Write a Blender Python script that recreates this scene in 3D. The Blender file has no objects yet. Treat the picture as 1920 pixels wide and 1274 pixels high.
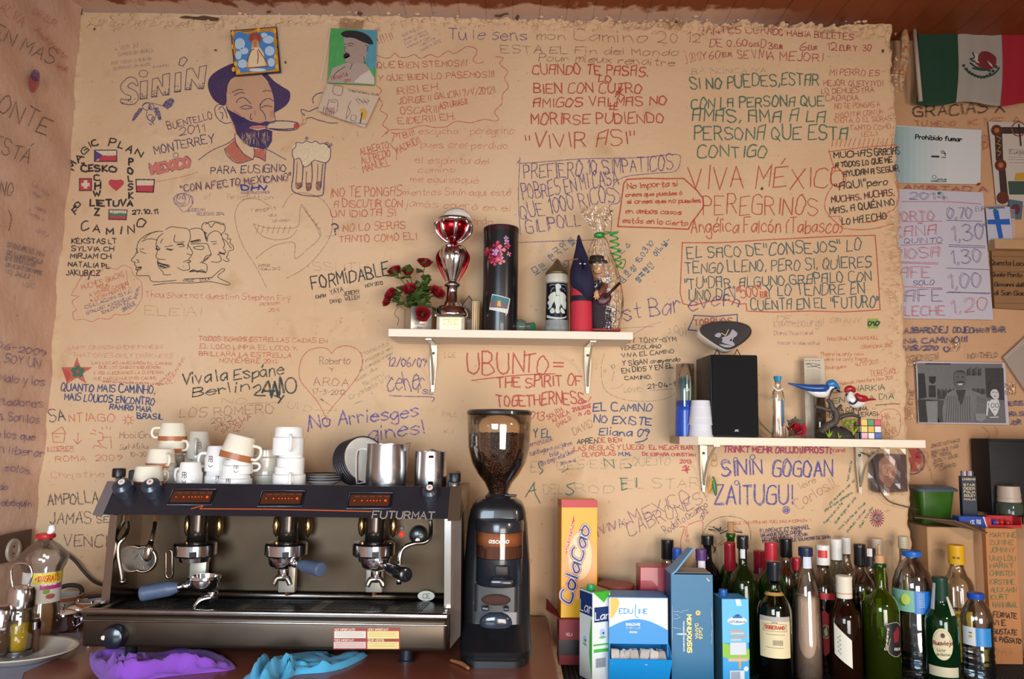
import bpy,bmesh,math,random,unicodedata
import numpy as np
from mathutils import Vector,Matrix
random.seed(7);rng=np.random.default_rng(7)
S=bpy.context.scene;COL=S.collection
pi=math.pi
F=1493.0;CAM=Vector((0.0,-2.33,1.55));TH=math.atan(163/F);RO=math.radians(0.8)
fw=Vector((0,math.cos(TH),math.sin(TH)));u0=Vector((0,-math.sin(TH),math.cos(TH)));r0=Vector((1,0,0))
rt=r0*math.cos(RO)+u0*math.sin(RO);up=u0*math.cos(RO)-r0*math.sin(RO)
cd=bpy.data.cameras.new('camera');cam=bpy.data.objects.new('camera',cd);COL.objects.link(cam)
cd.sensor_width=36;cd.lens=F/1920*36;cd.clip_start=0.05
mw=Matrix((rt,up,-fw)).transposed().to_4x4();mw.translation=CAM;cam.matrix_world=mw
S.camera=cam
S.view_settings.view_transform='Standard';S.view_settings.look='None'
S.view_settings.gamma=1;S.view_settings.use_curve_mapping=False
S.view_settings.exposure=0.0
w=bpy.data.worlds.new('world');S.world=w;w.use_nodes=True
w.node_tree.nodes['Background'].inputs[0].default_value=(0.95,0.86,0.82,1)
w.node_tree.nodes['Background'].inputs[1].default_value=0.33
def area(name,loc,target,size,size_y,power,col,spread=180):
 l=bpy.data.lights.new(name,'AREA');l.shape='RECTANGLE';l.size=size;l.size_y=size_y
 l.energy=power;l.color=col;l.spread=math.radians(spread)
 o=bpy.data.objects.new(name,l);COL.objects.link(o);o.location=loc
 o.rotation_euler=(Vector(target)-Vector(loc)).to_track_quat('-Z','Y').to_euler();return o
area('window_light',(-0.80,-3.1,1.62),(-0.6,0,0.55),1.2,0.9,25,(0.70,0.86,1.0),105)
area('doorway_light',(1.0,-4.2,0.9),(0.1,0,0.45),1.6,1.7,41,(1.0,0.93,0.86),100)
area('ceiling_lamp',(1.5,-1.9,1.95),(0.35,0,1.25),0.16,0.16,9,(1.0,0.86,0.70))
def P(px,py,Y=0.0):
 d=fw+rt*((px-960)/F)+up*((637-py)/F)
 t=(Y-CAM.y)/d.y
 return CAM+d*t
def PZ(px,py,Z):
 d=fw+rt*((px-960)/F)+up*((637-py)/F)
 return CAM+d*((Z-CAM.z)/d.z)
def MPP(Y):return(Y-CAM.y)/F
MC={}
def rgb(h):
 if not isinstance(h,str):return tuple(h)
 h=h.lstrip('#');v=[int(h[i:i+2],16)/255 for i in(0,2,4)]
 return tuple(((c/12.92)if c<=.04045 else((c+.055)/1.055)**2.4)for c in v)
def M(col,rough=.5,metal=0,tr=0,ior=1.45,em=0,noise=0,nscale=20,bump=0,bscale=60,coat=0,alpha=1,spec=None,sss=0,sheen=0):
 k=(col,rough,metal,tr,ior,em,noise,nscale,bump,bscale,coat,alpha,spec,sheen)
 if k in MC:return MC[k]
 m=bpy.data.materials.new('material');m.use_nodes=True;nt=m.node_tree;b=nt.nodes['Principled BSDF']
 c=rgb(col);b.inputs['Base Color'].default_value=(*c,1);b.inputs['Roughness'].default_value=rough
 b.inputs['Metallic'].default_value=metal;b.inputs['Transmission Weight'].default_value=tr;b.inputs['IOR'].default_value=ior
 b.inputs['Coat Weight'].default_value=coat;b.inputs['Alpha'].default_value=alpha
 if sheen:b.inputs['Sheen Weight'].default_value=sheen
 if spec is not None:b.inputs['Specular IOR Level'].default_value=spec
 if em:
  b.inputs['Emission Color'].default_value=(*c,1);b.inputs['Emission Strength'].default_value=em
 tc=nt.nodes.new('ShaderNodeTexCoord')
 if noise:
  n=nt.nodes.new('ShaderNodeTexNoise');n.inputs['Scale'].default_value=nscale;n.inputs['Detail'].default_value=6
  nt.links.new(tc.outputs['Object'],n.inputs['Vector'])
  mx=nt.nodes.new('ShaderNodeMix');mx.data_type='RGBA'
  mx.inputs[6].default_value=(*[x*(1-noise)for x in c],1);mx.inputs[7].default_value=(*[min(1,x*(1+noise))for x in c],1)
  nt.links.new(n.outputs['Fac'],mx.inputs[0]);nt.links.new(mx.outputs[2],b.inputs['Base Color'])
  mr=nt.nodes.new('ShaderNodeMapRange');mr.inputs[3].default_value=max(0,rough-.08);mr.inputs[4].default_value=min(1,rough+.12)
  nt.links.new(n.outputs['Fac'],mr.inputs[0]);nt.links.new(mr.outputs[0],b.inputs['Roughness'])
 if bump:
  n=nt.nodes.new('ShaderNodeTexNoise');n.inputs['Scale'].default_value=bscale;n.inputs['Detail'].default_value=5
  nt.links.new(tc.outputs['Object'],n.inputs['Vector'])
  bp=nt.nodes.new('ShaderNodeBump');bp.inputs['Strength'].default_value=bump;bp.inputs['Distance'].default_value=.004
  nt.links.new(n.outputs['Fac'],bp.inputs['Height']);nt.links.new(bp.outputs[0],b.inputs['Normal'])
 MC[k]=m;return m
def INK(col,a=.85,patch=.5,sc=160):
 k=('ink',col,a,patch,sc)
 if k in MC:return MC[k]
 m=bpy.data.materials.new('ink');m.use_nodes=True;nt=m.node_tree;b=nt.nodes['Principled BSDF']
 b.inputs['Base Color'].default_value=(*rgb(col),1);b.inputs['Roughness'].default_value=.6
 tc=nt.nodes.new('ShaderNodeTexCoord');n=nt.nodes.new('ShaderNodeTexNoise');n.inputs['Scale'].default_value=sc;n.inputs['Detail'].default_value=3
 nt.links.new(tc.outputs['Object'],n.inputs['Vector'])
 mr=nt.nodes.new('ShaderNodeMapRange');mr.inputs[1].default_value=.38;mr.inputs[2].default_value=.58
 mr.inputs[3].default_value=a*(1-patch);mr.inputs[4].default_value=a
 nt.links.new(n.outputs['Fac'],mr.inputs[0]);nt.links.new(mr.outputs[0],b.inputs['Alpha'])
 MC[k]=m;return m
def CLEARM(col,base=.06,rough=.05,bump=0):
 k=('clear',col,base,rough,bump)
 if k in MC:return MC[k]
 m=bpy.data.materials.new('clear_plastic');m.use_nodes=True;nt=m.node_tree;nt.nodes.remove(nt.nodes['Principled BSDF']);L=nt.links.new;out=nt.nodes['Material Output']
 t=nt.nodes.new('ShaderNodeBsdfTransparent');t.inputs[0].default_value=(*rgb(col),1);g=nt.nodes.new('ShaderNodeBsdfGlossy');g.inputs['Roughness'].default_value=rough
 lw_=nt.nodes.new('ShaderNodeLayerWeight');lw_.inputs[0].default_value=.35;mr=nt.nodes.new('ShaderNodeMapRange');mr.inputs[3].default_value=base;mr.inputs[4].default_value=.75;L(lw_.outputs['Fresnel'],mr.inputs[0])
 mx=nt.nodes.new('ShaderNodeMixShader');L(mr.outputs[0],mx.inputs[0]);L(t.outputs[0],mx.inputs[1]);L(g.outputs[0],mx.inputs[2]);L(mx.outputs[0],out.inputs[0])
 if bump:
  tc=nt.nodes.new('ShaderNodeTexCoord');n=nt.nodes.new('ShaderNodeTexNoise');n.inputs['Scale'].default_value=70;n.inputs['Detail'].default_value=3;L(tc.outputs['Object'],n.inputs['Vector']);b=nt.nodes.new('ShaderNodeBump');b.inputs['Strength'].default_value=bump;b.inputs['Distance'].default_value=.01;L(n.outputs['Fac'],b.inputs['Height']);L(b.outputs[0],g.inputs['Normal']);L(b.outputs[0],lw_.inputs['Normal'])
 MC[k]=m;return m
def GLASS(col,rough=.02):return M(col,rough,tr=1,ior=1.46)
CHROME=M('d9dade',.12,1);STEEL=M('b9b9bb',.24,1,noise=.08,nscale=12);DARKSTEEL=M('6a625c',.27,1,noise=.25,nscale=9)
BLACK=M('15161a',.35);BLACKG=M('0e1014',.18,coat=.4);RUBBER=M('17181a',.7)
WHITE=M('eeeeec',.35);PAPER=M('dcdadc',.7)
def props(o,label=None,cat=None,group=None,kind=None):
 if label:o['label']=label
 if cat:o['category']=cat
 if group:o['group']=group
 if kind:o['kind']=kind
 return o
def thing(name,label,cat,loc=(0,0,0),rotz=0,group=None,rot=None):
 o=bpy.data.objects.new(name,None);COL.objects.link(o);o.location=loc
 o.rotation_euler=rot if rot else(0,0,rotz);o.empty_display_size=.02
 return props(o,label,cat,group)
def top(o):
 while o.parent:o=o.parent
 return o
def mk(name,vs,fs,mat,parent=None,smooth=False,W=False,mats=None,fm=None):
 if W and parent is not None:
  L=top(parent).location;vs=[(v[0]-L.x,v[1]-L.y,v[2]-L.z)for v in vs]
 me=bpy.data.meshes.new(name);me.from_pydata([tuple(v)for v in vs],[],fs)
 for m in(mats or[mat]):me.materials.append(m)
 if fm:me.polygons.foreach_set('material_index',fm)
 if smooth:me.polygons.foreach_set('use_smooth',[True]*len(me.polygons))
 me.update();o=bpy.data.objects.new(name,me);COL.objects.link(o)
 if parent is not None:o.parent=parent
 return o
class G:
 """collects geometry; build() links it as one mesh object"""
 def __init__(s):s.v=[];s.f=[];s.T=None
 def add(s,vs,fs):
  n=len(s.v)
  if s.T is not None:vs=[s.T@Vector(v)for v in vs]
  s.v+=[tuple(v)for v in vs];s.f+=[tuple(i+n for i in f)for f in fs];return s
 def bm(s,b):
  b.verts.index_update();s.add([v.co.copy()for v in b.verts],[[v.index for v in f.verts]for f in b.faces]);b.free();return s
 def box(s,c,d,bev=0,seg=2,rot=None):
  b=bmesh.new();bmesh.ops.create_cube(b,size=1)
  for v in b.verts:v.co=Vector((v.co.x*d[0],v.co.y*d[1],v.co.z*d[2]))
  if bev:bmesh.ops.bevel(b,geom=b.edges[:],offset=bev,segments=seg,affect='EDGES',profile=.5)
  R=rot if rot is not None else Matrix.Identity(3)
  for v in b.verts:v.co=R@v.co+Vector(c)
  return s.bm(b)
 def lathe(s,prof,seg=32,c=(0,0,0),cap=True,flute=0,nf=0,sx=1,sy=1):
  vs=[];fs=[]
  for r,z in prof:
   for k in range(seg):
    a=2*pi*k/seg;rr=r*(1+flute*math.cos(nf*a))if flute else r
    vs.append((c[0]+rr*math.cos(a)*sx,c[1]+rr*math.sin(a)*sy,c[2]+z))
  for i in range(len(prof)-1):
   for k in range(seg):
    k2=(k+1)%seg;fs.append((i*seg+k,i*seg+k2,(i+1)*seg+k2,(i+1)*seg+k))
  if cap:
   if prof[0][0]>1e-6:fs.append(tuple(range(seg))[::-1])
   if prof[-1][0]>1e-6:fs.append(tuple((len(prof)-1)*seg+k for k in range(seg)))
  return s.add(vs,fs)
 def tube(s,pts,r,seg=10,closed=False,smooth=True,n=5):
  pts=[Vector(p)for p in pts]
  rs=list(r)if hasattr(r,'__len__')else[r]*len(pts)
  if smooth and len(pts)>2:
   q=[];rq=[];N=len(pts)
   for i in range(N if closed else N-1):
    g=(lambda j:pts[j%N])if closed else(lambda j:pts[max(0,min(N-1,j))])
    p0,p1,p2,p3=g(i-1),g(i),g(i+1),g(i+2)
    for t in range(n):
     u=t/n;q.append(.5*((2*p1)+(p2-p0)*u+(2*p0-5*p1+4*p2-p3)*u*u+(3*p1-p0-3*p2+p3)*u**3));rq.append(rs[i%N]*(1-u)+rs[(i+1)%N]*u)
   if not closed:q.append(pts[-1]);rq.append(rs[-1])
   pts,rs=q,rq
  N=len(pts);vs=[];fs=[];ref=None
  for i,p in enumerate(pts):
   a=pts[(i-1)%N]if(closed or i>0)else p;b=pts[(i+1)%N]if(closed or i<N-1)else p
   t=(b-a).normalized()
   if ref is None:ref=t.orthogonal().normalized()
   ref=(ref-t*ref.dot(t)).normalized();bi=t.cross(ref)
   for k in range(seg):
    an=2*pi*k/seg;vs.append(p+(ref*math.cos(an)+bi*math.sin(an))*rs[i])
  for i in range(N if closed else N-1):
   j=(i+1)%N
   for k in range(seg):fs.append((i*seg+k,i*seg+(k+1)%seg,j*seg+(k+1)%seg,j*seg+k))
  if not closed:fs.append(tuple(range(seg))[::-1]);fs.append(tuple((N-1)*seg+k for k in range(seg)))
  return s.add(vs,fs)
 def cyl(s,a,b,r,seg=20,r2=None):return s.tube([a,b],[r,r if r2 is None else r2],seg,smooth=False)
 def ell(s,c,d,seg=14,rings=9,rot=None):
  b=bmesh.new();bmesh.ops.create_uvsphere(b,u_segments=seg,v_segments=rings,radius=1)
  R=rot if rot is not None else Matrix.Identity(3)
  for v in b.verts:v.co=R@Vector((v.co.x*d[0],v.co.y*d[1],v.co.z*d[2]))+Vector(c)
  return s.bm(b)
 def prism(s,poly,y0,y1):
  """poly of (x,z) extruded in y"""
  n=len(poly);vs=[(x,y0,z)for x,z in poly]+[(x,y1,z)for x,z in poly]
  fs=[tuple(range(n)),tuple(range(2*n-1,n-1,-1))]+[(i,i+n,(i+1)%n+n,(i+1)%n)for i in range(n)]
  return s.add(vs,fs)
 def loft(s,secs,cap=True):
  n=len(secs[0]);vs=[p for q in secs for p in q];fs=[]
  for i in range(len(secs)-1):
   for k in range(n):fs.append((i*n+k,i*n+(k+1)%n,(i+1)*n+(k+1)%n,(i+1)*n+k))
  if cap:fs.append(tuple(range(n))[::-1]);fs.append(tuple((len(secs)-1)*n+k for k in range(n)))
  return s.add(vs,fs)
 def build(s,name,mat,parent=None,smooth=False,W=False,label=None,auto=False):
  o=mk(name,s.v,s.f,mat,parent,smooth or auto,W)
  b=bmesh.new();b.from_mesh(o.data);bmesh.ops.recalc_face_normals(b,faces=b.faces);b.to_mesh(o.data);b.free()
  if auto:
   o.data.set_sharp_from_angle(angle=math.radians(35))
  if label:o['label']=label
  return o
def rsec(cx,cy,hx,hy,r,z,n=4):
 """rounded rectangle section"""
 r=min(r,hx*.99,hy*.99);out=[]
 for q,(sx,sy)in enumerate(((1,1),(-1,1),(-1,-1),(1,-1))):
  for k in range(n+1):
   a=pi/2*q+pi/2*k/n;out.append((cx+sx*(hx-r)+r*math.cos(a),cy+sy*(hy-r)+r*math.sin(a),z))
 return out
def dup(root,loc,rotz=None,label=None,scale=None):
 r=root.copy();COL.objects.link(r);r.location=loc
 if rotz is not None:r.rotation_euler=(0,0,rotz)
 if label:r['label']=label
 if scale:r.scale=scale
 for ch in list(root.children):
  c=ch.copy();COL.objects.link(c);c.parent=r
  for g in list(ch.children):
   d=g.copy();COL.objects.link(d);d.parent=c
 return r
def CR(pts,n=4,closed=False):
 N=len(pts)
 if N<3:return list(pts)
 out=[]
 for i in range(N if closed else N-1):
  g=(lambda j:pts[j%N])if closed else(lambda j:pts[max(0,min(N-1,j))])
  p0,p1,p2,p3=g(i-1),g(i),g(i+1),g(i+2)
  for t in range(n):
   u=t/n
   out.append(tuple(.5*(2*p1[k]+(p2[k]-p0[k])*u+(2*p0[k]-5*p1[k]+4*p2[k]-p3[k])*u*u+(3*p1[k]-p0[k]-3*p2[k]+p3[k])*u**3)for k in(0,1)))
 out.append(pts[0]if closed else pts[-1])
 return out
edgeX0=P(1690,500).x;cornT=P(158,40);cornB=P(62,1150)
WX0,WX1,WZ0,WZ1=-1.50,1.16,0.86,2.80
def cornX(z):t=(z-cornB.z)/(cornT.z-cornB.z);return cornB.x+(cornT.x-cornB.x)*t
NXg,NZg=620,450
def vnoise(nx,nz,amp):
 g=rng.random((nz+2,nx+2));X=np.linspace(0,nx,NXg);Z=np.linspace(0,nz,NZg)
 xi=np.minimum(X.astype(int),nx);zi=np.minimum(Z.astype(int),nz);fx=X-xi;fz=Z-zi
 fx=fx*fx*(3-2*fx);fz=(fz*fz*(3-2*fz))[:,None]
 a=g[np.ix_(zi,xi)]*(1-fx)+g[np.ix_(zi,xi+1)]*fx;b=g[np.ix_(zi+1,xi)]*(1-fx)+g[np.ix_(zi+1,xi+1)]*fx
 return amp*((a*(1-fz)+b*fz)-.5)
GX=np.linspace(WX0,WX1,NXg);GZ=np.linspace(WZ0,WZ1,NZg);XX,ZZ=np.meshgrid(GX,GZ)
H=vnoise(5,4,.012)+vnoise(14,10,.006)+vnoise(40,30,.002)
fine=vnoise(300,220,1.0)+vnoise(150,110,1.2)+vnoise(70,50,1.0)
ff=vnoise(60,45,1.0)
def ridge(pts,amp,wid,rough=.0):
 """a raised or sunk line of plaster through photo pixels pts"""
 global H
 q=[P(x,y)for x,y in pts];D=np.full(H.shape,9.0)
 for a,b in zip(q,q[1:]):
  dx,dz=b.x-a.x,b.z-a.z;L2=dx*dx+dz*dz
  t=np.clip(((XX-a.x)*dx+(ZZ-a.z)*dz)/L2,0,1)
  D=np.minimum(D,np.hypot(XX-a.x-t*dx,ZZ-a.z-t*dz))
 D=D+ff*wid*.9
 m=np.exp(-np.clip(D,0,9)**2/wid**2);H=H+m*(amp+rough*fine)
ridge([(170,45),(500,40),(900,32),(1300,38),(1500,38),(1660,60)],-.003,.016,.010)
ridge([(1000,35),(1300,45),(1560,40),(1680,70)],-.002,.022,.012)
ridge([(600,575),(580,600),(640,625),(720,622)],.002,.015,.004)
ridge([(480,590),(560,610),(640,660)],.001,.010,.003)
ridge([(130,290),(260,240),(330,262)],.001,.012,.003)
ridge([(1672,120),(1680,330)],.001,.010,.007)
ridge([(1665,400),(1672,640)],.002,.020,.008)
ridge([(1655,640),(1690,760),(1700,960)],.001,.014,.006)
ridge([(120,300),(105,600),(85,800)],.002,.012,.005)
ridge([(150,60),(130,240)],.002,.014,.005)
ridge([(430,180),(350,420),(420,490)],.0006,.006,.0015)
ridge([(460,400),(730,470)],.0008,.012,.001)
for(x1,y1,x2,y2)in((660,520,660,585),(660,585,740,580),(725,470,725,490),(725,490,770,490),(730,510,790,512),(1240,60,1275,640),(560,60,575,75),(860,100,880,160),(300,470,318,560)):
 ridge([(x1,y1),(x2,y2)],.0011,.0035)
def HW(x,z):
 fx=(x-WX0)/(WX1-WX0)*(NXg-1);fz=(z-WZ0)/(WZ1-WZ0)*(NZg-1)
 fx=max(0,min(NXg-1.001,fx));fz=max(0,min(NZg-1.001,fz));i=int(fx);j=int(fz);u=fx-i;v=fz-j
 a=H[j,i];b=H[j,i+1];c=H[j+1,i];d=H[j+1,i+1]
 return max((a*(1-u)+b*u)*(1-v)+(c*(1-u)+d*u)*v,0 if False else-9)
REC_Y=.13
class WallS:
 W=True;seg=5
 def __call__(s,x,y,l=.001):
  p=P(x,y,0);return(p.x,-HW(p.x,p.z)-l,p.z)
class PlaneS:
 W=True
 def __init__(s,Y,seg=40):s.Y=Y;s.seg=seg
 def __call__(s,x,y,l=.001):p=P(x,y,s.Y);return(p.x,p.y-l,p.z)
class LeftS:
 W=True;seg=12
 def __call__(s,x,y,l=.001):
  d=fw+rt*((x-960)/F)+up*((637-y)/F)
  k=(cornT.x-cornB.x)/(cornT.z-cornB.z)
  t=(cornB.x+k*(CAM.z-cornB.z)-CAM.x)/(d.x-k*d.z)
  p=CAM+d*t;return(p.x+l-.003,p.y,p.z)
class FaceS:
 """flat face: mm coordinates, v measured downward from the top-left corner"""
 W=False;seg=1e9
 def __init__(s,o,ux,uz,n=None,k=.001):
  s.o=Vector(o);s.ux=Vector(ux).normalized()*k;s.uz=Vector(uz).normalized()*k;s.n=(Vector(n)if n else s.uz.cross(s.ux)*-1).normalized()
 def __call__(s,x,y,l=.0003):return s.o+s.ux*x-s.uz*y+s.n*l
class CylS:
 """label round a cylinder of radius r(metres); u mm from the centre line, v mm down from z"""
 W=False;seg=3
 def __init__(s,r,z,a=0,c=(0,0),r2=None,h=1):s.r=r;s.z=z;s.a=a;s.c=c;s.r2=r if r2 is None else r2;s.h=h
 def __call__(s,x,y,l=.0003):
  r=s.r+(s.r2-s.r)*min(1,max(0,y/s.h/1000));th=x*.001/s.r+s.a;rr=r+l
  return(s.c[0]+rr*math.sin(th),s.c[1]-rr*math.cos(th),s.z-y*.001)
WALL=WallS();LEFT=LeftS();REC=PlaneS(REC_Y-.004)
GL=dict(l.split(' ',1)for l in '''A 033b63 1656
Å 031a6b53 0757
B 030b ~0b3b5a583707 ~073756643303
C ~6a4b1a0704235364
D 030b ~0b3b6967543303
E 6b0b0363 0747
F 6b0b03 0747
G ~6a4b1a0704235364 646737
H 030b 636b 0767
I 131b
J ~4b45331304
K 030b 6b07 0763
L 0b0353
M 030b366b63
N 030b636b
O ~3b1a070423435567593b
P 030b ~0b3b5a583707
Q ~3b1a070423435567593b 3562
R 030b ~0b3b5a583707 3763
S ~6a4b1b09274765431304
T 333b 0b6b
U ~0b052343656b
V 0b336b
W 0b2348638b
X 036b 0b63
Y 0b376b 3733
Z 0b6b0363
a ~57380604234556 5853
b 0b03 ~063857542303
c ~573806042354
d 5b53 ~57380604234556
e ~0656573806042354
f ~5a4b2a23 0848
g ~57380604234556 ~5852401001
h 0b03 ~06284753
i 0803 0a0b
j ~28221000 2a2b
k 0b03 4805 1643
l 0b03
m 0803 ~06283733 ~36586763
n 0803 ~06284753
o ~28070423445728
p 0800 ~063857542303
q ~57380604234556 5850
r 0803 ~062847
s ~5738072645542304
t ~2b243343 0848
u ~0804234558 5853
v 082358
w 0813376368
x 0853 5803
y 0824 5810
z 08580353
0 ~2b09052345592b
1 092b23
2 ~092b4b594603 0353
3 ~0a2b5a4827 ~274765431304
4 3b0565 4842
5 5b0b07 ~073856531304
6 ~4b18051343554616
7 0b5b23
8 ~2b0a08265543130426595a2b
9 ~58290a2b4b59 5923
. 0304
, 1402
! 1b15 1314
¡ 1902 1b1a
? ~0a2b5a582725 2324
¿ ~2827051303 2a2b
: 0405 0809
- 0747
= 0646 0949
+ 0747 2529
( ~2b090513
) ~0b292503
/ 035b
" 0b08 2b28
' 0b08
_ 0343
% 035b 0a1a 4454
л 032858 5853
ь 0803 ~06264403
г 035848
д 031858 5853 0262
° ~0a1b1a0a
@ ~6a4b1a0704235364 ~37385736
* 1418 0737 0535
♥ ~381b0a071433 ~33545869 5a38'''.split('\n'))
WD={c:max(int(s[i],16)for st in g.split()for s2 in[st.lstrip('~')]for i,s in[(0,s2[j:j+2])for j in range(0,len(s2),2)])for c,g in GL.items()}
ACC={'\u0301':'35f','\u0300':'53f','\u0303':'tilde','\u030c':'car','\u0307':'dot','\u0308':'uml','\u0327':'ced'}
HL='ㄱㄲㄴㄷㄸㄹㅁㅂㅃㅅㅆㅇㅈㅉㅊㅋㅌㅍㅎ';HV='ㅏㅐㅑㅒㅓㅔㅕㅖㅗㅘㅙㅚㅛㅜㅝㅞㅟㅠㅡㅢㅣ';HT=' ㄱㄲㄳㄴㄵㄶㄷㄹㄺㄻㄼㄽㄾㄿㅀㅁㅂㅄㅅㅆㅇㅈㅊㅋㅌㅍㅎ'
def _j(*a):return[list(zip(x[::2],x[1::2]))for x in a]
O_=[(.5+.5*math.cos(a),.5+.5*math.sin(a))for a in[k*pi/4 for k in range(9)]]
JS={'ㄱ':_j((0,1,1,1,.9,0)),'ㄴ':_j((0,1,0,0,1,0)),'ㄷ':_j((1,1,0,1,0,0,1,0)),'ㄹ':_j((0,1,1,1,1,.55,0,.5,0,0,1,0)),'ㅁ':_j((0,0,0,1,1,1,1,0,0,0)),'ㅂ':_j((0,1,0,0,1,0,1,1),(0,.5,1,.5)),'ㅅ':_j((.5,1,0,0),(.5,.7,1,0)),'ㅆ':_j((.25,1,0,0),(.25,.7,.5,0),(.75,1,.5,0),(.75,.7,1,0)),'ㅇ':[O_],'ㅈ':_j((0,1,1,1,0,0),(.5,.6,1,0)),'ㅎ':_j((.3,1.1,.7,1.1),(0,.85,1,.85))+[[(x*.8+.1,y*.65)for x,y in O_]],'ㅍ':_j((0,1,1,1),(0,0,1,0),(.3,1,.3,0),(.7,1,.7,0)),'ㅏ':_j((.3,1,.3,0),(.3,.5,.9,.5)),'ㅐ':_j((.2,1,.2,0),(.8,1,.8,0),(.2,.5,.8,.5)),'ㅓ':_j((.8,1,.8,0),(0,.5,.8,.5)),'ㅕ':_j((.8,1,.8,0),(.1,.65,.8,.65),(.1,.35,.8,.35)),'ㅣ':_j((.5,1,.5,0)),'ㅗ':_j((0,0,1,0),(.5,0,.5,1)),'ㅜ':_j((0,1,1,1),(.5,1,.5,0)),'ㅡ':_j((0,.5,1,.5)),'ㅛ':_j((0,0,1,0),(.3,0,.3,1),(.7,0,.7,1))}
def hangul(ch):
 c=ord(ch)-0xAC00;L=HL[c//588];V=HV[(c%588)//28];T_=HT[c%28];out=[]
 def put(j,x0,y0,x1,y1):
  for s in JS.get(j,[]):out.append([(x0+(x1-x0)*a,y0+(y1-y0)*b)for a,b in s])
 bot=3 if T_!=' ' else 0;Y0=3+bot
 if V in 'ㅗㅜㅡㅛ':put(L,1,Y0+3,6,11);put(V,.3,Y0+.6,6.7,Y0+2)
 else:put(L,.3,Y0+1,3.7,11);put(V,4.2,Y0,6.8,11.5)
 if T_!=' ':put(T_,1.5,3,6,5.4)
 return out,7
GC={}
def glyph(ch):
 if ch in GC:return GC[ch]
 if '가'<=ch<='힣':r=hangul(ch)
 elif ch in GL:
  st=[]
  for s in GL[ch].split():
   sm=s[0]=='~';s=s.lstrip('~');p=[(int(s[j],16),int(s[j+1],16))for j in range(0,len(s)-1,2)]
   st.append(CR(p,3)if sm else p)
  r=(st,max(WD[ch],1))
 else:
  d=unicodedata.normalize('NFD',ch)
  if len(d)>1 and d[0]in GL:
   st,wd=glyph(d[0]);st=[s for s in st if not(d[0]=='i' and s[0][1]==10)];y=12.2 if d[0].isupper()else 9.2;m=wd/2;a=d[1]
   ex={'\u0301':[(m-.3,y),(m+1.3,y+2)],'\u0300':[(m+.5,y),(m-1.2,y+2)],'\u0303':[(m-1.6,y),(m-.6,y+1),(m+.6,y),(m+1.6,y+1)],'\u030c':[(m-1.3,y+1.6),(m,y),(m+1.3,y+1.6)],'\u0307':[(m-.2,y+.3),(m+.2,y+1)],'\u0308':[(m-1.4,y+.3),(m-1.1,y+1)]}.get(a,[(m,y),(m+.3,y+1)])
   r=(list(st)+[ex],wd)
  else:r=([],4)
 GC[ch]=r;return r
def ribbon(g,surf,pts,w,lift,closed=False):
 q=[pts[0]]
 for a,b in zip(pts,pts[1:]):
  L=math.hypot(b[0]-a[0],b[1]-a[1])
  if L<1e-6:continue
  n=max(1,int(math.ceil(L/surf.seg)))
  for k in range(1,n+1):q.append((a[0]+(b[0]-a[0])*k/n,a[1]+(b[1]-a[1])*k/n))
 if len(q)<2:return
 N=len(q);vs=[]
 for i,p in enumerate(q):
  a=q[i-1]if i else p;b=q[i+1]if i<N-1 else p
  if i==0 or i==N-1:tx,ty=b[0]-a[0],b[1]-a[1];k=1
  else:
   t1=Vector((p[0]-a[0],p[1]-a[1])).normalized();t2=Vector((b[0]-p[0],b[1]-p[1])).normalized();t=t1+t2
   if t.length<.2:t=t1;k=1
   else:t.normalize();k=min(1.6,1/max(.3,t.dot(t1)))
   tx,ty=t.x,t.y
  L=math.hypot(tx,ty)or 1;ex=(.15*w if i==0 else 0,.15*w if i==N-1 else 0)
  nx,ny=-ty/L*w/2*k,tx/L*w/2*k;ox=tx/L*(ex[1]-ex[0])*2;oy=ty/L*(ex[1]-ex[0])*2
  vs.append(surf(p[0]+nx+ox,p[1]+ny+oy,lift));vs.append(surf(p[0]-nx+ox,p[1]-ny+oy,lift))
 g.add(vs,[(2*i,2*i+1,2*i+3,2*i+2)for i in range(N-1)])
TT={'':(0,0,1)}
for i,c in enumerate('ABCDEFGHIJKLMNOP'):TT[c]=((i%4)*480,(0,320,640,954)[i//4],3.981)
def cv(tile,x,y):
 ox,oy,s=TT[tile]if isinstance(tile,str)else tile
 return(ox+x/s,oy+y/s)
def tl(g,surf,text,x0,y0,x1,y1,h,w,jit=1.,lift=.0012,sq=False,slant=0,down=False):
 """one line of lettering from (x0,y0) to (x1,y1) on the baseline, capital height h"""
 if sq:text=text.replace('A','Å')
 gs=[None if c==' ' else glyph(c)for c in text];gap=1.9
 tot=sum((3.6 if q is None else q[1]+gap)for q in gs)-gap;L=math.hypot(x1-x0,y1-y0);ux,uy=(x1-x0)/L,(y1-y0)/L
 k=L/max(tot,1);s=h/8;c=0
 for q in gs:
  if q is None:c+=3.6;continue
  st,wd=q;js=1+random.uniform(-.14,.12)*jit;ja=random.uniform(-.13,.13)*jit;jy=random.uniform(-.5,.5)*jit
  for pl in st:
   pp=[]
   for(a,b)in pl:
    b=(b-3)*js+jy;a2=a-wd/2;a2+=b*(ja+slant)
    A=(c+wd/2+a2)*k;B=b*s+a2*ja*s
    A+=random.uniform(-.2,.2)*jit*s;B+=random.uniform(-.2,.2)*jit*s
    pp.append((x0+ux*A+uy*B,y0+uy*A-ux*B))
   ribbon(g,surf,pp,w*random.uniform(1-.15*jit,1+.15*jit),lift)
  c+=wd+gap
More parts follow.
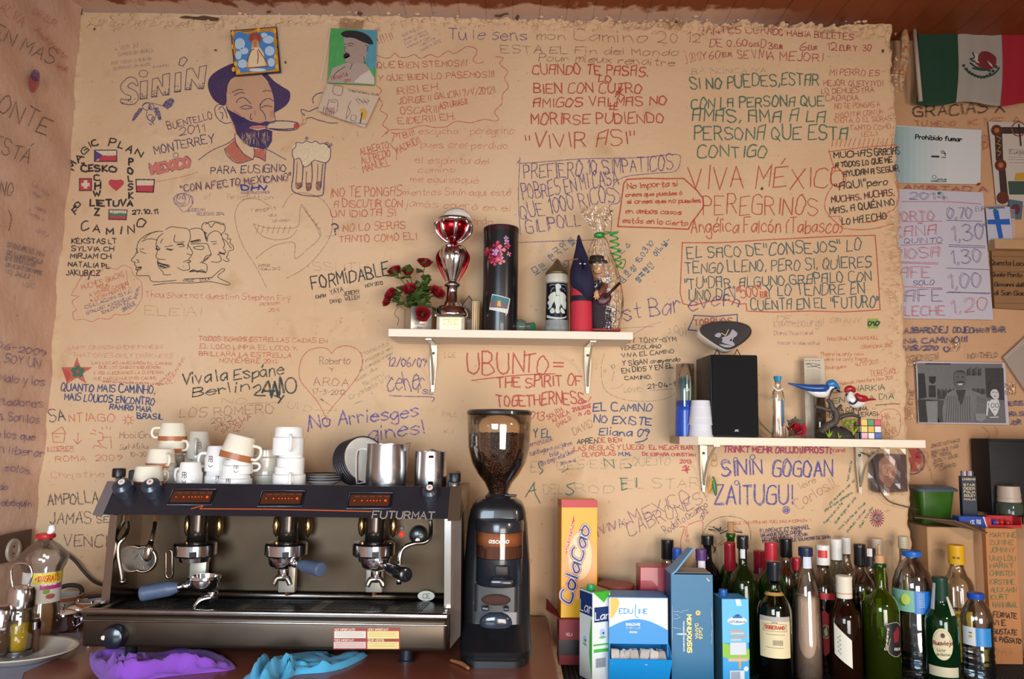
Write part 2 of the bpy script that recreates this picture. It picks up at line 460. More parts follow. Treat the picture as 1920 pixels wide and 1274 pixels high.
def write(surf,parent,mat,w,lines,tile='',jit=1.,name='inscription',sq=False,slant=0,lift=.0012,label=None):
 w*=.80 if jit else 1
 g=G();sc=(TT[tile]if isinstance(tile,str)else tile)[2]
 for t,x0,y0,x1,y1,h in lines:
  a=cv(tile,x0,y0);b=cv(tile,x1,y1);tl(g,surf,t,*a,*b,h/sc,w,jit,lift,sq,slant)
 o=mk(name,g.v,g.f,mat,parent,W=surf.W)
 if label:o['label']=label
 return o
def draw(surf,parent,mat,w,polys,tile='',name='drawing',smooth=True,lift=.0012,label=None):
 g=G()
 for p in polys:
  q=[cv(tile,*a)for a in p]
  ribbon(g,surf,CR(q,4)if smooth and len(q)>2 else q,w,lift)
 o=mk(name,g.v,g.f,mat,parent,W=surf.W)
 if label:o['label']=label
 return o
def pp(s):v=[float(x)for x in s.replace(',',' ').split()];return list(zip(v[::2],v[1::2]))
def fill(surf,parent,mat,poly,tile='',name='drawing',lift=.0008,smooth=False,sub=None,label=None):
 polys=poly if isinstance(poly[0],list)else[poly];vs=[];fs=[]
 for po in polys:
  q=[cv(tile,*a)for a in po]
  if smooth:q=CR(q,4,True)[:-1]
  b=bmesh.new();f=b.faces.new([b.verts.new((x,y,0))for x,y in q]);bmesh.ops.triangulate(b,faces=[f])
  sz=sub or(surf.seg*2)
  for _ in range(7):
   es=[e for e in b.edges if e.calc_length()>sz]
   if not es or sz>1e6:break
   bmesh.ops.subdivide_edges(b,edges=es,cuts=1);bmesh.ops.triangulate(b,faces=b.faces[:])
  b.verts.index_update();n=len(vs)
  vs+=[surf(v.co.x,v.co.y,lift)for v in b.verts];fs+=[tuple(v.index+n for v in f.verts)for f in b.faces];b.free()
 o=mk(name,vs,fs,mat,parent,W=surf.W)
 if label:o['label']=label
 return o
def circ(x,y,r,n=14,ry=None,a0=0,a1=2*pi):
 ry=ry or r;return[(x+r*math.cos(a0+(a1-a0)*k/n),y+ry*math.sin(a0+(a1-a0)*k/n))for k in range(n+1)]
def rect(x0,y0,x1,y1):return[(x0,y0),(x1,y0),(x1,y1),(x0,y1)]
def ex(f):
 f['kind']='structure';return f
 # == structure
def wallmat(name,c1,c2,c3,pinkish=False):
 m=bpy.data.materials.new(name);m.use_nodes=True;nt=m.node_tree;b=nt.nodes['Principled BSDF'];L=nt.links.new
 b.inputs['Roughness'].default_value=.82;b.inputs['Specular IOR Level'].default_value=.25
 tc=nt.nodes.new('ShaderNodeTexCoord')
 def noise(sc,det=5,dis=0):
  n=nt.nodes.new('ShaderNodeTexNoise');n.inputs['Scale'].default_value=sc;n.inputs['Detail'].default_value=det;n.inputs['Distortion'].default_value=dis
  L(tc.outputs['Object'],n.inputs['Vector']);return n
 def mix(f,a,bb,lo=.4,hi=.62):
  mr=nt.nodes.new('ShaderNodeMapRange');mr.inputs[1].default_value=lo;mr.inputs[2].default_value=hi;L(f.outputs['Fac'],mr.inputs[0])
  mx=nt.nodes.new('ShaderNodeMix');mx.data_type='RGBA';L(mr.outputs[0],mx.inputs[0])
  for i,v in((6,a),(7,bb)):
   if isinstance(v,tuple):mx.inputs[i].default_value=(*v,1)
   else:L(v,mx.inputs[i])
  return mx.outputs[2]
 c=mix(noise(1.6,6,.6),rgb(c1),rgb(c2))
 c=mix(noise(9,6,.3),c,rgb(c3),.60,.78)
 n2=noise(70,6);mr=nt.nodes.new('ShaderNodeMapRange');mr.inputs[1].default_value=.66;mr.inputs[2].default_value=.74;mr.inputs[4].default_value=.45
 L(n2.outputs['Fac'],mr.inputs[0]);mx=nt.nodes.new('ShaderNodeMix');mx.data_type='RGBA';L(mr.outputs[0],mx.inputs[0]);L(c,mx.inputs[6]);mx.inputs[7].default_value=(*rgb('8a6a50'),1)
 L(mx.outputs[2],b.inputs['Base Color'])
 n=noise(45,8);n3=noise(420,2);ad=nt.nodes.new('ShaderNodeMath');ad.operation='MULTIPLY_ADD';L(n3.outputs['Fac'],ad.inputs[0]);ad.inputs[1].default_value=.18;L(n.outputs['Fac'],ad.inputs[2])
 bp=nt.nodes.new('ShaderNodeBump');bp.inputs['Strength'].default_value=.6;bp.inputs['Distance'].default_value=.004;L(ad.outputs[0],bp.inputs['Height']);L(bp.outputs[0],b.inputs['Normal'])
 return m
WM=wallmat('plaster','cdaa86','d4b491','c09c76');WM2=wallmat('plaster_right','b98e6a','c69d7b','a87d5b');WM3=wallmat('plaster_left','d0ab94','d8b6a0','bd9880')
CZ=P(900,26).z
def edgeX(z):return edgeX0+.004*math.sin(z*23)+.003*math.sin(z*61+1)+.0015*math.sin(z*170)
vs=[];fs=[];NE=6
for j in range(NZg):
 z=GZ[j];e=edgeX(z)
 for i in range(NXg):
  x=GX[i];x=min(x,e)
  t=max(0,1-(e-x)/.012);vs.append((x,-H[j,i]+.006*t*t,z))
 for k in range(1,NE+1):vs.append((e+.004*math.sin(k*2+z*40)*(k<NE),.006+(REC_Y-.006)*k/NE,z))
n=NXg+NE
for j in range(NZg-1):
 for i in range(n-1):fs.append((j*n+i,j*n+i+1,(j+1)*n+i+1,(j+1)*n+i))
wall_back=mk('wall_back',vs,fs,WM,None,True);ex(wall_back)
g=G();g.box(((WX0+edgeX0)/2,.06,.43),(edgeX0-WX0,.12,.86));ex(g.build('wall_base',WM,wall_back))
g=G()
for k in range(420):
 x=random.uniform(165,1672);y=30+random.gauss(10,8)+(14 if x>1250 else 0)*random.random()
 p=P(x,y);r=random.uniform(.002,.0065)
 b=bmesh.new();bmesh.ops.create_icosphere(b,subdivisions=1,radius=r)
 for v in b.verts:v.co=Vector((v.co.x*random.uniform(1,2),v.co.y*.7,v.co.z))+Vector((p.x,-HW(p.x,p.z),p.z))
 g.bm(b)
for k in range(260):
 y=random.choice([random.uniform(60,330),random.uniform(395,640),random.uniform(395,640),random.uniform(640,960)]);x=1683-abs(random.gauss(0,14))
 p=P(x,y);r=random.uniform(.0012,.0042)
 b=bmesh.new();bmesh.ops.create_icosphere(b,subdivisions=1,radius=r)
 for v in b.verts:v.co=Vector((v.co.x*random.uniform(1,2.2),v.co.y*.5,v.co.z))+Vector((p.x,-HW(p.x,p.z),p.z))
 g.bm(b)
o=g.build('plaster_crumbs',WM,wall_back,True);o['kind']='stuff'
g=G()
for k in range(46):
 y=random.uniform(398,560);x=1664+random.uniform(-8,8);a=P(x,y);b=P(x+random.uniform(14,22),y+random.uniform(-3,3))
 g.tube([(a.x,-HW(a.x,a.z),a.z),(b.x,-HW(b.x,b.z)-.001,b.z)],random.uniform(.0008,.0018),6,smooth=False)
g.build('trowel_ridges',WM,wall_back,True)['kind']='stuff'
DHM=M('5a4230',.9)
for(x,y,rx,ry)in((385,34,30,4),(350,33,12,3),(505,24,6,3),(675,26,6,4),(762,22,5,3),(812,22,9,4),(940,28,14,4),(970,32,5,5),(1088,20,14,2.5),(1172,18,5,4),(1270,38,3,4),(1378,14,14,3),(1350,25,5,3),(1480,34,7,3),(1530,26,12,3),(1600,30,14,3),(1582,40,5,5),(1655,96,2,4),(1428,355,2,3),(152,22,5,8),(178,55,2,3),(405,95,3,2),(536,118,2,3)):
 fill(WALL,wall_back,DHM,[(x+rx*math.cos(a)*random.uniform(.6,1.2),y+ry*math.sin(a)*random.uniform(.6,1.2))for a in[k*2*pi/11 for k in range(11)]],name='chipped_hole',lift=.0045)
g=G();xs=np.linspace(edgeX0-.02,2.5,60);zs=np.linspace(.4,CZ+.1,80);vv=[]
for z in zs:
 for x in xs:vv.append((x,REC_Y+.0025*math.sin(x*19+z*7)*math.sin(z*13)+.001*random.random(),z))
ff2=[(j*60+i,j*60+i+1,(j+1)*60+i+1,(j+1)*60+i)for j in range(79)for i in range(59)]
wall_right=mk('wall_recess',vv,ff2,WM2,None,True);ex(wall_right)
vv=[];ys=np.linspace(.03,-2.9,150);zs=np.linspace(0,CZ+.02,130)
lum=rng.random((20,160))
for z in zs:
 for y in ys:
  b=.004*math.sin(z*9+y*5)+.003*math.sin(z*31+y*17)+.0012*math.sin(z*63-y*80)
  c=.02*math.exp(-((y)/.02)**2)if y>-.05 else 0
  vv.append((cornX(z)+b-.011+c*.2,y,z))
ff2=[(j*150+i,j*150+i+1,(j+1)*150+i+1,(j+1)*150+i)for j in range(129)for i in range(149)]
wall_left=mk('wall_left',vv,ff2,WM3,None,True);ex(wall_left)
g=G();g.box((.4,-1.4,-.02),(4.4,3.2,.04));fl=g.build('floor',M('6d5a4c',.6,noise=.2,nscale=6));ex(fl)
def ceilmat():
 m=M('7c3a14',.5,noise=.35,nscale=14,bump=.2,bscale=80).copy();nt=m.node_tree;b=nt.nodes['Principled BSDF'];L=nt.links.new
 old=b.inputs['Base Color'].links[0].from_socket;tc=nt.nodes.new('ShaderNodeTexCoord');ge=nt.nodes.new('ShaderNodeNewGeometry');sp=nt.nodes.new('ShaderNodeSeparateXYZ');L(ge.outputs['Position'],sp.inputs[0])
 n=nt.nodes.new('ShaderNodeTexNoise');n.inputs['Scale'].default_value=16;n.inputs['Detail'].default_value=7;L(ge.outputs['Position'],n.inputs['Vector'])
 a=nt.nodes.new('ShaderNodeMath');a.operation='MULTIPLY_ADD';L(n.outputs['Fac'],a.inputs[0]);a.inputs[1].default_value=.16;L(sp.outputs['Y'],a.inputs[2])
 x1=nt.nodes.new('ShaderNodeMapRange');x1.inputs[1].default_value=.9;x1.inputs[2].default_value=.6;L(sp.outputs['X'],x1.inputs[0])
 mr=nt.nodes.new('ShaderNodeMapRange');mr.inputs[1].default_value=.018;mr.inputs[2].default_value=.04;L(a.outputs[0],mr.inputs[0])
 mu=nt.nodes.new('ShaderNodeMath');mu.operation='MULTIPLY';L(mr.outputs[0],mu.inputs[0]);L(x1.outputs[0],mu.inputs[1])
 mx=nt.nodes.new('ShaderNodeMix');mx.data_type='RGBA';L(mu.outputs[0],mx.inputs[0]);L(old,mx.inputs[6]);mx.inputs[7].default_value=(*rgb('c9a48e'),1);L(mx.outputs[2],b.inputs['Base Color'])
 return m
CM=ceilmat()
ceiling=mk('ceiling',[(-1.7,REC_Y+.05,CZ+.03),(2.6,REC_Y+.05,CZ+.03),(2.6,-3,CZ+.03),(-1.7,-3,CZ+.03),(-1.7,REC_Y+.05,CZ+.06),(2.6,REC_Y+.05,CZ+.06),(2.6,-3,CZ+.06),(-1.7,-3,CZ+.06)],[(0,1,2,3),(4,5,6,7),(0,1,5,4),(1,2,6,5),(2,3,7,6),(3,0,4,7)],M('5a2c12',.7));ex(ceiling)
g=G();g.box((0,0,0),(.0822,3.1,.028),.0012,1);pk=g.build('plank',CM,ceiling);pk.location=(-1.62,-1.42,CZ+.013)
for i in range(1,52):
 c=pk.copy();COL.objects.link(c);c.location=(-1.62+.0825*i,-1.42,CZ+.013+random.uniform(-.0008,.0008))
g=G();g.box((2.42,-1.4,1.37),(.06,3.2,2.75));ex(g.build('wall_right',WM2))
# == counters
g=G();cnt=thing('bar_counter','reddish brown wooden counter top carrying the coffee machine and the grinder','counter',(-.6,-.455,.98))
g=G();g.box((-.02,.0,.02),(1.46,.87,.04),.004)
g.build('worktop',M('7d4433',.33,noise=.18,nscale=5,coat=.25),cnt)
g=G();g.box((-.02,.02,-.515),(1.40,.80,.92));g.build('cabinet',M('5b3a2a',.6),cnt)
cnt2=thing('back_counter','lower dark counter on the right, carrying cartons and liquor bottles','counter',(1.2,-.3,.89))
g=G();g.box((.07,.0,.018),(2.1,.55,.036),.003);g.build('worktop',M('2c2724',.5,noise=.2),cnt2)
g=G();g.box((.07,0,-.446),(2.0,.5,.88));g.build('cabinet',M('3a2a22',.6),cnt2)
mat_=thing('bar_mat','dark ribbed rubber bar mat under the cartons and bottles','mat',(1.01,-.30,.9265))
g=G();g.box((0,0,.001),(1.74,.53,.002));mb=g.build('base',RUBBER,mat_)
g=G()
for i in range(150):
 x=-.86+i*1.72/149;g.box((x,0,.0025),(.005,.52,.0025))
o=g.build('ribs',M('34393d',.6),mat_);o['kind']='stuff'
RZ=.931
# == shelves
WOODP=M('e7dac6',.55,noise=.06,nscale=14)
def bracket(px,ytop,ybot,shelfz,label,name='shelf_bracket',grp='shelf brackets'):
 p=P(px,ybot);hgt=shelfz-p.z
 t=thing(name,label,'bracket',(p.x,-.004,p.z),group=grp)
 BM_=M('c3b7a4',.35,.55,noise=.1)
 g=G();g.prism([(-.004,0),(.004,0),(.010,hgt*.6),(.010,hgt),(-.010,hgt),(-.010,hgt*.6)],-.009,-.004);g.build('wall_plate',BM_,t)
 g=G();g.box((0,-.085,hgt-.0025),(.016,.15,.004));g.build('arm',BM_,t)
 g=G();g.tube([(0,-.008,.02),(0,-.05,hgt*.62),(0,-.14,hgt-.006)],[.004,.0035,.003],8);g.build('brace',BM_,t,True)
 for zz in(.25,.8):
  g=G();g.ell((0,-.011,hgt*zz),(.004,.0025,.004),10,6);g.build('screw',DARKSTEEL,t,True)
s1z=P(960,648).z;SH1=s1z+.0215
a=P(728,626,-.195);b=P(1187,626,-.195)
t=thing('wall_shelf','pale wooden shelf in the middle of the wall, holding roses, trophy and dolls','shelf',((a.x+b.x)/2,-.1,s1z))
g=G();g.box((0,-.002,.0105),(b.x-a.x,.184,.021),.001);g.build('board',WOODP,t)
s2t=P(1289,819.5,-.2).z;SH2=s2t
a=.462;b=P(1738,834,-.2).x
t=thing('wall_shelf','pale wooden shelf at the right with the black loudspeaker on it','shelf',((a+b)/2,-.1,s2t-.021))
g=G();g.box((0,-.002,.0105),(b-a,.184,.021),.001);g.build('board',WOODP,t)
g=G();g.box((-(b-a)/2+.012,-.0955,.0105),(.05,.0015,.022));g.box((-(b-a)/2-.0008,-.0,.0105),(.0015,.18,.022));g.build('tape',M('b59a7e',.2,alpha=.55),t)
bracket(812,633,735,s1z,'metal bracket under the middle shelf, left one below the trophy')
bracket(1101,633,738,s1z,'metal bracket under the middle shelf, right one beside the spirit writing')
bracket(1318,836,922,s2t-.021,'metal bracket under the right shelf, beside the hanging keychain')
bracket(1610,840,925,s2t-.021,'metal bracket under the right shelf, beside the plastic covered photo')
# == writing on the walls
RED=INK('b83a28',.80,.35);RED2=INK('c4503a',.62,.5);REDF=INK('c86a50',.42,.6);CRIM=INK('a83240',.72,.45);PUR=INK('4a3580',.72,.5);PURD=INK('3a2a5c',.85,.35)
PURF=INK('6a4a80',.42,.6);GRN=INK('2c6a58',.80,.35);GRNF=INK('3f6f60',.40,.7);BLU=INK('1e3f78',.88,.25);BLK=INK('1c1a22',.88,.25);BLKF=INK('33303a',.6,.55);BRN=INK('7a4a3c',.55,.55);BRNF=INK('8a6650',.35,.6);TEAL=INK('1d5560',.85,.3);TL2=INK('23607e',.85,.3)
W_=WALL;B_=wall_back
def wr(mat,w,tile,lines,**k):return write(W_,B_,mat,w,lines,tile,**k)
def dr(mat,w,tile,polys,**k):return draw(W_,B_,mat,w,polys,tile,**k)
def fl_(mat,tile,poly,**k):return fill(W_,B_,mat,poly,tile,**k)
wr(PURF,1.1,'A',[('A VER JU',860,385,1030,350,30),('CUANDO SOY ABUELO',885,420,1142,385,24),('POR TODO LO BUENO',832,485,1130,448,22),('SUPERAR UN AMOR',845,522,1125,490,22),('A MARIN',1140,508,1262,500,20)])
SIN=[pp('1030,640 1015,590 965,575 915,612 898,655 930,700 975,718 968,745 930,745 905,738 902,765 950,782 1005,775 1032,738 1020,690 985,665 955,650 962,630 990,618 1018,640 1030,640')]
SIN2=[pp('1048,610 1102,602 1098,735 1045,742 1048,610'),pp('1140,590 1180,582 1215,650 1215,560 1268,548 1262,710 1215,712 1175,640 1170,722 1130,726 1140,590'),pp('1310,548 1352,540 1350,685 1302,690 1310,548'),pp('1345,440 1375,425 1400,445 1365,495 1335,485 1345,440'),pp('1395,520 1435,508 1480,590 1490,500 1543,488 1520,665 1480,662 1430,590 1425,670 1382,672 1395,520')]
dr(PURD,1.3,'A',SIN,name='inscription');dr(PURD,1.3,'A',SIN2,smooth=False,name='inscription');dr(PURD,1.1,'A',[circ(1070,550,33,12,26)])
hs=[]
for(x0,x1,y0,y1)in((905,1010,735,778),(1048,1096,690,738),(1134,1170,670,722),(1215,1262,655,708),(1304,1348,630,686),(1385,1424,620,668),(1480,1518,600,660)):
 for k in range(26):x=random.uniform(x0,x1);y=y1-(y1-y0)*random.random()**2;hs.append([(x,y),(x+random.uniform(2,7),y+3)])
dr(PURD,1.0,'A',hs,smooth=False)
fl_(INK('3f3f7e',.75,.6),'A',[pp('985,900 1000,860 1040,810 1070,800 1060,830 1020,880 995,910'),pp('1210,790 1240,750 1280,730 1303,750 1290,790 1250,818'),pp('1150,810 1180,800 1200,850 1208,900 1185,900 1170,860')])
dr(INK('3f3f7e',.75,.4),1.3,'A',[circ(1095,795,28),circ(1130,800,22),circ(1125,805,10),pp('1060,790 1100,770 1150,775 1210,790'),pp('1100,830 1095,870 1130,910 1150,900 1165,860 1150,830'),circ(1125,880,22),circ(1145,890,12),pp('1115,920 1130,935 1140,910 1150,930')])
wr(INK('6a3058',.75,.4),2.0,'A',[('BUENTELLO',1258,970,1588,885,52),('2011',1342,1015,1530,985,60)])
wr(PURD,2.2,'A',[('MONTERREY',1160,1155,1598,1062,62)],slant=.08)
MT=(120,240,3.982);CT=(370,40,3.747)
wr(PURD,8.5,MT,[('MEXICO',660,345,945,285,66)],name='inscription',jit=.4)
wr(INK('cf7868',.95,.1),5.8,MT,[('MEXICO',660,345,945,285,66)],name='inscription',lift=.0018,jit=.0);dr(PURD,1.1,MT,[circ(835,205,18)])
wr(PURD,2.2,CT,[('PARA EUSIGNIO',95,1075,622,1052,52),('"CON AFECTO MEXICANO"',-110,1200,655,1110,46)],slant=.06)
wr(INK('a03448',.5,.5),1.2,CT,[('CON AFECTO MEXICANO',-85,1206,640,1122,40)])
wr(INK('2b3b8c',.9,.2),4.2,CT,[('DHV',315,1188,492,1183,34)]);wr(PUR,1.0,CT,[('CONSTRUCCIONES',308,1214,505,1208,14)])
BER=INK('3c2658',.93,.25,400)
fl_(BER,CT,pp('255,295 170,330 110,370 80,410 75,460 95,520 130,565 185,592 205,570 205,500 210,450 230,410 262,385 265,385 260,340'),smooth=True)
fl_(BER,CT,pp('445,365 490,370 540,420 600,460 645,490 650,540 620,590 560,630 540,632 540,560 530,500 500,430'),smooth=True)
fl_(INK('d3a283',.5,.2),CT,pp('210,450 262,390 440,375 500,430 530,520 540,640 530,700 350,700 270,800 240,720 205,590'),lift=.0005)
fl_(BER,CT,pp('200,575 215,620 250,690 290,730 320,712 370,700 440,715 480,700 510,705 480,735 430,730 380,735 360,750 420,765 480,752 525,770 522,840 495,885 460,898 420,888 370,880 320,850 275,790 262,740 240,690 205,620'),lift=.0011)
dr(INK('c8a68c',.7,.3),.7,CT,[[(x,y),(x+random.uniform(-8,8),y+random.uniform(15,45))]for x,y in[(random.uniform(310,500),random.uniform(770,850))for _ in range(70)]],smooth=False,lift=.0019)
fl_(INK('c9686a',.8,.2),CT,pp('365,738 400,742 470,735 480,745 430,755 385,752'),lift=.0018)
dr(PURD,1.5,CT,[pp('185,592 150,585 125,610 130,660 160,700 200,718 235,710'),pp('150,620 175,600 200,640 210,680'),pp('160,640 180,650 175,690'),pp('262,388 230,415 210,455 205,500'),pp('500,430 525,490 540,560 540,640 545,700 520,715'),pp('275,570 290,545 330,538 375,578'),pp('440,590 460,560 500,540 535,560'),pp('300,605 340,590 380,600'),pp('450,605 480,592 525,600'),pp('310,612 350,615 385,605'),pp('440,580 445,620 470,650 480,690'),pp('375,650 370,680 385,690'),pp('350,700 335,700 320,690 330,675'),pp('245,500 290,480 320,482'),pp('260,520 300,500 330,505'),pp('460,490 500,485 520,492'),pp('262,790 265,820 270,860 300,900 330,935 390,970'),pp('395,890 400,930 388,970'),pp('262,820 210,860 100,910 10,975'),pp('190,895 215,950 285,998 385,970'),pp('480,890 475,980'),pp('395,950 430,955 475,982'),pp('485,895 530,920 620,970')])
fl_(INK('c4604e',.75,.35),CT,[pp('190,895 262,830 300,900 330,935 385,970 285,998 230,960'),pp('400,895 470,892 478,975 400,950')],lift=.0007)
fl_(INK('e0c4a0',.7,.2),CT,[pp('180,895 215,950 285,998 200,990 60,960'),pp('485,900 480,980 560,1000 620,975')],lift=.0006)
fl_(INK('d2907c',.5,.3),CT,[pp('250,620 290,640 310,660 280,675 255,660'),pp('505,630 535,625 535,680 510,670'),pp('395,620 410,625 412,660 400,662')],lift=.0009)
dr(PURD,2.0,CT,[pp('478,745 520,705 600,698 690,708 712,730 690,758 620,766 540,760 478,745')],label='drawing of a cigar in the portrait');fl_(INK('dcc0a0',.8,.1),CT,pp('490,742 530,708 600,702 690,712 700,735 640,758 540,755'),lift=.0008);fl_(INK('b83a38',.9,.2),CT,circ(695,733,20,10),lift=.0016)
dr(PURD,2.4,CT,[pp('510,752 560,756 620,757 680,750')])
dr(PURD,1.7,CT,[pp('845,605 810,620 780,632 745,620 728,622 735,645 755,660'),pp('765,682 800,675 840,690 880,700 930,712 985,712'),pp('815,575 810,540 840,510 880,500')]);dr(INK('c06a50',.7),1.2,CT,[pp('715,740 740,700 735,665 750,640'),pp('725,735 760,710 765,675'),pp('720,725 745,715'),pp('740,690 765,690')])
dr(PURD,2.0,CT,[pp('678,965 672,1080 662,1180 720,1215 800,1225 865,1222 882,1200 890,1080 900,990'),pp('740,1010 738,1080 730,1160'),pp('800,985 805,1080 795,1170'),pp('880,1000 870,1090 865,1160')])
fl_(INK('e2cba8',.85,.15),CT,pp('672,870 700,845 760,835 830,840 880,860 930,880 935,960 900,990 850,980 820,985 790,1000 750,1025 735,1000 715,960 680,960 662,920'),lift=.001)
dr(PURD,1.5,CT,[pp('675,965 665,930 670,900 690,880 695,850 740,852 760,838 800,850 830,840 860,860 890,855 930,885 935,920 930,960 905,990 860,985 820,975 795,1000 760,1020 740,1015 730,985 715,960 690,968'),circ(766,820,8),circ(908,857,9),circ(936,866,8),circ(922,880,6)],lift=.0018)
fl_(INK('8a4a38',.7,.5),CT,[pp('692,1130 726,1130 728,1165 700,1175'),pp('760,1130 794,1130 795,1180 765,1190'),pp('835,1120 868,1120 866,1165 838,1180')]);dr(PURD,1.3,CT,[pp('700,990 695,1080 690,1160 710,1175 728,1160'),pp('765,1050 762,1160 775,1190 795,1175'),pp('845,1000 840,1100 832,1160 850,1185 866,1160')])
def one(mat,w,tile,ls):wr(mat,w,tile,[(c,x,y,x+dx,y+dy,h)for c,x,y,dx,dy,h in ls])
one(BLK,3.2,MT,[('M',72,318,22,-50,42),('A',112,262,40,-42,42),('G',150,202,38,-36,42),('I',192,150,10,-8,42),('C',222,140,36,-16,44),('P',335,128,42,8,54),('L',405,142,32,12,52),('A',462,172,38,22,52),('N',530,196,46,24,50)])
one(BLK,3.2,MT,[('O',75,592,42,8,46),('F',90,650,34,-30,44),('C',138,770,50,-10,66),('A',220,778,48,6,54),('M',320,795,50,0,50),('I',410,795,14,0,50),('N',480,790,48,-6,54),('O',550,742,66,-8,66)])
one(BLK,4.2,MT,[('Č',135,328,44,-2,42),('E',188,326,32,-2,42),('S',235,326,38,-3,46),('K',290,325,36,-2,42),('O',345,330,56,-6,46)])
one(BLK,4.0,MT,[('C',230,396,42,-2,42),('H',232,462,42,-4,46),('W',222,512,52,-2,34),('Z',232,652,32,0,48),('P',486,276,28,0,42),('O',480,340,38,0,38),('L',482,400,28,0,38),('S',478,462,32,0,42),('K',484,528,30,0,42)])
wr(BLK,4.2,MT,[('LIETUVA',198,584,512,584,46)]);wr(BLK,2.8,MT,[('27.10.11',512,645,702,643,34)])
wr(BLK,2.3,MT,[('KĖKŠTAS LT',62,864,395,866,36),('SYLVIA CH',60,920,375,922,34),('MIRJAM CH',52,976,355,978,34),('NATALIA PL',36,1036,345,1050,34),('JAKUB CZ',22,1102,270,1106,38)]);dr(BLK,2,MT,[[(205,1068),(185,1135)]])
fr=INK('2a1c2a',.85,.3);R1=INK('c03a48',.9,.2);WH=INK('ead6bc',.75,.2);BV=INK('4a3a86',.9,.2)
fl_(WH,MT,rect(230,168,396,210));fl_(R1,MT,rect(262,206,394,252));fl_(BV,MT,pp('230,168 292,206 230,252'),lift=.0012);dr(fr,1.8,MT,[rect(230,168,396,252)+[(230,168)]],smooth=False,lift=.0016)
fl_(R1,MT,rect(117,380,208,470));fl_(WH,MT,[rect(150,392,176,455),rect(132,412,194,438)],lift=.0013);dr(fr,1.6,MT,[rect(117,380,208,470)+[(117,380)]],smooth=False,lift=.0016)
fl_(WH,MT,rect(538,386,675,432));fl_(R1,MT,rect(540,430,672,480),lift=.001);dr(fr,2.2,MT,[pp('538,386 676,388 668,482 542,478 538,386')],smooth=False,lift=.0016)
fl_(WH,MT,rect(338,612,470,640));fl_(INK('3a7a5c',.85,.2),MT,rect(338,636,466,662));fl_(R1,MT,rect(336,660,464,686));dr(fr,1.8,MT,[pp('338,612 472,614 466,688 336,684 338,612')],smooth=False,lift=.0016);wr(BRN,.8,MT,[('LIETUVA',345,633,460,633,16)],lift=.0018)
HEART=[(0,-.35),(.25,-.75),(.65,-.85),(.98,-.55),(.98,-.1),(.6,.4),(0,1),(-.6,.4),(-.98,-.1),(-.98,-.55),(-.65,-.85),(-.25,-.75)]
fl_(R1,MT,[(390+56*x,425+48*y)for x,y in HEART])
wr(REDF,1.2,MT,[('',0,0,1,1,1)])if 0 else dr(RED2,1.0,MT,[pp('690,400 760,392 900,362 1000,330')])
dr(BLK,1.25,MT,[pp('740,775 690,775 620,800 570,840 550,880 548,920 530,960 508,985 515,1000 535,1005 530,1020 545,1040 540,1060 555,1068 545,1090 555,1105 610,1105 640,1110 668,1150 840,1140'),pp('585,850 640,830 700,840'),pp('600,830 650,790 700,775'),pp('540,905 555,930 545,940'),pp('570,910 600,905'),pp('575,925 600,935 615,940'),pp('545,985 565,1000 550,1010'),pp('540,1045 580,1040 570,1062 540,1058'),pp('740,790 705,820 690,870 700,920 690,960 705,980 760,985'),pp('760,760 800,740 850,745 930,760 945,820 930,870 925,905'),pp('700,885 720,905'),pp('755,890 815,880'),pp('765,905 800,915 820,905'),pp('700,1000 730,1015 780,1025 790,1040 740,1050 715,1030 700,1000'),pp('705,985 700,1010 715,1050 740,1075 745,1095 770,1100 800,1095'),pp('690,900 700,880'),pp('720,860 740,830'),pp('925,870 945,900 962,930 955,950 930,945 920,940'),pp('830,800 825,850 870,855 900,850'),pp('845,875 880,870 900,885 860,890'),pp('955,955 935,985 950,1000 935,1010 940,1040 935,1060 890,1065 850,1045'),pp('895,1005 930,990 950,1000 920,1008'),pp('940,760 1000,750 1045,775 1060,830 1070,850'),pp('945,850 1010,835 1015,850 950,860'),pp('950,870 1060,865 1080,885 1095,930 1100,945 1060,960'),pp('970,890 1040,885 1035,910 980,905 970,890'),pp('1100,950 1060,990 1035,1010 1065,1020 1070,1060 1060,1080'),pp('945,1075 970,1060 1000,1080 1030,1060 1060,1085'),pp('1060,960 1045,985'),pp('1020,1010 1080,965'),pp('1070,790 1040,770 1030,740 1050,710 1080,715 1100,745 1130,710 1170,720 1200,730 1200,770 1170,800'),pp('1070,850 1080,800 1130,770 1170,790 1185,830 1200,870 1190,900'),pp('1100,850 1140,850'),pp('1110,870 1140,865'),pp('1190,900 1210,930 1180,940 1150,945 1170,960 1175,990 1150,1005 1100,1000'),pp('1200,790 1225,800 1220,830 1245,830 1240,860 1262,880 1265,910 1235,920 1225,950 1215,970 1235,990 1215,1000 1190,985'),pp('1190,830 1215,850 1235,880 1250,900'),pp('1060,720 1100,700 1150,705 1200,720'),pp('668,1175 800,1160 950,1160 1090,1150 1170,1165 1225,1175 1238,1160 1150,1115 1200,1065 1180,1055 1110,1115 1090,1122 900,1130')])
dr(BLK,2.6,MT,[pp('710,1010 740,1022 780,1035'),pp('720,1030 760,1045'),pp('950,850 1010,840'),pp('560,1050 580,1045'),pp('850,872 890,868'),pp('1160,930 1200,945'),pp('940,1075 985,1070 1060,1080'),pp('1050,780 1065,830'),pp('690,905 715,912'),pp('770,905 805,912')])
wr(BLK,1.0,MT,[('MAGIC',890,1152,975,1150,20),('STICK',1015,1150,1095,1138,20)])
dr(PUR,1.1,MT,[circ(880,540,60,14,48),circ(875,530,35),pp('820,520 850,580 900,630 960,570 940,500'),pp('840,500 900,490 960,520 965,570'),circ(860,520,12),circ(895,520,12),pp('850,560 880,580 910,560')])
wr(PUR,1.1,MT,[('ANSELMO',925,630,1055,620,22),('VELEGOS 2014',990,655,1198,652,22)])
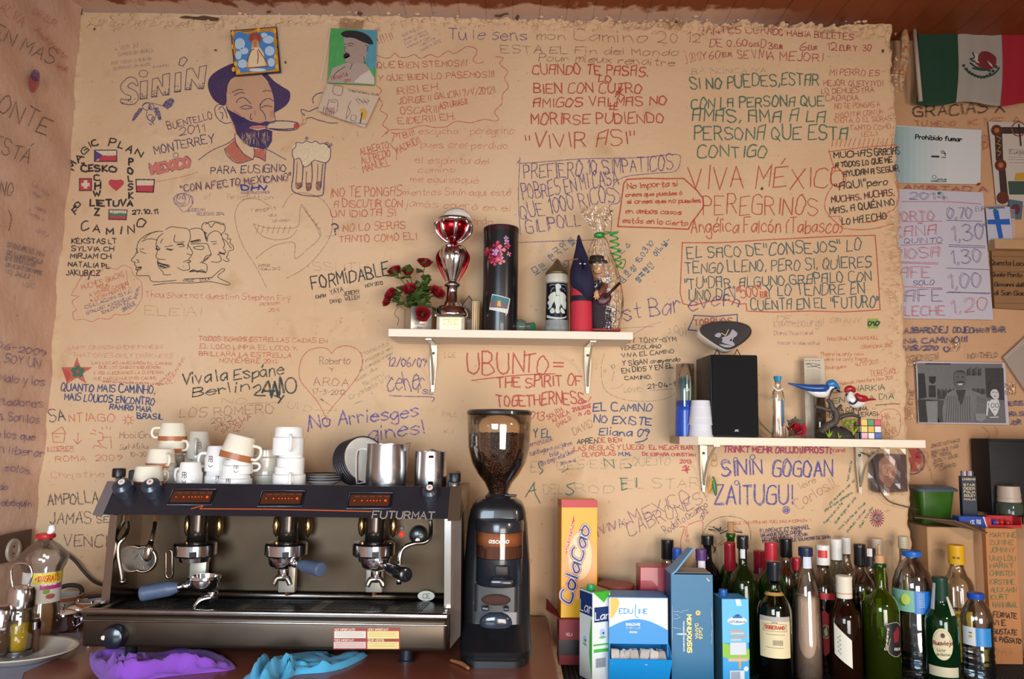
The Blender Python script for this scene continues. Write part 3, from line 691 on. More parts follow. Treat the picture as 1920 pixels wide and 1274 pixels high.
dr(RED2,1.1,'E',[pp('570,870 610,800 680,760 740,770 800,720 870,740 920,710 980,730 1000,780 1055,830 1065,900 1060,960 1030,1010 990,1060 920,1080 860,1075 820,1110 740,1105 690,1130 620,1110 560,1115 545,1060 570,1040 540,980 590,940 535,930 570,870'),[(945,745),(960,860),(980,880)]])
wr(RED2,1.4,'E',[('MUCHES',615,890,775,850,38),('GRACIAS',800,838,930,790,40),('POUR',730,885,820,868,22),('A VOTRE CAMINO',675,945,965,850,24),('A LEÓN HONTI♥',680,985,945,885,24)])
wr(PUR,1.2,'E',[('CSILLAGOM! ISTÁI',640,1035,990,915,24),('GYALOGT A KEDVENC',650,1075,990,958,22),('EMLÉKEM EZ',770,1070,970,990,22),('UNIVERZE',925,1060,1020,1000,30),('BERN',1020,960,1050,870,18)])
wr(RED2,1.2,'E',[('Thou Shalt not question Ste',1090,945,1905,965,42)]);wr(RED2,1.2,'F',[('phen Fry',0,965,262,975,42),('Jackson',20,1010,180,1000,30),('2011',95,1055,175,1055,24)])
dr(BRN,1.1,'',[pp('505,386 480,372 455,376 442,395 442,420 455,460 480,500 500,540'),pp('530,390 545,365 575,362 605,375 622,405 620,440 600,475 570,505 537,523'),pp('475,420 500,427 530,428 558,425 562,395 565,383 580,405 602,440 575,470 560,483 553,484 553,458 540,455 510,463 480,485'),pp('475,420 490,442 520,450 545,445 557,430'),pp('565,386 590,420 600,442')]+[[(485+k*10,424),(480+k*10,438)]for k in range(7)]+[[(572+k*6,398+k*8),(577+k*6,395+k*8)]for k in range(5)],name='drawing')
wr(BRN,1.1,'F',[("l'esprit",-30,310,150,290,32),('du',100,345,150,340,26),('chemin',125,385,255,378,26),('Henda',22,722,105,718,26),('Milano 2012',30,748,180,742,20)])
wr(BRNF,1.4,'E',[('of',1530,215,1580,215,38),('Perception',1700,215,1910,215,38)]);wr(BRNF,1.4,'F',[('tion',10,218,130,215,34)])
wr(BLK,3.0,'F',[('FORMÍDABLE',425,890,1000,785,92)],slant=.05);wr(BLK,1.4,'F',[('NOV 2012',820,875,950,852,26),('KARIN',450,960,525,945,26),('YAYA',560,930,655,905,36),('JEREMY',658,938,778,920,30),('DAVID',558,995,640,985,28),('WILLEM',670,975,775,960,30)])
wr(RED2,2.0,'B',[('QUE BIEN STEMOS!!!',905,505,1570,492,44),('Y QUE BIEN LO PASEMOS!!!',910,600,1775,572,44),('IRIS! EH.',1045,705,1375,665,50),('JORGE!!',1060,775,1305,752,48),('GALICIA! 9/V/2012!!',1335,740,1785,690,48),('OSCAR!!!',1080,850,1365,838,50),('ASTURIAS!!',1375,812,1575,775,42),('EIDER!!! EH.',1065,928,1490,890,46),('TB!!!',1060,1045,1185,1005,44),('MADRID!!',1055,1145,1230,1062,50),('ALBERTO',780,1155,995,1100,50),('ALFREDO',790,1222,1005,1165,50),('MANUEL',800,1285,1000,1230,52),('!!!!!!',912,330,1028,290,56),('N',900,245,925,240,30)])
dr(RED2,1.6,'B',[pp('900,410 950,430 1000,430 1035,395 1070,425 1130,425 1180,405 1230,435 1300,405 1360,425 1430,380 1480,400 1540,365 1580,345 1640,360 1645,400 1620,440 1650,470 1700,460'),pp('1790,420 1845,430 1820,475 1880,530 1855,580 1885,645 1840,700 1835,770 1780,830 1810,880 1790,900 1700,890 1600,915 1490,905 1420,945 1330,950 1240,935 1130,965 1050,965 990,975 940,1020'),pp('900,640 935,670 910,720 945,770 925,820 980,860 945,930 985,965 970,1000'),pp('1015,1060 1030,1000 1010,990 1050,1000 1040,1020'),pp('1005,1070 1020,1100 1050,1130 1045,1190')])
wr(PURF,1.1,'B',[('ELKARTU GU',1098,275,1245,210,20),('Buen camino',1110,305,1275,235,20),('Con el alma',1115,335,1285,255,20),('siempre con',1130,360,1300,285,20),('vosotros',1220,350,1340,290,20),('MARIA 2012',1235,385,1385,310,22)])
wr(PUR,1.8,'B',[('Tu le sens',1440,292,2020,295,85)]);
wr(BRN,1.9,'C',[('mon',185,295,400,295,62),('Camino 2',465,298,1160,315,80),('0',1190,312,1240,312,70),('12',1310,312,1410,312,75),('ESTA EL Fin del Mondo',-80,390,1245,410,52),('Pour mieux renaitre',200,452,1215,485,52)]);wr(RED2,1.3,'C',[('J 2012',1300,470,1420,440,60)])
wr(RED,2.8,'C',[('CUANDO TE PASAS.',155,545,1020,562,72),('LO',648,608,745,608,52),('BIEN CON CUTRO',165,690,970,688,72),('AMIGOS VALMAS NO',160,798,1155,780,66),('LE',730,815,790,818,50),('MORIRSE PUDIENDO',145,925,1135,915,76),('"VIVIR ASI"',110,1105,920,1075,105)],sq=True)
dr(RED,2.4,'C',[[(770,720),(830,660)],[(780,680),(835,710)],[(775,700),(820,640)],[(800,640),(800,720)]],smooth=False)
wr(GRN,3.0,'',[('SI NO PUEDES,',1296,166,1462,160,22),('ESTAR',1465,158,1535,160,23),('CON LA PERSONA QUE',1297,203,1545,198,19),('AMAS, AMA A LA',1298,228,1548,229,22),('PERSONA QUE ESTA',1302,262,1590,262,25),('CONTIGO',1308,296,1437,295,22)],sq=True);wr(GRNF,1.5,'',[('...',1442,293,1462,293,14)])
wr(CRIM,2.0,'C',[('¡ANTES CUA',1435,245,1900,245,60),('DE 0,60',1480,345,1760,340,56),('CNTS.',1775,345,1850,345,26),('D',1858,355,1895,355,54),('Y60',1418,440,1555,432,60),('EUR',1575,420,1645,418,30),('SE VIVI',1690,435,1905,430,58)])
wr(CRIM,2.2,'D',[('NDO HABIA BILLETES',0,255,640,292,46),('3',5,362,40,362,52),('EUR',50,362,110,365,30),('Đ 6',145,370,290,368,58),('EUR',305,370,370,370,32),('Đ12',392,370,520,370,56),('EUR Y',538,372,665,378,36),('Đ30',680,378,772,378,46),('A MEJOR!',-5,445,410,455,60)])
wr(CRIM,1.5,'D',[('MI PERRO ES',465,560,830,565,44),('MEJOR QUE(Y)YO!',415,638,860,645,42),('LO DEMUESTRA',400,698,790,690,38),('CADADIA.',430,755,690,750,42)])
wr(RED2,1.5,'D',[('NO TE PONGAS A',500,815,835,795,40),('DISCUTIR CON UN',510,880,860,850,34),('IDIOTA, O EL SERAS',495,915,920,905,36),('TANTO COMO',610,975,915,965,36),('¡EL!',700,1020,815,1010,34)])
dr(RED2,1.5,'D',[[(470+k*34+random.uniform(-8,8),1095),(485+k*34,1035)]for k in range(14)],smooth=False)
dr(RED2,2.0,'D',[pp('450,1135 600,1115 800,1095 985,1085'),pp('455,1120 475,1200 500,1275')]);dr(RED2,2.0,'H',[pp('545,0 580,60 560,110 480,110 465,60 490,10 540,0'),pp('480,115 440,180 420,260 440,320 540,420 610,440 730,442 840,425 930,400'),pp('950,80 980,200 940,290 900,310 820,375 700,390'),[(445,345),(540,345)],pp('985,0 965,60 975,130')])
wr(BLK,2.4,(1530,120,3.541),[('MUCHAS',120,625,370,612,42),('GRACIAS',390,612,552,600,44),('A TODOS LO QUE ME',128,690,505,655,34),('AYUDAN A SEGUIR',182,750,552,712,38),('"AQUI"',130,840,330,810,46),('pero',340,815,475,805,42)],sq=True)
wr(INK('5a1e30',.9,.3),2.4,(1530,120,3.541),[('MUCHAS, MUCHAS,',102,925,520,870,40)],sq=True);wr(BLK,2.4,(1530,120,3.541),[('MAS, A QUIÉN NO',92,1000,525,935,40),('LO HA ECHO',172,1070,465,1030,44)],sq=True)
wr(RED,2.4,'',[('VIVA MÉXICO',1292,355,1584,352,40),('PEREGRINOS',1318,403,1533,402,34),('Angélica Falcón (Tabasco)',1296,436,1578,437,26)],slant=.03)
wr(PUR,2.3,'',[('PREFIERO 10 SIMPATICOS',983,335,1262,318,26),('POBRES EN MI CASA',982,375,1160,344,28),('QUE 1000 RICOS',978,412,1154,376,28),('GILIPOLL',988,438,1090,422,24)])
dr(PUR,1.4,'',[pp('975,300 980,306 1090,297 1200,296 1268,290 1275,305 1265,322 1230,325 1170,332 1150,350 1162,365 1160,380 1143,385 1147,410 1145,440'),[(975,295),(972,370),(976,440)],[(972,455),(1040,452),(1120,450)]],name='drawing')
dr(RED,2.6,'G',[pp('790,415 815,250 835,95 860,65 1000,58 1150,62 1280,60 1380,150 1425,210 1430,270 1380,340 1340,390 1315,440 1150,432 980,425 790,418')],smooth=False,name='drawing')
wr(RED,2.2,'G',[('No Importa si',862,135,1240,118,42),('crees que puedes ó',850,195,1270,182,30),('si crees que no puedes',862,245,1408,240,32),('en ambos casos',848,318,1262,330,36),('estás en lo cierto',828,390,1310,412,38)])
wr(TEAL,2.4,'',[('EL SACO DE"CONSEJOS" LO',1288,486,1614,470,21),('TENGO LLENO, PERO SI, QUIERES',1285,514,1632,502,20),('"TU"DAR, ALGUNO GRAPALO CON',1283,543,1632,528,19),('UNO DE',1292,565,1368,562,20),('Y LO TENDRE EN',1436,556,1620,551,20),('CUENTA EN EL "FUTURO"',1408,582,1646,576,20)],sq=True)
wr(PUR,2.4,'',[('V',1372,564,1383,562,22)]);wr(RED,2.4,'',[('"500"',1383,562,1428,555,22),('EUR',1425,558,1438,558,10)])
dr(RED,1.9,'',[pp('1279,455 1277,500 1275,550 1280,570 1295,574 1330,566 1360,562 1385,571 1398,570 1400,584 1450,586 1520,584 1580,586 1648,582 1645,520 1640,442 1560,444 1440,450 1350,456 1279,456')],smooth=False,name='drawing')
wr(PUR,2.6,'',[('est Bar ever',1148,604,1368,572,32)],slant=.06);dr(PUR,2.6,'',[pp('1372,572 1378,562 1386,566 1383,576')]);dr(BLU,2.0,'',[pp('1302,592 1290,619 1345,624'),pp('1300,592 1340,594 1382,590 1382,620')],smooth=False);wr(RED,2.2,'',[('TORRIJOS',1302,611,1372,608,11)])
dr(PURF,1.1,'',[[(1165,616),(1200,614),(1225,613)],[(1187,628),(1215,612),(1240,604)]])
KO=[('모든',1003,517,1026,502,14),('한국인들',1034,491,1080,455,15),('수',1177,468,1184,461,10),('펜',1163,478,1174,468,10),('김효정',1167,533,1195,505,13),('15.03.10',1198,495,1226,457,10),('행복했던',1197,532,1228,500,12),('어느날-',1232,483,1258,452,12),('만',1141,531,1150,527,12),('신',1061,505,1066,498,11)]
wr(TL2,1.7,'',KO)
wr(RED2,2.2,'F',[('¡NO TE PONGAS',555,195,1085,180,70),('A DISCUTIR CON',580,270,1090,270,56),('UN IDIOTA SI',560,345,1040,335,50),('NO LO SERAS',650,455,1115,430,54),('TANTO COMO EL!',620,540,1200,515,52)],sq=True);wr(PURD,3.2,'F',[('?',578,480,620,475,80)]);wr(PUR,1.6,'F',[('....',520,492,585,490,10)])
wr(RED2,1.1,'B',[('escucha:',1215,1000,1525,1000,50),('peregrino',1600,1000,1925,1000,56),('pues creí perdido',1230,1100,1880,1110,50),('el espíritu del',1190,1215,1740,1225,52)]);wr(RED2,1.1,'F',[('camino',1210,12,1490,10,40),('me equivoqué',1155,80,1660,95,46),('mientras Sinín aquí esté',1095,180,1900,188,50),('jamás caerá en el',1110,265,1900,305,52),('recuerdo',1430,405,1765,405,56)])
wr(REDF,1.3,'I',[('LIGHT CROSSING EMPTYNESS',512,62,1215,55,24),("THAT GIVES ONLY DARKNESS",545,118,1290,128,30)]);wr(RED2,1.1,'I',[('LAS LOCAS MARCARON EL CAMINO',690,172,1285,178,20),('QUE LOS SABIOS SIGUIERON',740,205,1195,208,20),('Y ASI ALEGRAMOS LA GUITERRA',700,250,1225,245,22),('QUE MARCO NUESTRO CAMINO',700,292,1170,288,22),('ESTA',1250,325,1310,260,24),('CAMINA!',1305,255,1385,130,24),('CORAZON',1185,335,1280,240,20)]);wr(CRIM,1.1,'I',[('AMISTAD NO HAGAS CUENTA LA PENA',765,308,1225,330,14)])
st=[(578+(120 if k%2==0 else 46)*math.sin(k*pi/5),230-(110 if k%2==0 else 44)*math.cos(k*pi/5))for k in range(10)]
fl_(INK('c85048',.75,.4),'I',st);
for a in range(5):fl_(INK('3a7058',.85,.3),'I',circ(585+32*math.sin(a*1.26),228-28*math.cos(a*1.26),21,10),lift=.0014)
fl_(INK('c85048',.8,.2),'I',circ(588,228,12,8),lift=.0018)
wr(BLU,2.6,'I',[('QUANTO MAIS CAMINHO,',462,370,1160,392,56),('MAIS LOUCOS ENCONTRO',490,440,1155,478,52),('RAMIRO MAIA',822,508,1130,528,38),('BRASIL',1028,580,1220,585,38)],slant=.04)
wr(INK('2c3c50',.75,.5),2.8,'I',[('SA',378,600,495,585,85)]);wr(RED2,2.0,'I',[('NT',525,605,620,600,60),('IAGO',640,600,862,600,58)])
dr(RED2,1.3,'I',[[(960+22*math.cos(a),590+22*math.sin(a)),(960+45*math.cos(a),590+40*math.sin(a))]for a in[k*pi/4 for k in range(8)]]+[circ(960,590,20)],smooth=False)
dr(RED2,1.5,'I',[pp('395,690 470,640 498,690'),pp('400,690 405,755 485,755 490,690 400,690'),[(590,685),(585,765)],[(560,735),(585,770),(615,740)],[(420,715),(450,718)],[(680,690),(720,695)],[(700,660),(720,675)],[(765,645),(770,660)],[(800,640),(800,655)],[(830,640),(825,660)],pp('740,680 770,690 775,740 740,745'),pp('700,800 710,780 750,785 760,800'),pp('770,720 830,715 835,800'),pp('735,745 770,790 800,800')],smooth=False)
wr(RED2,1.5,'I',[('INTERER',360,818,555,812,26),('ROMA  2009',425,898,915,895,42)]);dr(RED2,1.2,'I',[[(360,822),(560,824)]]);wr(REDF,1.5,'I',[('ChristIne',395,1020,785,1015,46)])
wr(BRN,1.5,'I',[('Mooi!Gran',895,725,1185,722,46),('Sud-Afrika',900,808,1110,805,38),('10-2009',975,865,1160,862,34)])
wr(BLKF,3.2,'I',[('AMPOLLA',365,1225,745,1205,84)]);wr(BLKF,2.6,'M',[('JAMAS',385,110,690,110,80),('SE',735,105,820,105,50),('VENCI',485,280,805,280,85)])
wr(REDF,1.3,'E',[('TODOS SOMOS',1490,1265,1900,1270,24)])
Z4=(300,620,3.4286)
wr(RED2,1.6,Z4,[('TODOS SOMOS ESTRELLAS CAIDAS EN',250,65,1080,82,28),('EL LODO.LIMPIA EL LODO Y',255,115,880,130,28),('BRILLARÁ LA ESTRELLA',252,162,845,175,28),('NOVIEMBRE 2011.',385,208,760,212,28)])
wr(INK('20302e',.9,.5,90),3.0,Z4,[('Viva la Espáne',150,345,800,285,74),('Berlin',210,425,580,385,60)],slant=.03);dr(INK('20302e',.92,.5,90),4.0,Z4,[pp('740,330 770,420 775,300 800,400'),pp('660,400 700,330 720,430 740,340 760,420'),pp('670,390 740,390')]);dr(INK('20302e',.85,.4,90),2.8,Z4,[pp('600,370 640,350 650,380 610,415 680,420'),circ(845,355,36,12,50),pp('740,420 780,440 760,470 800,420')])
wr(BRN,1.6,Z4,[('LOS ROMERO',130,560,735,530,58),('2012',330,600,465,585,36)]);wr(CRIM,1.4,Z4,[('ONE',360,640,425,605,24),('SANTI',405,665,520,580,26),('SMA',505,630,590,560,30),('4',475,660,520,650,36)])
wr(BRNF,1.3,Z4,[('NO',400,470,560,470,40),('UI D',820,495,970,530,44),('LCE',1830,175,1900,175,34),('PALE',1820,555,1910,555,30),('KI',1830,665,1880,665,28)]);dr(BRNF,1.2,Z4,[[(560,470),(790,462)],[(1000,512),(1140,515)]]);dr(BLK,1.8,Z4,[[(1038,442),(1052,452)]]);dr(BRN,1,Z4,[[(1052,452),(1105,488)]]);dr(GRNF,1.4,Z4,[[(1245,475),(1310,450)]])
HT_=pp('1105,150 1080,120 1030,112 960,130 915,180 898,250 905,320 950,380 1010,450 1050,520 1080,590');dr(RED2,1.6,Z4,[HT_,pp('1105,152 1140,115 1200,100 1265,120 1300,170 1300,230 1270,300 1200,390 1130,470 1080,535')],name='drawing')
wr(BRN,1.6,Z4,[('Roberto',1030,220,1225,218,46),('Y',1095,268,1122,268,30),('AROA',990,355,1215,355,48),('17-3-2012',985,412,1190,412,32)])
wr(GRNF,1.4,Z4,[('Momento',1305,165,1475,95,30),('feliciano en',1305,215,1495,120,22),('el camino',1290,265,1420,200,22),('a dair',1430,190,1505,150,20),('buen dia',1265,330,1400,250,22),('Sinin!',1315,360,1440,290,26),('Crystelle 1/13',1225,445,1490,310,28)])
wr(PUR,2.6,Z4,[('12/06/09',1468,230,1715,235,56)]);wr(PUR,2.4,Z4,[('ceher',1468,400,1712,370,130),('1 SL',1650,400,1755,415,30)],jit=1.4);dr(PUR,1.8,Z4,[[(1475,420),(1600,425),(1755,430),(1750,460)]])
wr(INK('56409c',.75,.6,110),3.2,Z4,[('¡No Arriesges',955,635,1660,548,82),('gines!',1345,710,1700,668,96)],slant=.05)
wr(RED,3.4,'J',[('UBUN',1580,250,2000,240,158)]);wr(RED,3.4,'K',[('TO',80,240,270,240,130),('=',310,215,385,215,80),('THE SPIRIT OF',-110,350,525,330,78),('TOGETHERNESS',-110,490,540,465,86)]);dr(RED,2.0,'K',[pp('-300,295 -100,270 100,252 320,245')]);wr(RED,2.4,'K',[('2013',90,580,240,590,60)])
wr(RED,1.7,'K',[('SOUTH',270,585,380,520,32),('AFRICA',310,612,430,540,34),('(MALI)',345,645,440,585,34)]);wr(R1,2.4,'K',[('Ольга',462,475,632,440,42),('21.5.2012',455,525,585,495,24),('Вологда',460,570,605,535,32)])
wr(BRN,1.4,'K',[('DAVID',465,700,605,640,52)]);wr(BLU,2.7,'K',[('EL CAMINO',605,520,1045,525,58),('NO EXISTE',610,608,1040,632,54),('Eliana 09',650,700,1025,715,52)]);dr(BLU,2.2,'K',[pp('1010,725 980,745 920,758')])
wr(BLK,2.2,'K',[('APREN',488,768,640,762,36)]);wr(RED,1.8,'K',[('DE BIEN',645,760,820,752,34),('LAS REGLAS Y LUEGO',465,820,985,805,36),('OLVIDALAS',525,865,775,852,34)]);wr(BLU,2.2,'K',[('M.M.',798,858,890,855,28)])
wr(R1,1.9,'K',[('EL MEJOR BAR',1025,808,1352,812,28),('DE ESPAÑA CHRISTIAN',975,855,1370,860,22),('2013',1252,912,1340,912,24)]);dr(R1,2.4,'K',[pp('1275,945 1300,930 1295,970 1320,935'),pp('1305,950 1308,985'),pp('1270,965 1325,960')])
wr(TL2,2.8,'K',[('Y EL',160,722,288,718,58),('L',-80,740,-65,740,50)]);wr(PUR,1.4,'K',[('ernotzatik',135,790,305,745,38),('santiagora zuzjaren',135,858,450,775,36),('bila',285,862,345,850,36),('Ilia Bego eta Unai',220,935,465,835,32),('2011-11-16',362,930,478,900,22)],slant=.15)
wr(GRN,2.0,'K',[('N',695,945,765,945,72)]);dr(GRN,2.2,'K',[pp('870,915 890,930 880,945 840,945'),pp('230,900 200,910 210,950 230,965 210,995'),pp('470,1060 410,1080 450,1110 460,1130 430,1150 400,1140'),pp('170,1055 100,1165'),pp('165,1060 170,1130 210,1210'),pp('125,1125 180,1110'),pp('815,1025 820,1110'),pp('805,1025 860,1025'),pp('820,1065 855,1060'),pp('820,1115 860,1100'),pp('930,1020 930,1090'),pp('375,980 420,950')],smooth=True)
wr(GRNF,1.6,'K',[('ES',140,980,240,980,90),('DES ESTE',340,960,860,945,60),('QUEJTO',900,930,1180,925,54),('DEL',240,1145,380,1140,70),('ROD',480,1135,760,1130,60),('EL STAR',830,1100,1400,1095,70)]);
wr(BLK,1.6,(1140,540,3.4286),[('SOY TONY-GYM',90,355,440,345,28),('VENEZOLANO',80,400,340,388,24),('VIVA EL CAMINO',90,450,425,420,26)]);wr(BLK,1.9,'K',[('Y SIGAN creyendo',822,185,1255,150,34),('EN DIOS Y EN EL',822,240,1200,200,36),('CAMINO.',842,290,1045,282,28),('21-04-11',1012,358,1235,335,36)]);dr(GRNF,1.4,'K',[[(965,15),(1065,12)],[(1030,370),(1120,362),(1200,358)],pp('690,90 665,200 680,340 740,400 850,440 1000,450 1150,430 1220,390'),circ(690,222,10),circ(755,190,12),pp('730,180 760,230 745,300'),pp('725,355 790,350 830,320')]);wr(GRNF,1.6,'K',[('LOVE',835,385,960,378,34)])
Z5=(1260,820,4.3636)
wr(INK('b03460',.85,.2),3.2,Z5,[('TRINKT MEHR ORUJO!!!PROST!',420,125,1300,132,48)],name='inscription');wr(R1,1.4,Z5,[('Yana',1310,125,1415,120,34)])
for dx,dy in((0,0),(7,5)):wr(INK('4a4a9c',.8,.5),2.6,Z5,[('SININ',405+dx,318+dy,735+dx,300+dy,118),('GOGOAN',825+dx,318+dy,1310+dx,320+dy,130),('ZAITUGU!',345+dx,550+dy,985+dx,545+dy,160)],jit=.5)
dr(INK('4a4a9c',.8,.5),1.8,Z5,[circ(520,185,16),circ(660,165,20),circ(530,375,18),circ(937,598,28),circ(937,598,16),circ(937,602,8)]);wr(BRN,1.4,Z5,[('leire',1060,425,1185,370,52),('Carlos!!',1040,595,1340,400,90)])
wr(PURF,1.6,'O',[('¡VIVA:',645,195,885,120,60)]);wr(INK('6a3a6a',.7,.5),1.7,'',[('¡VIVA:',1122,1006,1178,984,16),('MEXICO',1187,981,1296,940,24),('CABRONES!',1182,1008,1326,940,24),('Rodolfo',1250,1003,1286,977,15),('Ocampo',1290,975,1328,950,12),('2012',1318,975,1328,960,8)])
wr(RED2,1.4,Z5,[('QUE SI ENTRA NO VUELVAS A ESPAÑA',510,718,1110,695,22)]);wr(PURD,1.7,Z5,[('FLORENCE ET RAPHAEL',725,785,1130,750,30),('UN AMOUR SUR LE CHEMIN',730,818,1060,785,24),('DEMAIN VERS L AVENIR',740,850,1115,808,24),('POUR TOUJOURS LE SOUVENIR DE SININ',745,872,1300,830,24)])
for k,(a,b)in enumerate([((1445,360),(1475,200)),((1290,560),(1500,360)),((1255,610),(1480,460)),((1255,715),(1400,545)),((1340,710),(1510,500)),((1370,765),(1590,545)),((1440,780),(1595,600)),((1545,745),(1650,580))]):wr(GRN,1.3,Z5,[(['non eso la','yo quiero ver el','para que siempre','fuerza en la fe','que siga en pie','nos junte el final','puedo volver','del todo'][k],*a,*b,20)])
dr(INK('8a2a50',.8),2.4,Z5,[[(1680+22*math.cos(a),665+22*math.sin(a)),(1680+58*math.cos(a),665+72*math.sin(a))]for a in[k*pi/9 for k in range(18)]],smooth=False);fl_(GRN,Z5,circ(1682,665,16,10))
dr(BLKF,1.2,Z5,[pp('250,800 290,720 370,665 460,650 560,665 620,710 645,790 635,880 600,940'),pp('300,760 350,770 400,740'),pp('300,730 400,760 460,790'),pp('340,780 410,765 480,700'),pp('500,760 580,780'),pp('520,740 570,770'),pp('330,900 350,940 380,960'),pp('370,740 390,775')]);dr(BLK,2.2,Z5,[pp('300,755 350,762'),pp('340,735 385,768 400,740'),pp('395,790 480,755'),pp('510,775 575,785'),pp('330,880 360,930'),pp('360,900 340,950')]);dr(RED2,1.6,Z5,[pp('130,720 245,685 250,780'),pp('60,740 100,740 70,860 80,940'),pp('370,885 430,840'),pp('385,890 425,870')]);wr(RED2,1.4,Z5,[('MADRID',105,740,115,860,22)])
wr(PURF,1.2,'H',[("Luxembourg!!",40,1170,405,1165,60),('Diana Tina Mara!',40,1230,330,1228,28)]);wr(PURF,1.2,'L',[('Oscar in due mondi',70,25,380,30,28)]);wr(RED2,1.3,'H',[('THOU SHALT ALWAYS KILL',435,1272,815,1262,24)]);wr(RED2,1.3,'L',[('GRANDPA JOE',690,58,915,45,22),('There is only now',385,112,705,108,26),('there is only here',385,150,735,145,26),('4/11/2011',650,190,815,170,34),('Rodriguez',425,215,580,200,26),('TERESA♥',760,265,945,240,44),('Hannah Montfort Nov 2011',535,330,925,285,26),('VIVA',820,665,910,640,50)])
wr(GRN,1.9,'L',[('EL ANARKIA',480,385,870,365,44),('EN CADA DIA',480,465,935,430,40)]);wr(BLK,1.6,'L',[('EN LA COMUNA,',450,535,745,515,30),('QUEDATE VERAS!',455,572,815,555,30)]);dr(BLK,1.3,'L',[pp('800,480 900,470 980,470'),]);dr(RED2,1.1,'L',[pp('820,560 860,515 940,510 985,550 985,640 970,700 900,720')]);wr(RED2,1.6,'L',[('CHA',820,595,910,575,46),('AMA',875,705,965,690,48)])
fl_(INK('8cae4c',.85,.1),'H',rect(735,1108,815,1182));wr(BLK,3.0,'H',[('010',738,1160,820,1160,30)],lift=.0016)
wr(BRNF,1.4,'H',[('DE',60,1130,180,1130,40),('GRANY',460,1140,690,1140,36)]);wr(BRNF,1.4,'E',[('ELEIAI',1085,1080,1500,1090,60)]);wr(BRNF,1.4,'F',[('SSUTIA',430,750,860,750,60)]);wr(GRNF,1.2,'C',[('BA NUNCA YA',1345,545,1900,545,40)]);dr(GRNF,1.3,'G',[pp('1175,1180 1185,1210 1170,1215'),circ(1225,1185,14,8,26),circ(1262,1205,16,8,30),pp('1290,1140 1300,1240'),],name='drawing')
LK=INK('2a2430',.75,.4)
def lw(mat,w,lines,tile='',**k):return write(LEFT,wall_left,mat,w,lines,tile,**k)
lw(LK,2.4,[('IVEN MAS',-170,205,395,490,105),('MONTE',-120,780,350,1010,130),('ESTÁ',-60,1125,210,1225,110)],'A');lw(LK,2.2,[('NO',0,180,95,195,100)],'E');draw(LEFT,wall_left,LK,2,[pp('70,300 90,360 70,450')],'E')
lw(INK('b84050',.6,.5),1.7,[('ALVA',-10,70,165,200,80),('GEZUR',250,95,415,200,44),('Amalajante',265,230,490,450,44),('GAUR',425,495,500,540,36)],'A')
fill(LEFT,wall_left,INK('b04650',.8,.4),pp('215,600 240,560 300,600 290,650 260,690 235,680'),'A',smooth=True);fill(LEFT,wall_left,INK('503a80',.75,.4),pp('230,570 260,520 300,540 300,600 270,610'),'A',smooth=True,lift=.001)
lw(PURF,1.6,[('La vida',240,110,360,190,40),('es asi',250,170,300,210,30),('y punto',265,280,340,320,30),('Txema A',200,320,325,385,34),('Goffy',275,455,355,500,34)],'E');lw(INK('3a5a80',.7,.5),1.8,[('SI NO EMPEÑAS JAMÁ',60,570,330,645,34),('DEL CAMINO MARCA LO',55,625,315,700,30),('QUE SERA LO MIO',45,665,265,720,30),('GRACIAS SIEMPRE',45,715,320,780,28),('NO, JALE!!',45,765,220,810,32)],'E');lw(GRNF,1.6,[('LOIC',170,860,262,880,30)],'E')
LP=INK('54408c',.72,.5,110)
lw(LP,2.2,[('06-2009',-20,50,350,120,46),('SOY UN',35,155,300,205,66),('Malo y los',0,300,335,335,62),('libertadores',-160,465,325,495,60),('sten. Son los',-120,580,295,615,62),('a los que',-20,715,265,745,56),('n liberar',0,835,335,870,66),('solos.',40,965,245,1000,56),('do',0,1110,60,1115,44),('cabequin',-20,1225,240,1240,50)],'I')
# == coffee machine
CZ0=1.02
mach=thing('espresso_machine','large black and steel three group espresso machine on the wooden counter','coffee machine',(-.56,-.32,CZ0))
Yf=-.52;xL=P(152,1190,Yf).x;xR=P(838,1190,Yf).x;zt=P(500,1158,Yf).z;zb=P(500,1220,Yf).z
def zz(px,py,Y):return P(px,py,Y).z
def xx(px,py,Y):return P(px,py,Y).x
cx=(xL+xR)/2
g=G();g.box((cx,-.31,(zt+zb)/2),(xR-xL,.42,zt-zb),.010,3);g.build('base_housing',M('4d4238',.33,.8,noise=.25,nscale=8),mach,W=True,auto=True)
RIM=M('8d8782',.22,1,noise=.15)
g=G()
for(c,d)in(((cx,-.5155,zt+.006),(xR-xL+.004,.013,.014)),((cx,-.115,zt+.006),(xR-xL+.004,.012,.014)),((xL+.004,-.315,zt+.006),(.012,.40,.014)),((xR-.004,-.315,zt+.006),(.012,.40,.014))):g.box(c,d,.004,3)
g.box((cx,-.5215,zt-.012),(xR-xL,.006,.004),.0015)
g.build('tray_rim',RIM,mach,W=True,auto=True)
g=G();g.box((cx,-.43,zt+.004),(xR-xL-.01,.165,.004));tray=g.build('drip_tray',M('23252a',.22,.7,noise=.2,nscale=15),mach,W=True)
g=G()
for i in range(104):
 x=xL+.06+i*(xR-xL-.12)/104
 if int(i/13)%2==1 and i%13<4:continue
 for j in range(5):g.box((x+.003*j,-.485+.025*j,zt+.0064),(.0022,.017,.0012),rot=Matrix.Rotation(-.25,3,'Z'))
o=g.build('drain_slots',M('4a4d55',.3,.8),mach,W=True);o['kind']='stuff'
Yb=-.345;bl=xx(214,1040,Yb);br_=xx(838,1040,Yb)
g=G();g.box(((bl+br_)/2,Yb+.006,(zt+1.35)/2),(br_-bl,.012,1.35-zt));bp_=g.build('back_panel',M('473b2f',.36,1,noise=.3,nscale=6,bump=.08,bscale=8),mach,W=True)
g=G();g.tube([(bl,Yb-.006,zt+.012),(br_,Yb-.006,zt+.012)],.011,12,smooth=False);g.build('panel_foot_curve',DARKSTEEL,mach,W=True,smooth=True)
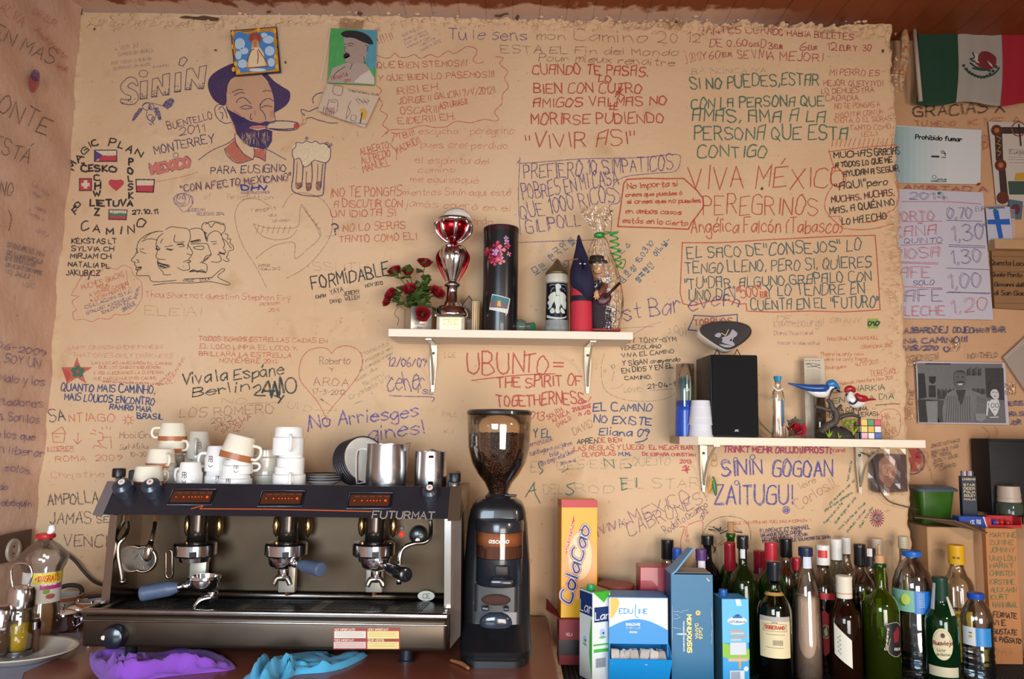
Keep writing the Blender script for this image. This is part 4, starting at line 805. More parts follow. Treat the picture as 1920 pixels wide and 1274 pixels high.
g=G();g.box(((bl+br_)/2,-.23,1.24),(br_-bl-.02,.2,.2));g.build('boiler_cover',M('2a2522',.5,.5),mach,W=True)
POST=M('8a8078',.2,1)
for(a,b,nm,mt)in(((206,968,220,1128,203,192),0,'left_post',POST),):
 p1=P(208,966,-.47);p2=P(222,966,-.47);p3=P(207,1132,-.47);p4=P(191,1132,-.47)
 g=G();g.prism([(p1.x,p1.z),(p2.x,p2.z),(p3.x,p3.z),(p4.x,p4.z)],-.475,-.345);g.build('corner_post',POST,mach,W=True)
p1=P(834,968,-.47);p2=P(846,968,-.47);p3=P(845,1140,-.47);p4=P(833,1140,-.47)
g=G();g.prism([(p1.x,p1.z),(p2.x,p2.z),(p3.x,p3.z),(p4.x,p4.z)],-.475,-.345);g.build('corner_post',M('c9c4bc',.18,1),mach,W=True)
p1=P(846,968,-.44);p2=P(866,968,-.44);p3=P(864,1190,-.44);p4=P(844,1215,-.44)
g=G();g.prism([(p1.x,p1.z),(p2.x,p2.z),(p3.x,p3.z),(p4.x,p4.z)],-.45,-.12);g.build('side_cover',M('3a2d25',.35,.6,noise=.2),mach,W=True)
HB=(-.505,zz(500,969,-.505));HTt=(-.447,zz(500,909,-.447));ztop=HTt[1]
def hsec(x,e=0):return[(x,HB[0]-e,HB[1]-e),(x,HTt[0]-e,HTt[1]+e*.3),(x,-.435,ztop+e*.3),(x,-.43,ztop-.014),(x,-.10,ztop-.014),(x,-.10,HB[1]),(x,-.44,HB[1]-e)]
hl=xx(207,935,-.475);hr=xx(842,945,-.475)
g=G();g.loft([hsec(hl),hsec(hr)]);hdr=g.build('header_housing',M('25242a',.30,noise=.25,nscale=9,bump=.1,bscale=300,coat=.2),mach,W=True)
SLV=M('9da6b8',.3,.85)
g=G();b=bmesh.new()
s1=hsec(hl-.032,.004);s2=hsec(hl+.001,.005)
s1=[(x,y+.02,z)for x,y,z in s1]
g.loft([s1,s2]);g.build('end_cap',SLV,mach,W=True)
g=G();g.loft([hsec(hr,.004),[(x,y+.008,z)for x,y,z in hsec(hr+.027,.004)]]);g.build('end_cap',M('6e5c4c',.35,.6),mach,W=True)
HV=Vector((0,HTt[0]-HB[0],HTt[1]-HB[1]));HLn=HV.length*1000
HF=FaceS((hl,HTt[0],HTt[1]),(1,0,0),HV,(0,-HV.z,HV.y));HF.W=True
def hd(px,py):return((xx(px,938,-.475)-hl)*1000,(py-(905+(px-190)*.0145))/61*HLn)
class HS:
 W=True;seg=1e9
 def __call__(s,x,y,l=.0004):u,v=hd(x,y);return HF(u,v,l)
HSS=HS();hn=HF.n
def onh(px,py,l=0):return Vector(HF(*hd(px,py),l))
for px,py,c in((230,924,'b9a9a0'),(283,924,'b06a5a'),(806,935,'c8804a')):
 a=onh(px,py);g=G();r=.0235 if px<300 else .019
 g.tube([a,a+hn*.012,a+hn*.026,a+hn*.032],[r*.95,r,r*.9,r*.55],24,smooth=False)
 kn=g.build('steam_knob',M('2c313c',.3,coat=.3),mach,W=True,auto=True)
 b2=a+hn*.032+HV.normalized()*.004;g=G();g.cyl(b2,b2+hn*.0015,.0075,16);g.build('knob_marker',M('d8cfc8',.4),kn,W=True)
 g=G();b3=b2+hn*.0016;g.cyl(b3,b3+hn*.0006,.003,10);g.build('marker_dot',M('#'+c,.4),kn,W=True)
LED=M('ff4a20',.4,em=.7)
for px,py in((358,934),(527,937),(693,941)):
 w_,h_=37,13
 fill(HSS,mach,M('10141c',.25,coat=.5),rect(px-w_-4,py-h_-3,px+w_+6,py+h_+3),name='touchpad_frame',lift=.0012)
 fill(HSS,mach,M('4a2818',.35),rect(px-w_,py-h_+2,px+w_,py+h_-2),name='touchpad',lift=.0018)
 dr_=[[(px-28+k*14,py-7),(px-20+k*14,py-7)]for k in range(5)]
 draw(HSS,mach,M('6e3c26',.4),2,dr_,smooth=False,name='touchpad_icons',lift=.0022)
 g=G()
 for dx,r in((-28,.0012),(-14,.0016),(-4,.0012),(2,.0012),(8,.0014),(14,.0012),(20,.0012),(30,.0028)):
  a=onh(px+dx,py+1,.002);g.cyl(a,a+hn*.001,r,8)
 g.build('indicator_light',LED,mach,W=True)
 g=G();a=onh(px-w_-3,py-h_-2,.001);bq=onh(px+w_+5,py-h_-2,.001);c=onh(px+w_+5,py+h_+2,.001);d=onh(px-w_-3,py+h_+2,.001)
 g.tube([a,bq,c,d],.0016,8,closed=True,smooth=False);g.build('touchpad_bezel',M('2d3644',.25,coat=.4),mach,W=True,smooth=True)
draw(HSS,mach,M('c8562c',.5),1.8,[[(366,957),(378,953),(385,951),(383,957),(395,957),(520,958),(700,962)]],name='pinstripe',smooth=True)
write(HSS,mach,M('a69a90',.4,.3),2.4,[('FUTURMAT',703,974,817,976,13)],jit=0,name='maker_lettering',lift=.0005)
for px,py in((222,903),(852,910)):
 a=P(px,py,-.42);g=G();g.cyl((a.x,-.42,ztop-.012),(a.x,-.42,ztop+.012),.007,12);g.build('rail_stud',M('b9b2a8',.3,.8),mach,W=True,smooth=True)
 g=G();g.lathe([(.013,0),(.0145,.002),(.0145,.018),(.013,.021)],24,c=(a.x,-.42,ztop+.010),flute=.03,nf=24);g.build('rail_cap',BLACK,mach,W=True,auto=True)
g=G();g.box((hl+.012,-.25,ztop+.008),(.022,.30,.036),.004);g.build('side_rail',M('24262c',.4),mach,W=True)
g=G();g.box((hr-.004,-.25,ztop+.004),(.014,.28,.028),.003);g.build('side_rail',M('24262c',.4),mach,W=True)
for i,px in enumerate((366,537,701)):
 Yg=-.42;c=P(px,1028,Yg);R=.049
 g=G();g.lathe([(.024,0),(.022,.03),(.024,.075),(.024,.09)],24,c=(c.x,Yg+.01,c.z+.012));g.build('group_neck',M('4f4842',.2,.9),mach,W=True,smooth=True)
 g=G();g.lathe([(.030,.016),(.046,.013),(.049,.009),(.049,-.014),(.045,-.018),(.036,-.020),(.034,-.030),(.0,-.030)],36,c=(c.x,Yg,c.z));g.build('group_head',M('bcbcc2',.16,1),mach,W=True,auto=True)
 g=G();g.box((c.x+(.012 if i else .014),Yg-.047,c.z-.008),(.014,.008,.012));g.build('lock_slot',M('2b2521',.4,.5),mach,W=True)
 q=P(px+(3 if i==0 else 0),1100,-.385);t0=P(px,1038,-.385).z;b0=zz(px,1112 if i else 1104,-.385)
 g=G();g.box((q.x,-.375,(t0+b0)/2),(.040,.022,t0-b0),.003);g.build('group_drain_box',M('a8a294',.4,.6,noise=.1),mach,W=True,auto=True)
 g=G();g.cyl((q.x,-.375,b0),(q.x,-.375,b0-.008),.006,6);g.build('drain_nut',M('b0714a',.3,.9),mach,W=True)
 for s in(-1,1):
  g=G();g.ell((c.x+s*.038,Yg+.045,c.z+.045),(.010,.010,.027),8,4);g.build('side_valve',M('b08d5c',.2,.95),mach,W=True,smooth=True)
def portafilter(px,py,Y,hx,hy,hY,hm,r1,r2,resting=False,lab=None):
 c=P(px,py,Y);e=P(hx,hy,hY);t=mach
 if resting:t=thing('portafilter','steel portafilter with blue grey handle lying on the drip tray at left','coffee tool',(c.x,c.y,c.z))
 g=G();g.lathe([(.0,-.016),(.020,-.016),(.030,-.010),(.033,-.002),(.034,.008),(.037,.010),(.037,.015),(.031,.015),(.028,.000),(.0,-.006)],32,c=tuple(c));g.build('filter_basket',CHROME,t,W=True,auto=True)
 d=(e-c).normalized();a=c+d*.034;m=c+d*.058
 g=G();g.tube([a,(a+m)/2,m],[.008,.006,.009],14);g.ell(a+d*.008,(.010,.010,.010));g.build('handle_neck',CHROME,t,W=True,smooth=True)
 g=G();g.tube([m,m+(e-m)*.25,m+(e-m)*.6,e-(e-m)*.06,e],[r1*.6,r1,r2*.95,r2,r2*.82],18);g.build('handle',hm,t,W=True,auto=True)
 sp=c+Vector((.004 if not resting else .022,-.006,-.018))
 g=G();g.lathe([(.0,-.026),(.010,-.024),(.013,-.015),(.013,0)],20,c=tuple(sp));g.build('spout_body',CHROME,t,W=True,auto=True)
 if resting:g=G();g.tube([sp+Vector((0,-.005,-.012)),sp+Vector((-.018,-.012,-.016)),sp+Vector((-.030,-.016,-.030)),sp+Vector((-.032,-.016,-.042))],[.008,.008,.007,.006],12);g.build('spout',CHROME,t,W=True,smooth=True)
 else:
  for s in(-1,1):g=G();g.tube([sp+Vector((0,-.004,-.018)),sp+Vector((s*.012,-.008,-.020)),sp+Vector((s*.019,-.010,-.034))],[.009,.007,.006],12);g.build('spout',M('9c948c',.2,.95),t,W=True,smooth=True)
 return t
HB1=M('47536b',.42,noise=.15,nscale=60)
portafilter(531,1052,-.42,603,1069,-.50,HB1,.014,.0165)
portafilter(704,1055,-.42,762,1079,-.56,M('14171d',.18,coat=.5),.013,.0165)
portafilter(383,1093,-.45,264,1114,-.46,HB1,.017,.018,resting=True)
c=P(270,1049,Yb-.002);g=G();g.tube([(c.x+.0295*math.cos(a),Yb-.0045,c.z+.0295*math.sin(a))for a in[k*pi/16 for k in range(32)]],.0032,10,closed=True,smooth=False);g.build('gauge_ring',M('cfc4ae',.18,1),mach,W=True,smooth=True)
g=G();g.cyl((c.x,Yb-.002,c.z),(c.x,Yb-.0035,c.z),.0285,32);g.build('gauge_face',M('20242c',.2,coat=.6),mach,W=True)
YS=PlaneS(Yb-.004);draw(YS,mach,M('b8b4a8',.5),1.3,[[(268,1050),(262,1040)],pp('255,1056 260,1062'),pp('252,1045 256,1046'),pp('284,1045 280,1046'),pp('270,1062 270,1066'),pp('270,1034 270,1038')],smooth=False,name='gauge_marks')
WND=M('b3a79a',.2,1)
def pt(x,y,Y):return P(x,y,Y)
g=G();g.tube([pt(238,972,-.43),pt(240,995,-.44),pt(232,1010,-.455),pt(223,1022,-.46),pt(222,1045,-.462),pt(227,1075,-.462),pt(229,1092,-.46)],[.005]*7,12);g.tube([pt(229,1087,-.46),pt(230,1096,-.46)],[.0068,.006],12,smooth=False);g.build('steam_wand',WND,mach,W=True,smooth=True)
g=G();g.tube([pt(292,975,-.43),pt(288,998,-.45),pt(284,1016,-.46)],[.0048]*3,12);g.tube([pt(284,1015,-.46),pt(280,1030,-.464),pt(276,1048,-.466),pt(274,1052,-.466)],[.006,.0092,.0088,.005],14,smooth=False);g.build('water_spout',WND,mach,W=True,smooth=True)
for px in(238,293):g=G();a=pt(px,975,-.43);g.cyl(a+Vector((0,0,.012)),a-Vector((0,0,.004)),.009,6);g.build('wand_nut',M('8e7357',.3,.9),mach,W=True)
g=G();g.tube([pt(807,976,-.41),pt(808,990,-.415),pt(806,1008,-.43),pt(795,1018,-.44),pt(775,1020,-.45),pt(757,1028,-.455),pt(750,1045,-.46),pt(749,1070,-.46),pt(748,1085,-.46)],[.005]*9,12);g.tube([pt(748,1083,-.46),pt(748,1096,-.46)],[.0068,.006],12,smooth=False);g.build('steam_wand',M('c9c4bf',.2,1),mach,W=True,smooth=True)
g=G();a=pt(317,1038,Yb-.004);b=pt(317,1078,Yb-.004)
ov=[(a.x+.0075*math.cos(k*pi/8),a.z+.0075*math.sin(k*pi/8))for k in range(9)]+[(b.x+.0075*math.cos(k*pi/8),b.z+.0075*math.sin(k*pi/8))for k in range(8,17)]
g.tube([(x,Yb-.004,z)for x,z in ov],.0022,8,closed=True,smooth=False);g.build('sight_glass_frame',M('a89e8e',.2,1),mach,W=True,smooth=True)
g=G();g.prism(ov,Yb-.003,Yb-.001);g.build('sight_glass',M('3a2618',.2),mach,W=True)
a=pt(785,1003,Yb-.002);g=G();g.tube([a,a+Vector((0,-.010,0)),a+Vector((0,-.022,0)),a+Vector((0,-.026,0))],[.023,.0225,.019,.012],28,smooth=False);kn=g.build('valve_knob',M('141a1e',.3,coat=.4),mach,W=True,auto=True)
a2=a+Vector((.001,-.027,-.010));g=G();g.cyl(a2,a2+Vector((0,-.0015,0)),.0055,14);g.build('knob_marker',WHITE,kn,W=True)
for py,mt,nm in((991,M('7c6f6a',.4),'push_button'),(1003,M('ff1c12',.3,em=2.5),'pilot_light')):
 a=pt(753,py,Yb-.002);g=G();g.ell(a,(.0058,.005,.0058),14,8);g.build(nm,mt,mach,W=True,smooth=True)
YP=PlaneS(Yb-.0072)
PB=PlaneS(Yb-.018,1e9)
fill(PB,mach,M('b9b4a8',.4),circ(799,1118,16,20,9.5)[:-1],name='certification_sticker',lift=.0005);write(PB,mach,M('5a4e46',.5),1.2,[('CE',793,1122,806,1122,8)],jit=0,name='sticker_print',lift=.0012)
a=pt(218,1193,Yf-.001);g=G();g.tube([a,a+Vector((0,-.012,0)),a+Vector((0,-.022,0)),a+Vector((0,-.026,0))],[.026,.0258,.022,.013],30,smooth=False);kn=g.build('tray_knob',M('171c26',.25,coat=.4),mach,W=True,auto=True)
a2=a+Vector((-.016,-.024,.002));g=G();g.cyl(a2,a2+Vector((0,-.002,0)),.0048,14);g.build('knob_marker',M('d6c4b4',.4),kn,W=True)
PF=PlaneS(Yf-.0005,1e9)
pl=fill(PF,mach,M('8a2f2c',.45),rect(625,1178,750,1218),name='warning_plate')
for(x0,y0,x1,y1,c)in((627,1184,686,1197,'c8c0b4'),(689,1184,748,1198,'d8bf74'),(626,1204,686,1216,'c7a8a0'),(689,1204,748,1217,'d8bf74')):
 fill(PF,pl,M('#'+c,.45,noise=.08,nscale=40),rect(x0,y0,x1,y1),name='plate_field',lift=.0012)
 draw(PF,pl,M('8c7a6a',.5),.6,[[(x0+3,y0+3+k*3),(x1-4,y0+3+k*3)]for k in range(3)],smooth=False,name='plate_print',lift=.0016)
write(PF,pl,M('d8c0a8',.5),.7,[('MUY IMPORTANTE',628,1183,666,1183,4),('VERY IMPORTANT',690,1183,728,1183,4),('TRES IMPORTANT',627,1203,664,1203,4),('SEHR WICHTIG',690,1203,720,1203,4)],jit=0,name='plate_print',lift=.0014)
for px,y in((245,-.47),(762,-.47),(245,-.17),(762,-.17)):
 x=xx(px,1235,-.47);g=G();g.lathe([(.017,0),(.017,.004),(.013,.006),(.013,zb-CZ0+.004)],20,c=(x,y,CZ0));g.build('foot',M('2a3038',.3,.4),mach,W=True,auto=True)
 # == grinder
gx=xx(934,930,-.37)
gr=thing('coffee_grinder','tall black coffee grinder with a clear hopper of beans, right of the machine','grinder',(gx,-.37,CZ0))
BODY=M('17171a',.3,coat=.35,noise=.2,nscale=12)
Z=lambda py,Y=-.37:P(935,py,Y).z-CZ0
secs=[]
for py,hw,y0,y1 in((1232,59,-.125,.10),(1215,62,-.13,.10),(1160,61,-.06,.10),(1060,60,-.055,.10),(980,54,-.05,.095),(955,50,-.05,.09),(944,45,-.045,.085),(934,30,-.035,.07)):
 h=hw*MPP(-.37);secs.append(rsec(0,(y0+y1)/2,h,(y1-y0)/2,min(h,(y1-y0)/2)*.5,max(0,Z(py,-.37)),5))
secs[0]=[(x,y,0.002)for x,y,z in secs[0]];secs[1]=[(x,y,.03)for x,y,z in secs[1]]
g=G();g.loft(secs);g.build('grinder_body',BODY,gr,auto=True)
g=G();g.loft([rsec(0,-.075,.068,.065,.03,z,5)for z in(.0,.014)]+[rsec(0,-.075,.064,.061,.028,.018,5)]);g.build('catch_tray',M('1c1d20',.4),gr,auto=True)
k=MPP(-.44);cyy=-.075
def Zg(py):return P(942,py,-.49).z-CZ0
g=G();g.lathe([(45*k,Zg(1002)),(45*k,Zg(984)),(43*k,Zg(980)),(0,Zg(979))],36,c=(.006,cyy+.02,0));g.build('doser_lid',M('22242a',.25,coat=.4),gr,auto=True)
g=G();g.lathe([(44*k,Zg(1052)),(44*k,Zg(1003))],36,c=(.006,cyy+.02,0),cap=False);g.build('doser_window',CLEARM('f6ece4',.06),gr,smooth=True)
g=G();g.lathe([(42*k,Zg(1052)),(42*k,Zg(1028)),(0,Zg(1026))],36,c=(.006,cyy+.02,0));g.build('ground_coffee',M('5a3526',.9,bump=.4,bscale=400),gr,auto=True)
g=G();g.lathe([(42*k,Zg(1028)),(42*k,Zg(1004))],36,c=(.006,cyy+.02,0));g.build('doser_band',M('a5663a',.6),gr,smooth=True)
g=G();g.lathe([(40*k,Zg(1106)),(43*k,Zg(1100)),(43*k,Zg(1053))],36,c=(.006,cyy+.02,0));g.build('doser_body',M('1d2028',.3,coat=.3),gr,auto=True)
sC=CylS(44.4*k,Zg(1003),0,c=(.006,cyy+.02));write(sC,gr,WHITE,1.5,[('ascaso',-24,21,22,21,11)],jit=0,name='maker_lettering',lift=.0006)
g=G();g.box((.012,cyy-.045,Zg(1092)),(.052,.03,.016),.006);g.build('dosing_lever',M('23262e',.25,coat=.4),gr,auto=True)
g=G();g.box((.012,cyy-.035,Zg(1072)),(.030,.012,.022),.003);g.build('lever_guard',M('201310',.5),gr,auto=True)
g=G();g.loft([rsec(.0,-.055,.050,.018,.01,z,4)for z in(Zg(1158),Zg(1105))]);g.build('front_plate',M('3b3a3a',.35,.4,noise=.2),gr,auto=True)
g=G();g.ell((.0,-.074,Zg(1134)),(.034,.006,.013),20,8);g.build('chute_opening',M('3c1f16',.8),gr,smooth=True)
g=G();g.box((-.024,-.084,Zg(1148)),(.016,.03,.010),.003);g.box((.024,-.084,Zg(1148)),(.012,.03,.008),.003);g.build('portafilter_fork',M('3a3d46',.3,.5),gr,auto=True)
g=G();g.ell((.0,-.062,Zg(1180)),(.038,.010,.024),20,8);g.build('rear_splash_panel',M('2a303c',.15,coat=.5),gr,smooth=True)
hx=0.0;kk=MPP(-.37)
hp=[(17,932),(19,920),(26,905),(38,890),(50,868),(57,840),(59,800),(60,776)]
prof=[(r*kk,Z(py))for r,py in hp]
g=G();g.lathe(prof+[(r-.0022,z)for r,z in prof[::-1]],44,cap=False);hop=g.build('hopper',CLEARM('faf4ec',.06),gr,smooth=True)
g=G();g.lathe([(.0,Z(767)),(56*kk,Z(769)),(60.5*kk,Z(772)),(61*kk,Z(777)),(58*kk,Z(778))],44);g.build('hopper_lid',M('1c1a1a',.35,coat=.3),gr,auto=True)
g=G();g.lathe([(22*kk,Z(940)),(24*kk,Z(932)),(20*kk,Z(926)),(18*kk,Z(925))],30);g.box((.03,-.02,Z(928)),(.03,.006,.006),.002);g.build('hopper_collar',M('1a1a1c',.35),gr,auto=True)
g=G()
def hr_(z):
 for(r0,z0),(r1,z1)in zip(prof,prof[1:]):
  if z0<=z<=z1:return r0+(r1-r0)*(z-z0)/(z1-z0)
 return prof[-1][0]
zlo,zhi=Z(925),Z(815);rr_=[(max(.003,hr_(z)-.012),z)for z in np.linspace(zlo,zhi-.006,9)]
g2=G();g2.lathe(rr_+[(0,zhi-.006)],30);g2.build('bean_core',M('2a1710',.8),gr)
ico=bmesh.new();bmesh.ops.create_icosphere(ico,subdivisions=1,radius=1);iv=[v.co.copy()for v in ico.verts];iff=[tuple(v.index for v in f.verts)for f in ico.faces];ico.free()
for n_ in range(2600):
 if n_<2200:
  z=zlo+(zhi-zlo)*random.random()**.8;r=max(.002,hr_(z)-.0065-random.random()*.004);a=random.uniform(0,2*pi)
 else:z=zhi-.004+random.uniform(-.003,.006);r=(hr_(zhi)-.008)*math.sqrt(random.random());a=random.uniform(0,2*pi)
 R=Matrix.Rotation(random.uniform(0,pi),3,'X')@Matrix.Rotation(random.uniform(0,pi),3,'Z');c=Vector((r*math.cos(a),r*math.sin(a),z))
 g.add([R@Vector((v.x*.0052,v.y*.0038,v.z*.0030))+c for v in iv],iff)
o=g.build('coffee_beans',M('3a2015',.35,noise=.5,nscale=120),gr,smooth=True);o['kind']='stuff'
a=P(868,1232,-.47);
t=thing('wooden_wedge','thin pale wooden wedge on the counter between machine and grinder','wedge',(a.x,-.50,CZ0))
g=G();g.loft([rsec(-.05,.05,.006,.006,.003,z,3)for z in(0.001,.006)]);g=G();g.tube([(-.028,.03,.005),(0,.0,.006),(.016,-.03,.005)],[.003,.005,.0035],10);g.build('wedge_body',M('8f5c34',.6,noise=.2),t,smooth=True)
# == cups on the machine
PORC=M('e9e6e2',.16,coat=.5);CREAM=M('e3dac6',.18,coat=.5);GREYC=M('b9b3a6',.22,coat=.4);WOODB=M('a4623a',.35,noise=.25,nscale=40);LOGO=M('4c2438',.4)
CT0=ztop-.012
def cup(kind,px,Y,z,wpx,hpx,hang,label,tilt=None,mat=None):
 x=P(px,880,Y).x;R=wpx/2*MPP(Y);h=hpx*MPP(Y)
 t=thing('coffee_cup',label,'cup',(x,Y,z),group='cups turned upside down on the coffee machine')
 if tilt:t.rotation_euler=tilt
 mt=mat or{'band':CREAM,'logo':PORC,'plain':PORC}[kind]
 if kind=='band':o=[(R,0),(R,.28*h),(.97*R,.34*h),(.86*R,.9*h),(.80*R,.98*h),(.70*R,h),(.66*R,h),(.62*R,.97*h),(0,.97*h)]
 elif kind=='logo':o=[(.99*R,0),(R,.05*h),(.99*R,.55*h),(.90*R,.62*h),(.80*R,.95*h),(.74*R,h),(.68*R,h),(.62*R,.97*h),(0,.97*h)]
 else:o=[(.98*R,0),(R,.04*h),(R,.60*h),(.90*R,.66*h),(.88*R,.94*h),(.80*R,h),(.70*R,h),(.66*R,.97*h),(0,.97*h)]
 inn=[(max(0,r-.003),zq-.004)for r,zq in o[::-1]if zq<.93*h and zq>.004]
 g=G();g.lathe([(0,.90*h),(.6*R,.90*h)]+inn+[(o[0][0]-.003,0)]+o,32,cap=False);g.build('cup_body',mt,t,auto=True)
 c,s=math.cos(hang),math.sin(hang);rr=lambda r,zq:(r*c,r*s,zq)
 g=G();g.tube([rr(.93*R,.18*h),rr(1.30*R,.20*h),rr(1.48*R,.42*h),rr(1.34*R,.68*h),rr(.84*R,.70*h)],[.0036,.0038,.0036,.0038,.004],10);g.build('handle',mt,t,smooth=True)
 if kind=='band':g=G();g.lathe([(R+.0004,.015*h),(R+.0006,.27*h)],32,cap=False);g.build('wood_pattern_band',WOODB,t,smooth=True)
 if kind=='logo':
  sf=CylS(R,h,random.uniform(-.4,.5));q=h*1000
  write(sf,t,LOGO,1.3,[('P',-5,.62*q,0,.62*q,.22*q),('B',0,.62*q,5,.62*q,.22*q)],jit=0,name='logo_print',lift=.0006)
  draw(sf,t,LOGO,1.5,[circ(0,.75*q,4.5,12,4,0,pi)],name='logo_print',lift=.0006)
 return t
MM=lambda Y:MPP(Y)
LAB=iter(('cream cup with wood band standing alone at the front left of the machine top',))
cup('band',279,-.40,CT0,54,38,pi*.3,'cream cup with brown band, front left, alone on the machine top beside the black rail')
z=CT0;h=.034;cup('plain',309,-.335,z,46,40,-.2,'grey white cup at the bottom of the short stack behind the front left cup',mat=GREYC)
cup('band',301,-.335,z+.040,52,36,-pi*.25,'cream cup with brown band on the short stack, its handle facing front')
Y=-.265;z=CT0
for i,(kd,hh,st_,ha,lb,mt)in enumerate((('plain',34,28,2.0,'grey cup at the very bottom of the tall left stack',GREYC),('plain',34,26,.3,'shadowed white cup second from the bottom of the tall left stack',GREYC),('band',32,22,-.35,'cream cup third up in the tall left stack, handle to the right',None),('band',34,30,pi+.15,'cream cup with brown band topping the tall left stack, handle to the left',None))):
 cup(kd,320 if i else 322,Y,z,50 if i>1 else 46,hh,ha,lb,mat=mt);z+=st_*MM(Y)
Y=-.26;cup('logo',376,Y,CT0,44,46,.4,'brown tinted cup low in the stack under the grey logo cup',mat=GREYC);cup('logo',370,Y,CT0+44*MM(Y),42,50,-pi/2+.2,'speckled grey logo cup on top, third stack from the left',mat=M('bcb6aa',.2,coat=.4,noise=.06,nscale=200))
cup('logo',357,-.375,CT0,45,44,pi*.9,'single white logo cup standing in front between the two left stacks')
Y=-.335;cup('logo',408,Y,CT0,48,30,2.2,'white logo cup under the cup with the big left handle');cup('logo',407,Y,CT0+26*MM(Y),46,46,pi+.1,'white logo cup with a large handle pointing left')
Y=-.385;cup('logo',442,Y,CT0,62,28,2.6,'wide white speckled cup at the bottom of the middle stack',mat=PORC);cup('logo',445,Y,CT0+25*MM(Y),56,26,.6,'white cup second up in the middle stack under the tilted cup')
cup('band',440,Y,CT0+50*MM(Y),60,46,-.1,'cream cup with brown band lying tilted on top of the middle stack',tilt=(math.radians(-4),math.radians(13),0))
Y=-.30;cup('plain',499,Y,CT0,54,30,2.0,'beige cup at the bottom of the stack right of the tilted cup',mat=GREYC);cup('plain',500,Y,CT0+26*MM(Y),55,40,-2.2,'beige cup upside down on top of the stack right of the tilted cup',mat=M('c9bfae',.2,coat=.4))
Y=-.385;cup('plain',543,Y,CT0,60,40,-pi/2+.3,'plain white cup at the bottom of the rightmost stack');cup('plain',545,Y,CT0+34*MM(Y),50,34,1.3,'plain white cup in the middle of the rightmost stack');cup('plain',539,Y,CT0+60*MM(Y),58,52,-pi/2+.35,'plain white cup topping the rightmost, tallest white stack')
cup('plain',505,-.22,CT0,44,60,pi,'white cup half hidden behind the rightmost stack')
SAU=M('d9d2c6',.2,coat=.4);DRK=M('2c2a30',.3)
def saucer(loc,R,rot,label):
 t=thing('saucer',label,'saucer',loc,group='saucers on the coffee machine');t.rotation_euler=rot
 g=G();g.lathe([(0,.002),(.45*R,.002),(.5*R,.0),(.55*R,.002),(.85*R,.010),(R,.015),(R,.017),(.84*R,.013),(.52*R,.006),(.4*R,.005),(0,.005)],40,cap=False);g.build('saucer_body',SAU,t,smooth=True)
 g=G();g.lathe([(R+.0003,.0135),(R+.0008,.0155),(R+.0002,.0178),(R-.003,.0176)],40,cap=False);g.build('dark_rim',DRK,t,smooth=True)
for i in range(6):
 x=P(672+i*5,880,-.19).x;saucer((P(682,880,-.24).x-.0068*i,-.26+.0078*i,CT0+.060-.002*i),.062,(math.radians(72),0,math.radians(38)),['leaning saucer at the front of the tilted row behind the big jug','second leaning saucer of the tilted row','third leaning saucer of the tilted row','fourth leaning saucer of the tilted row','fifth leaning saucer of the tilted row','rearmost leaning saucer of the tilted row'][i])
for i in range(3):
 saucer((P(607,880,-.3).x,-.31,CT0+.001+.006*i),.052,(0,0,0),['saucer lying flat at the bottom of the pile beside the white cups','middle saucer of the flat pile beside the white cups','top saucer of the flat pile beside the white cups'][i])
def jug(px,Y,wpx,ytop,label,hang,spang):
 x=P(px,880,Y).x;z0=CT0;R=wpx/2*MPP(Y);h=P(px,ytop,Y).z-z0
 t=thing('milk_jug',label,'jug',(x,Y,z0))
 g=G();seg=48;prof_=[(.97*R,0),(R,.004),(1.0*R,.5*h),(.965*R,.95*h),(.975*R,h),(.955*R,h),(.945*R,.95*h),(.97*R,.06*h),(0,.05*h)];g.lathe(prof_,seg)
 vs=[]
 for(vx,vy,vz)in g.v:
  a=math.atan2(vy,vx)-spang;a=(a+pi)%(2*pi)-pi;r=math.hypot(vx,vy);f=math.exp(-(a/.22)**2)*max(0,(vz/h-.72)/.28)**1.4*.24 if r>.5*R else 0
  vs.append((vx*(1+f),vy*(1+f),vz+(f*.02)))
 g.v=vs;g.build('jug_body',STEEL,t,auto=True)
 c,s=math.cos(hang),math.sin(hang);q=lambda r,zq:Vector((r*c,r*s,zq));pts=[q(.99*R,.88*h),q(1.22*R,.885*h),q(1.48*R,.84*h),q(1.52*R,.70*h),q(1.50*R,.3*h),q(1.46*R,.10*h),q(.98*R,.14*h)]if hang>2 else[q(.98*R,.90*h),q(1.2*R,.90*h),q(1.3*R,.84*h),q(1.3*R,.25*h),q(1.2*R,.15*h),q(.99*R,.14*h)]
 g=G();side=Vector((-s,c,0));hw=.006
 P_=[Vector(p)for p in pts];secs=[]
 for i,p in enumerate(P_):
  d=((P_[min(i+1,len(P_)-1)]-P_[max(i-1,0)])).normalized();n=side.cross(d);secs.append([p+side*hw+n*.0014,p-side*hw+n*.0014,p-side*hw-n*.0014,p+side*hw-n*.0014])
 g.loft(secs);g.build('handle',M('c9c9cf',.2,1),t)
 return t
jug(725,-.375,76,833,'larger steel milk jug with its handle to the left',pi-.15,.35)
jug(807,-.365,60,847,'smaller steel milk jug with its handle towards the viewer',-pi/2+.12,pi/2)
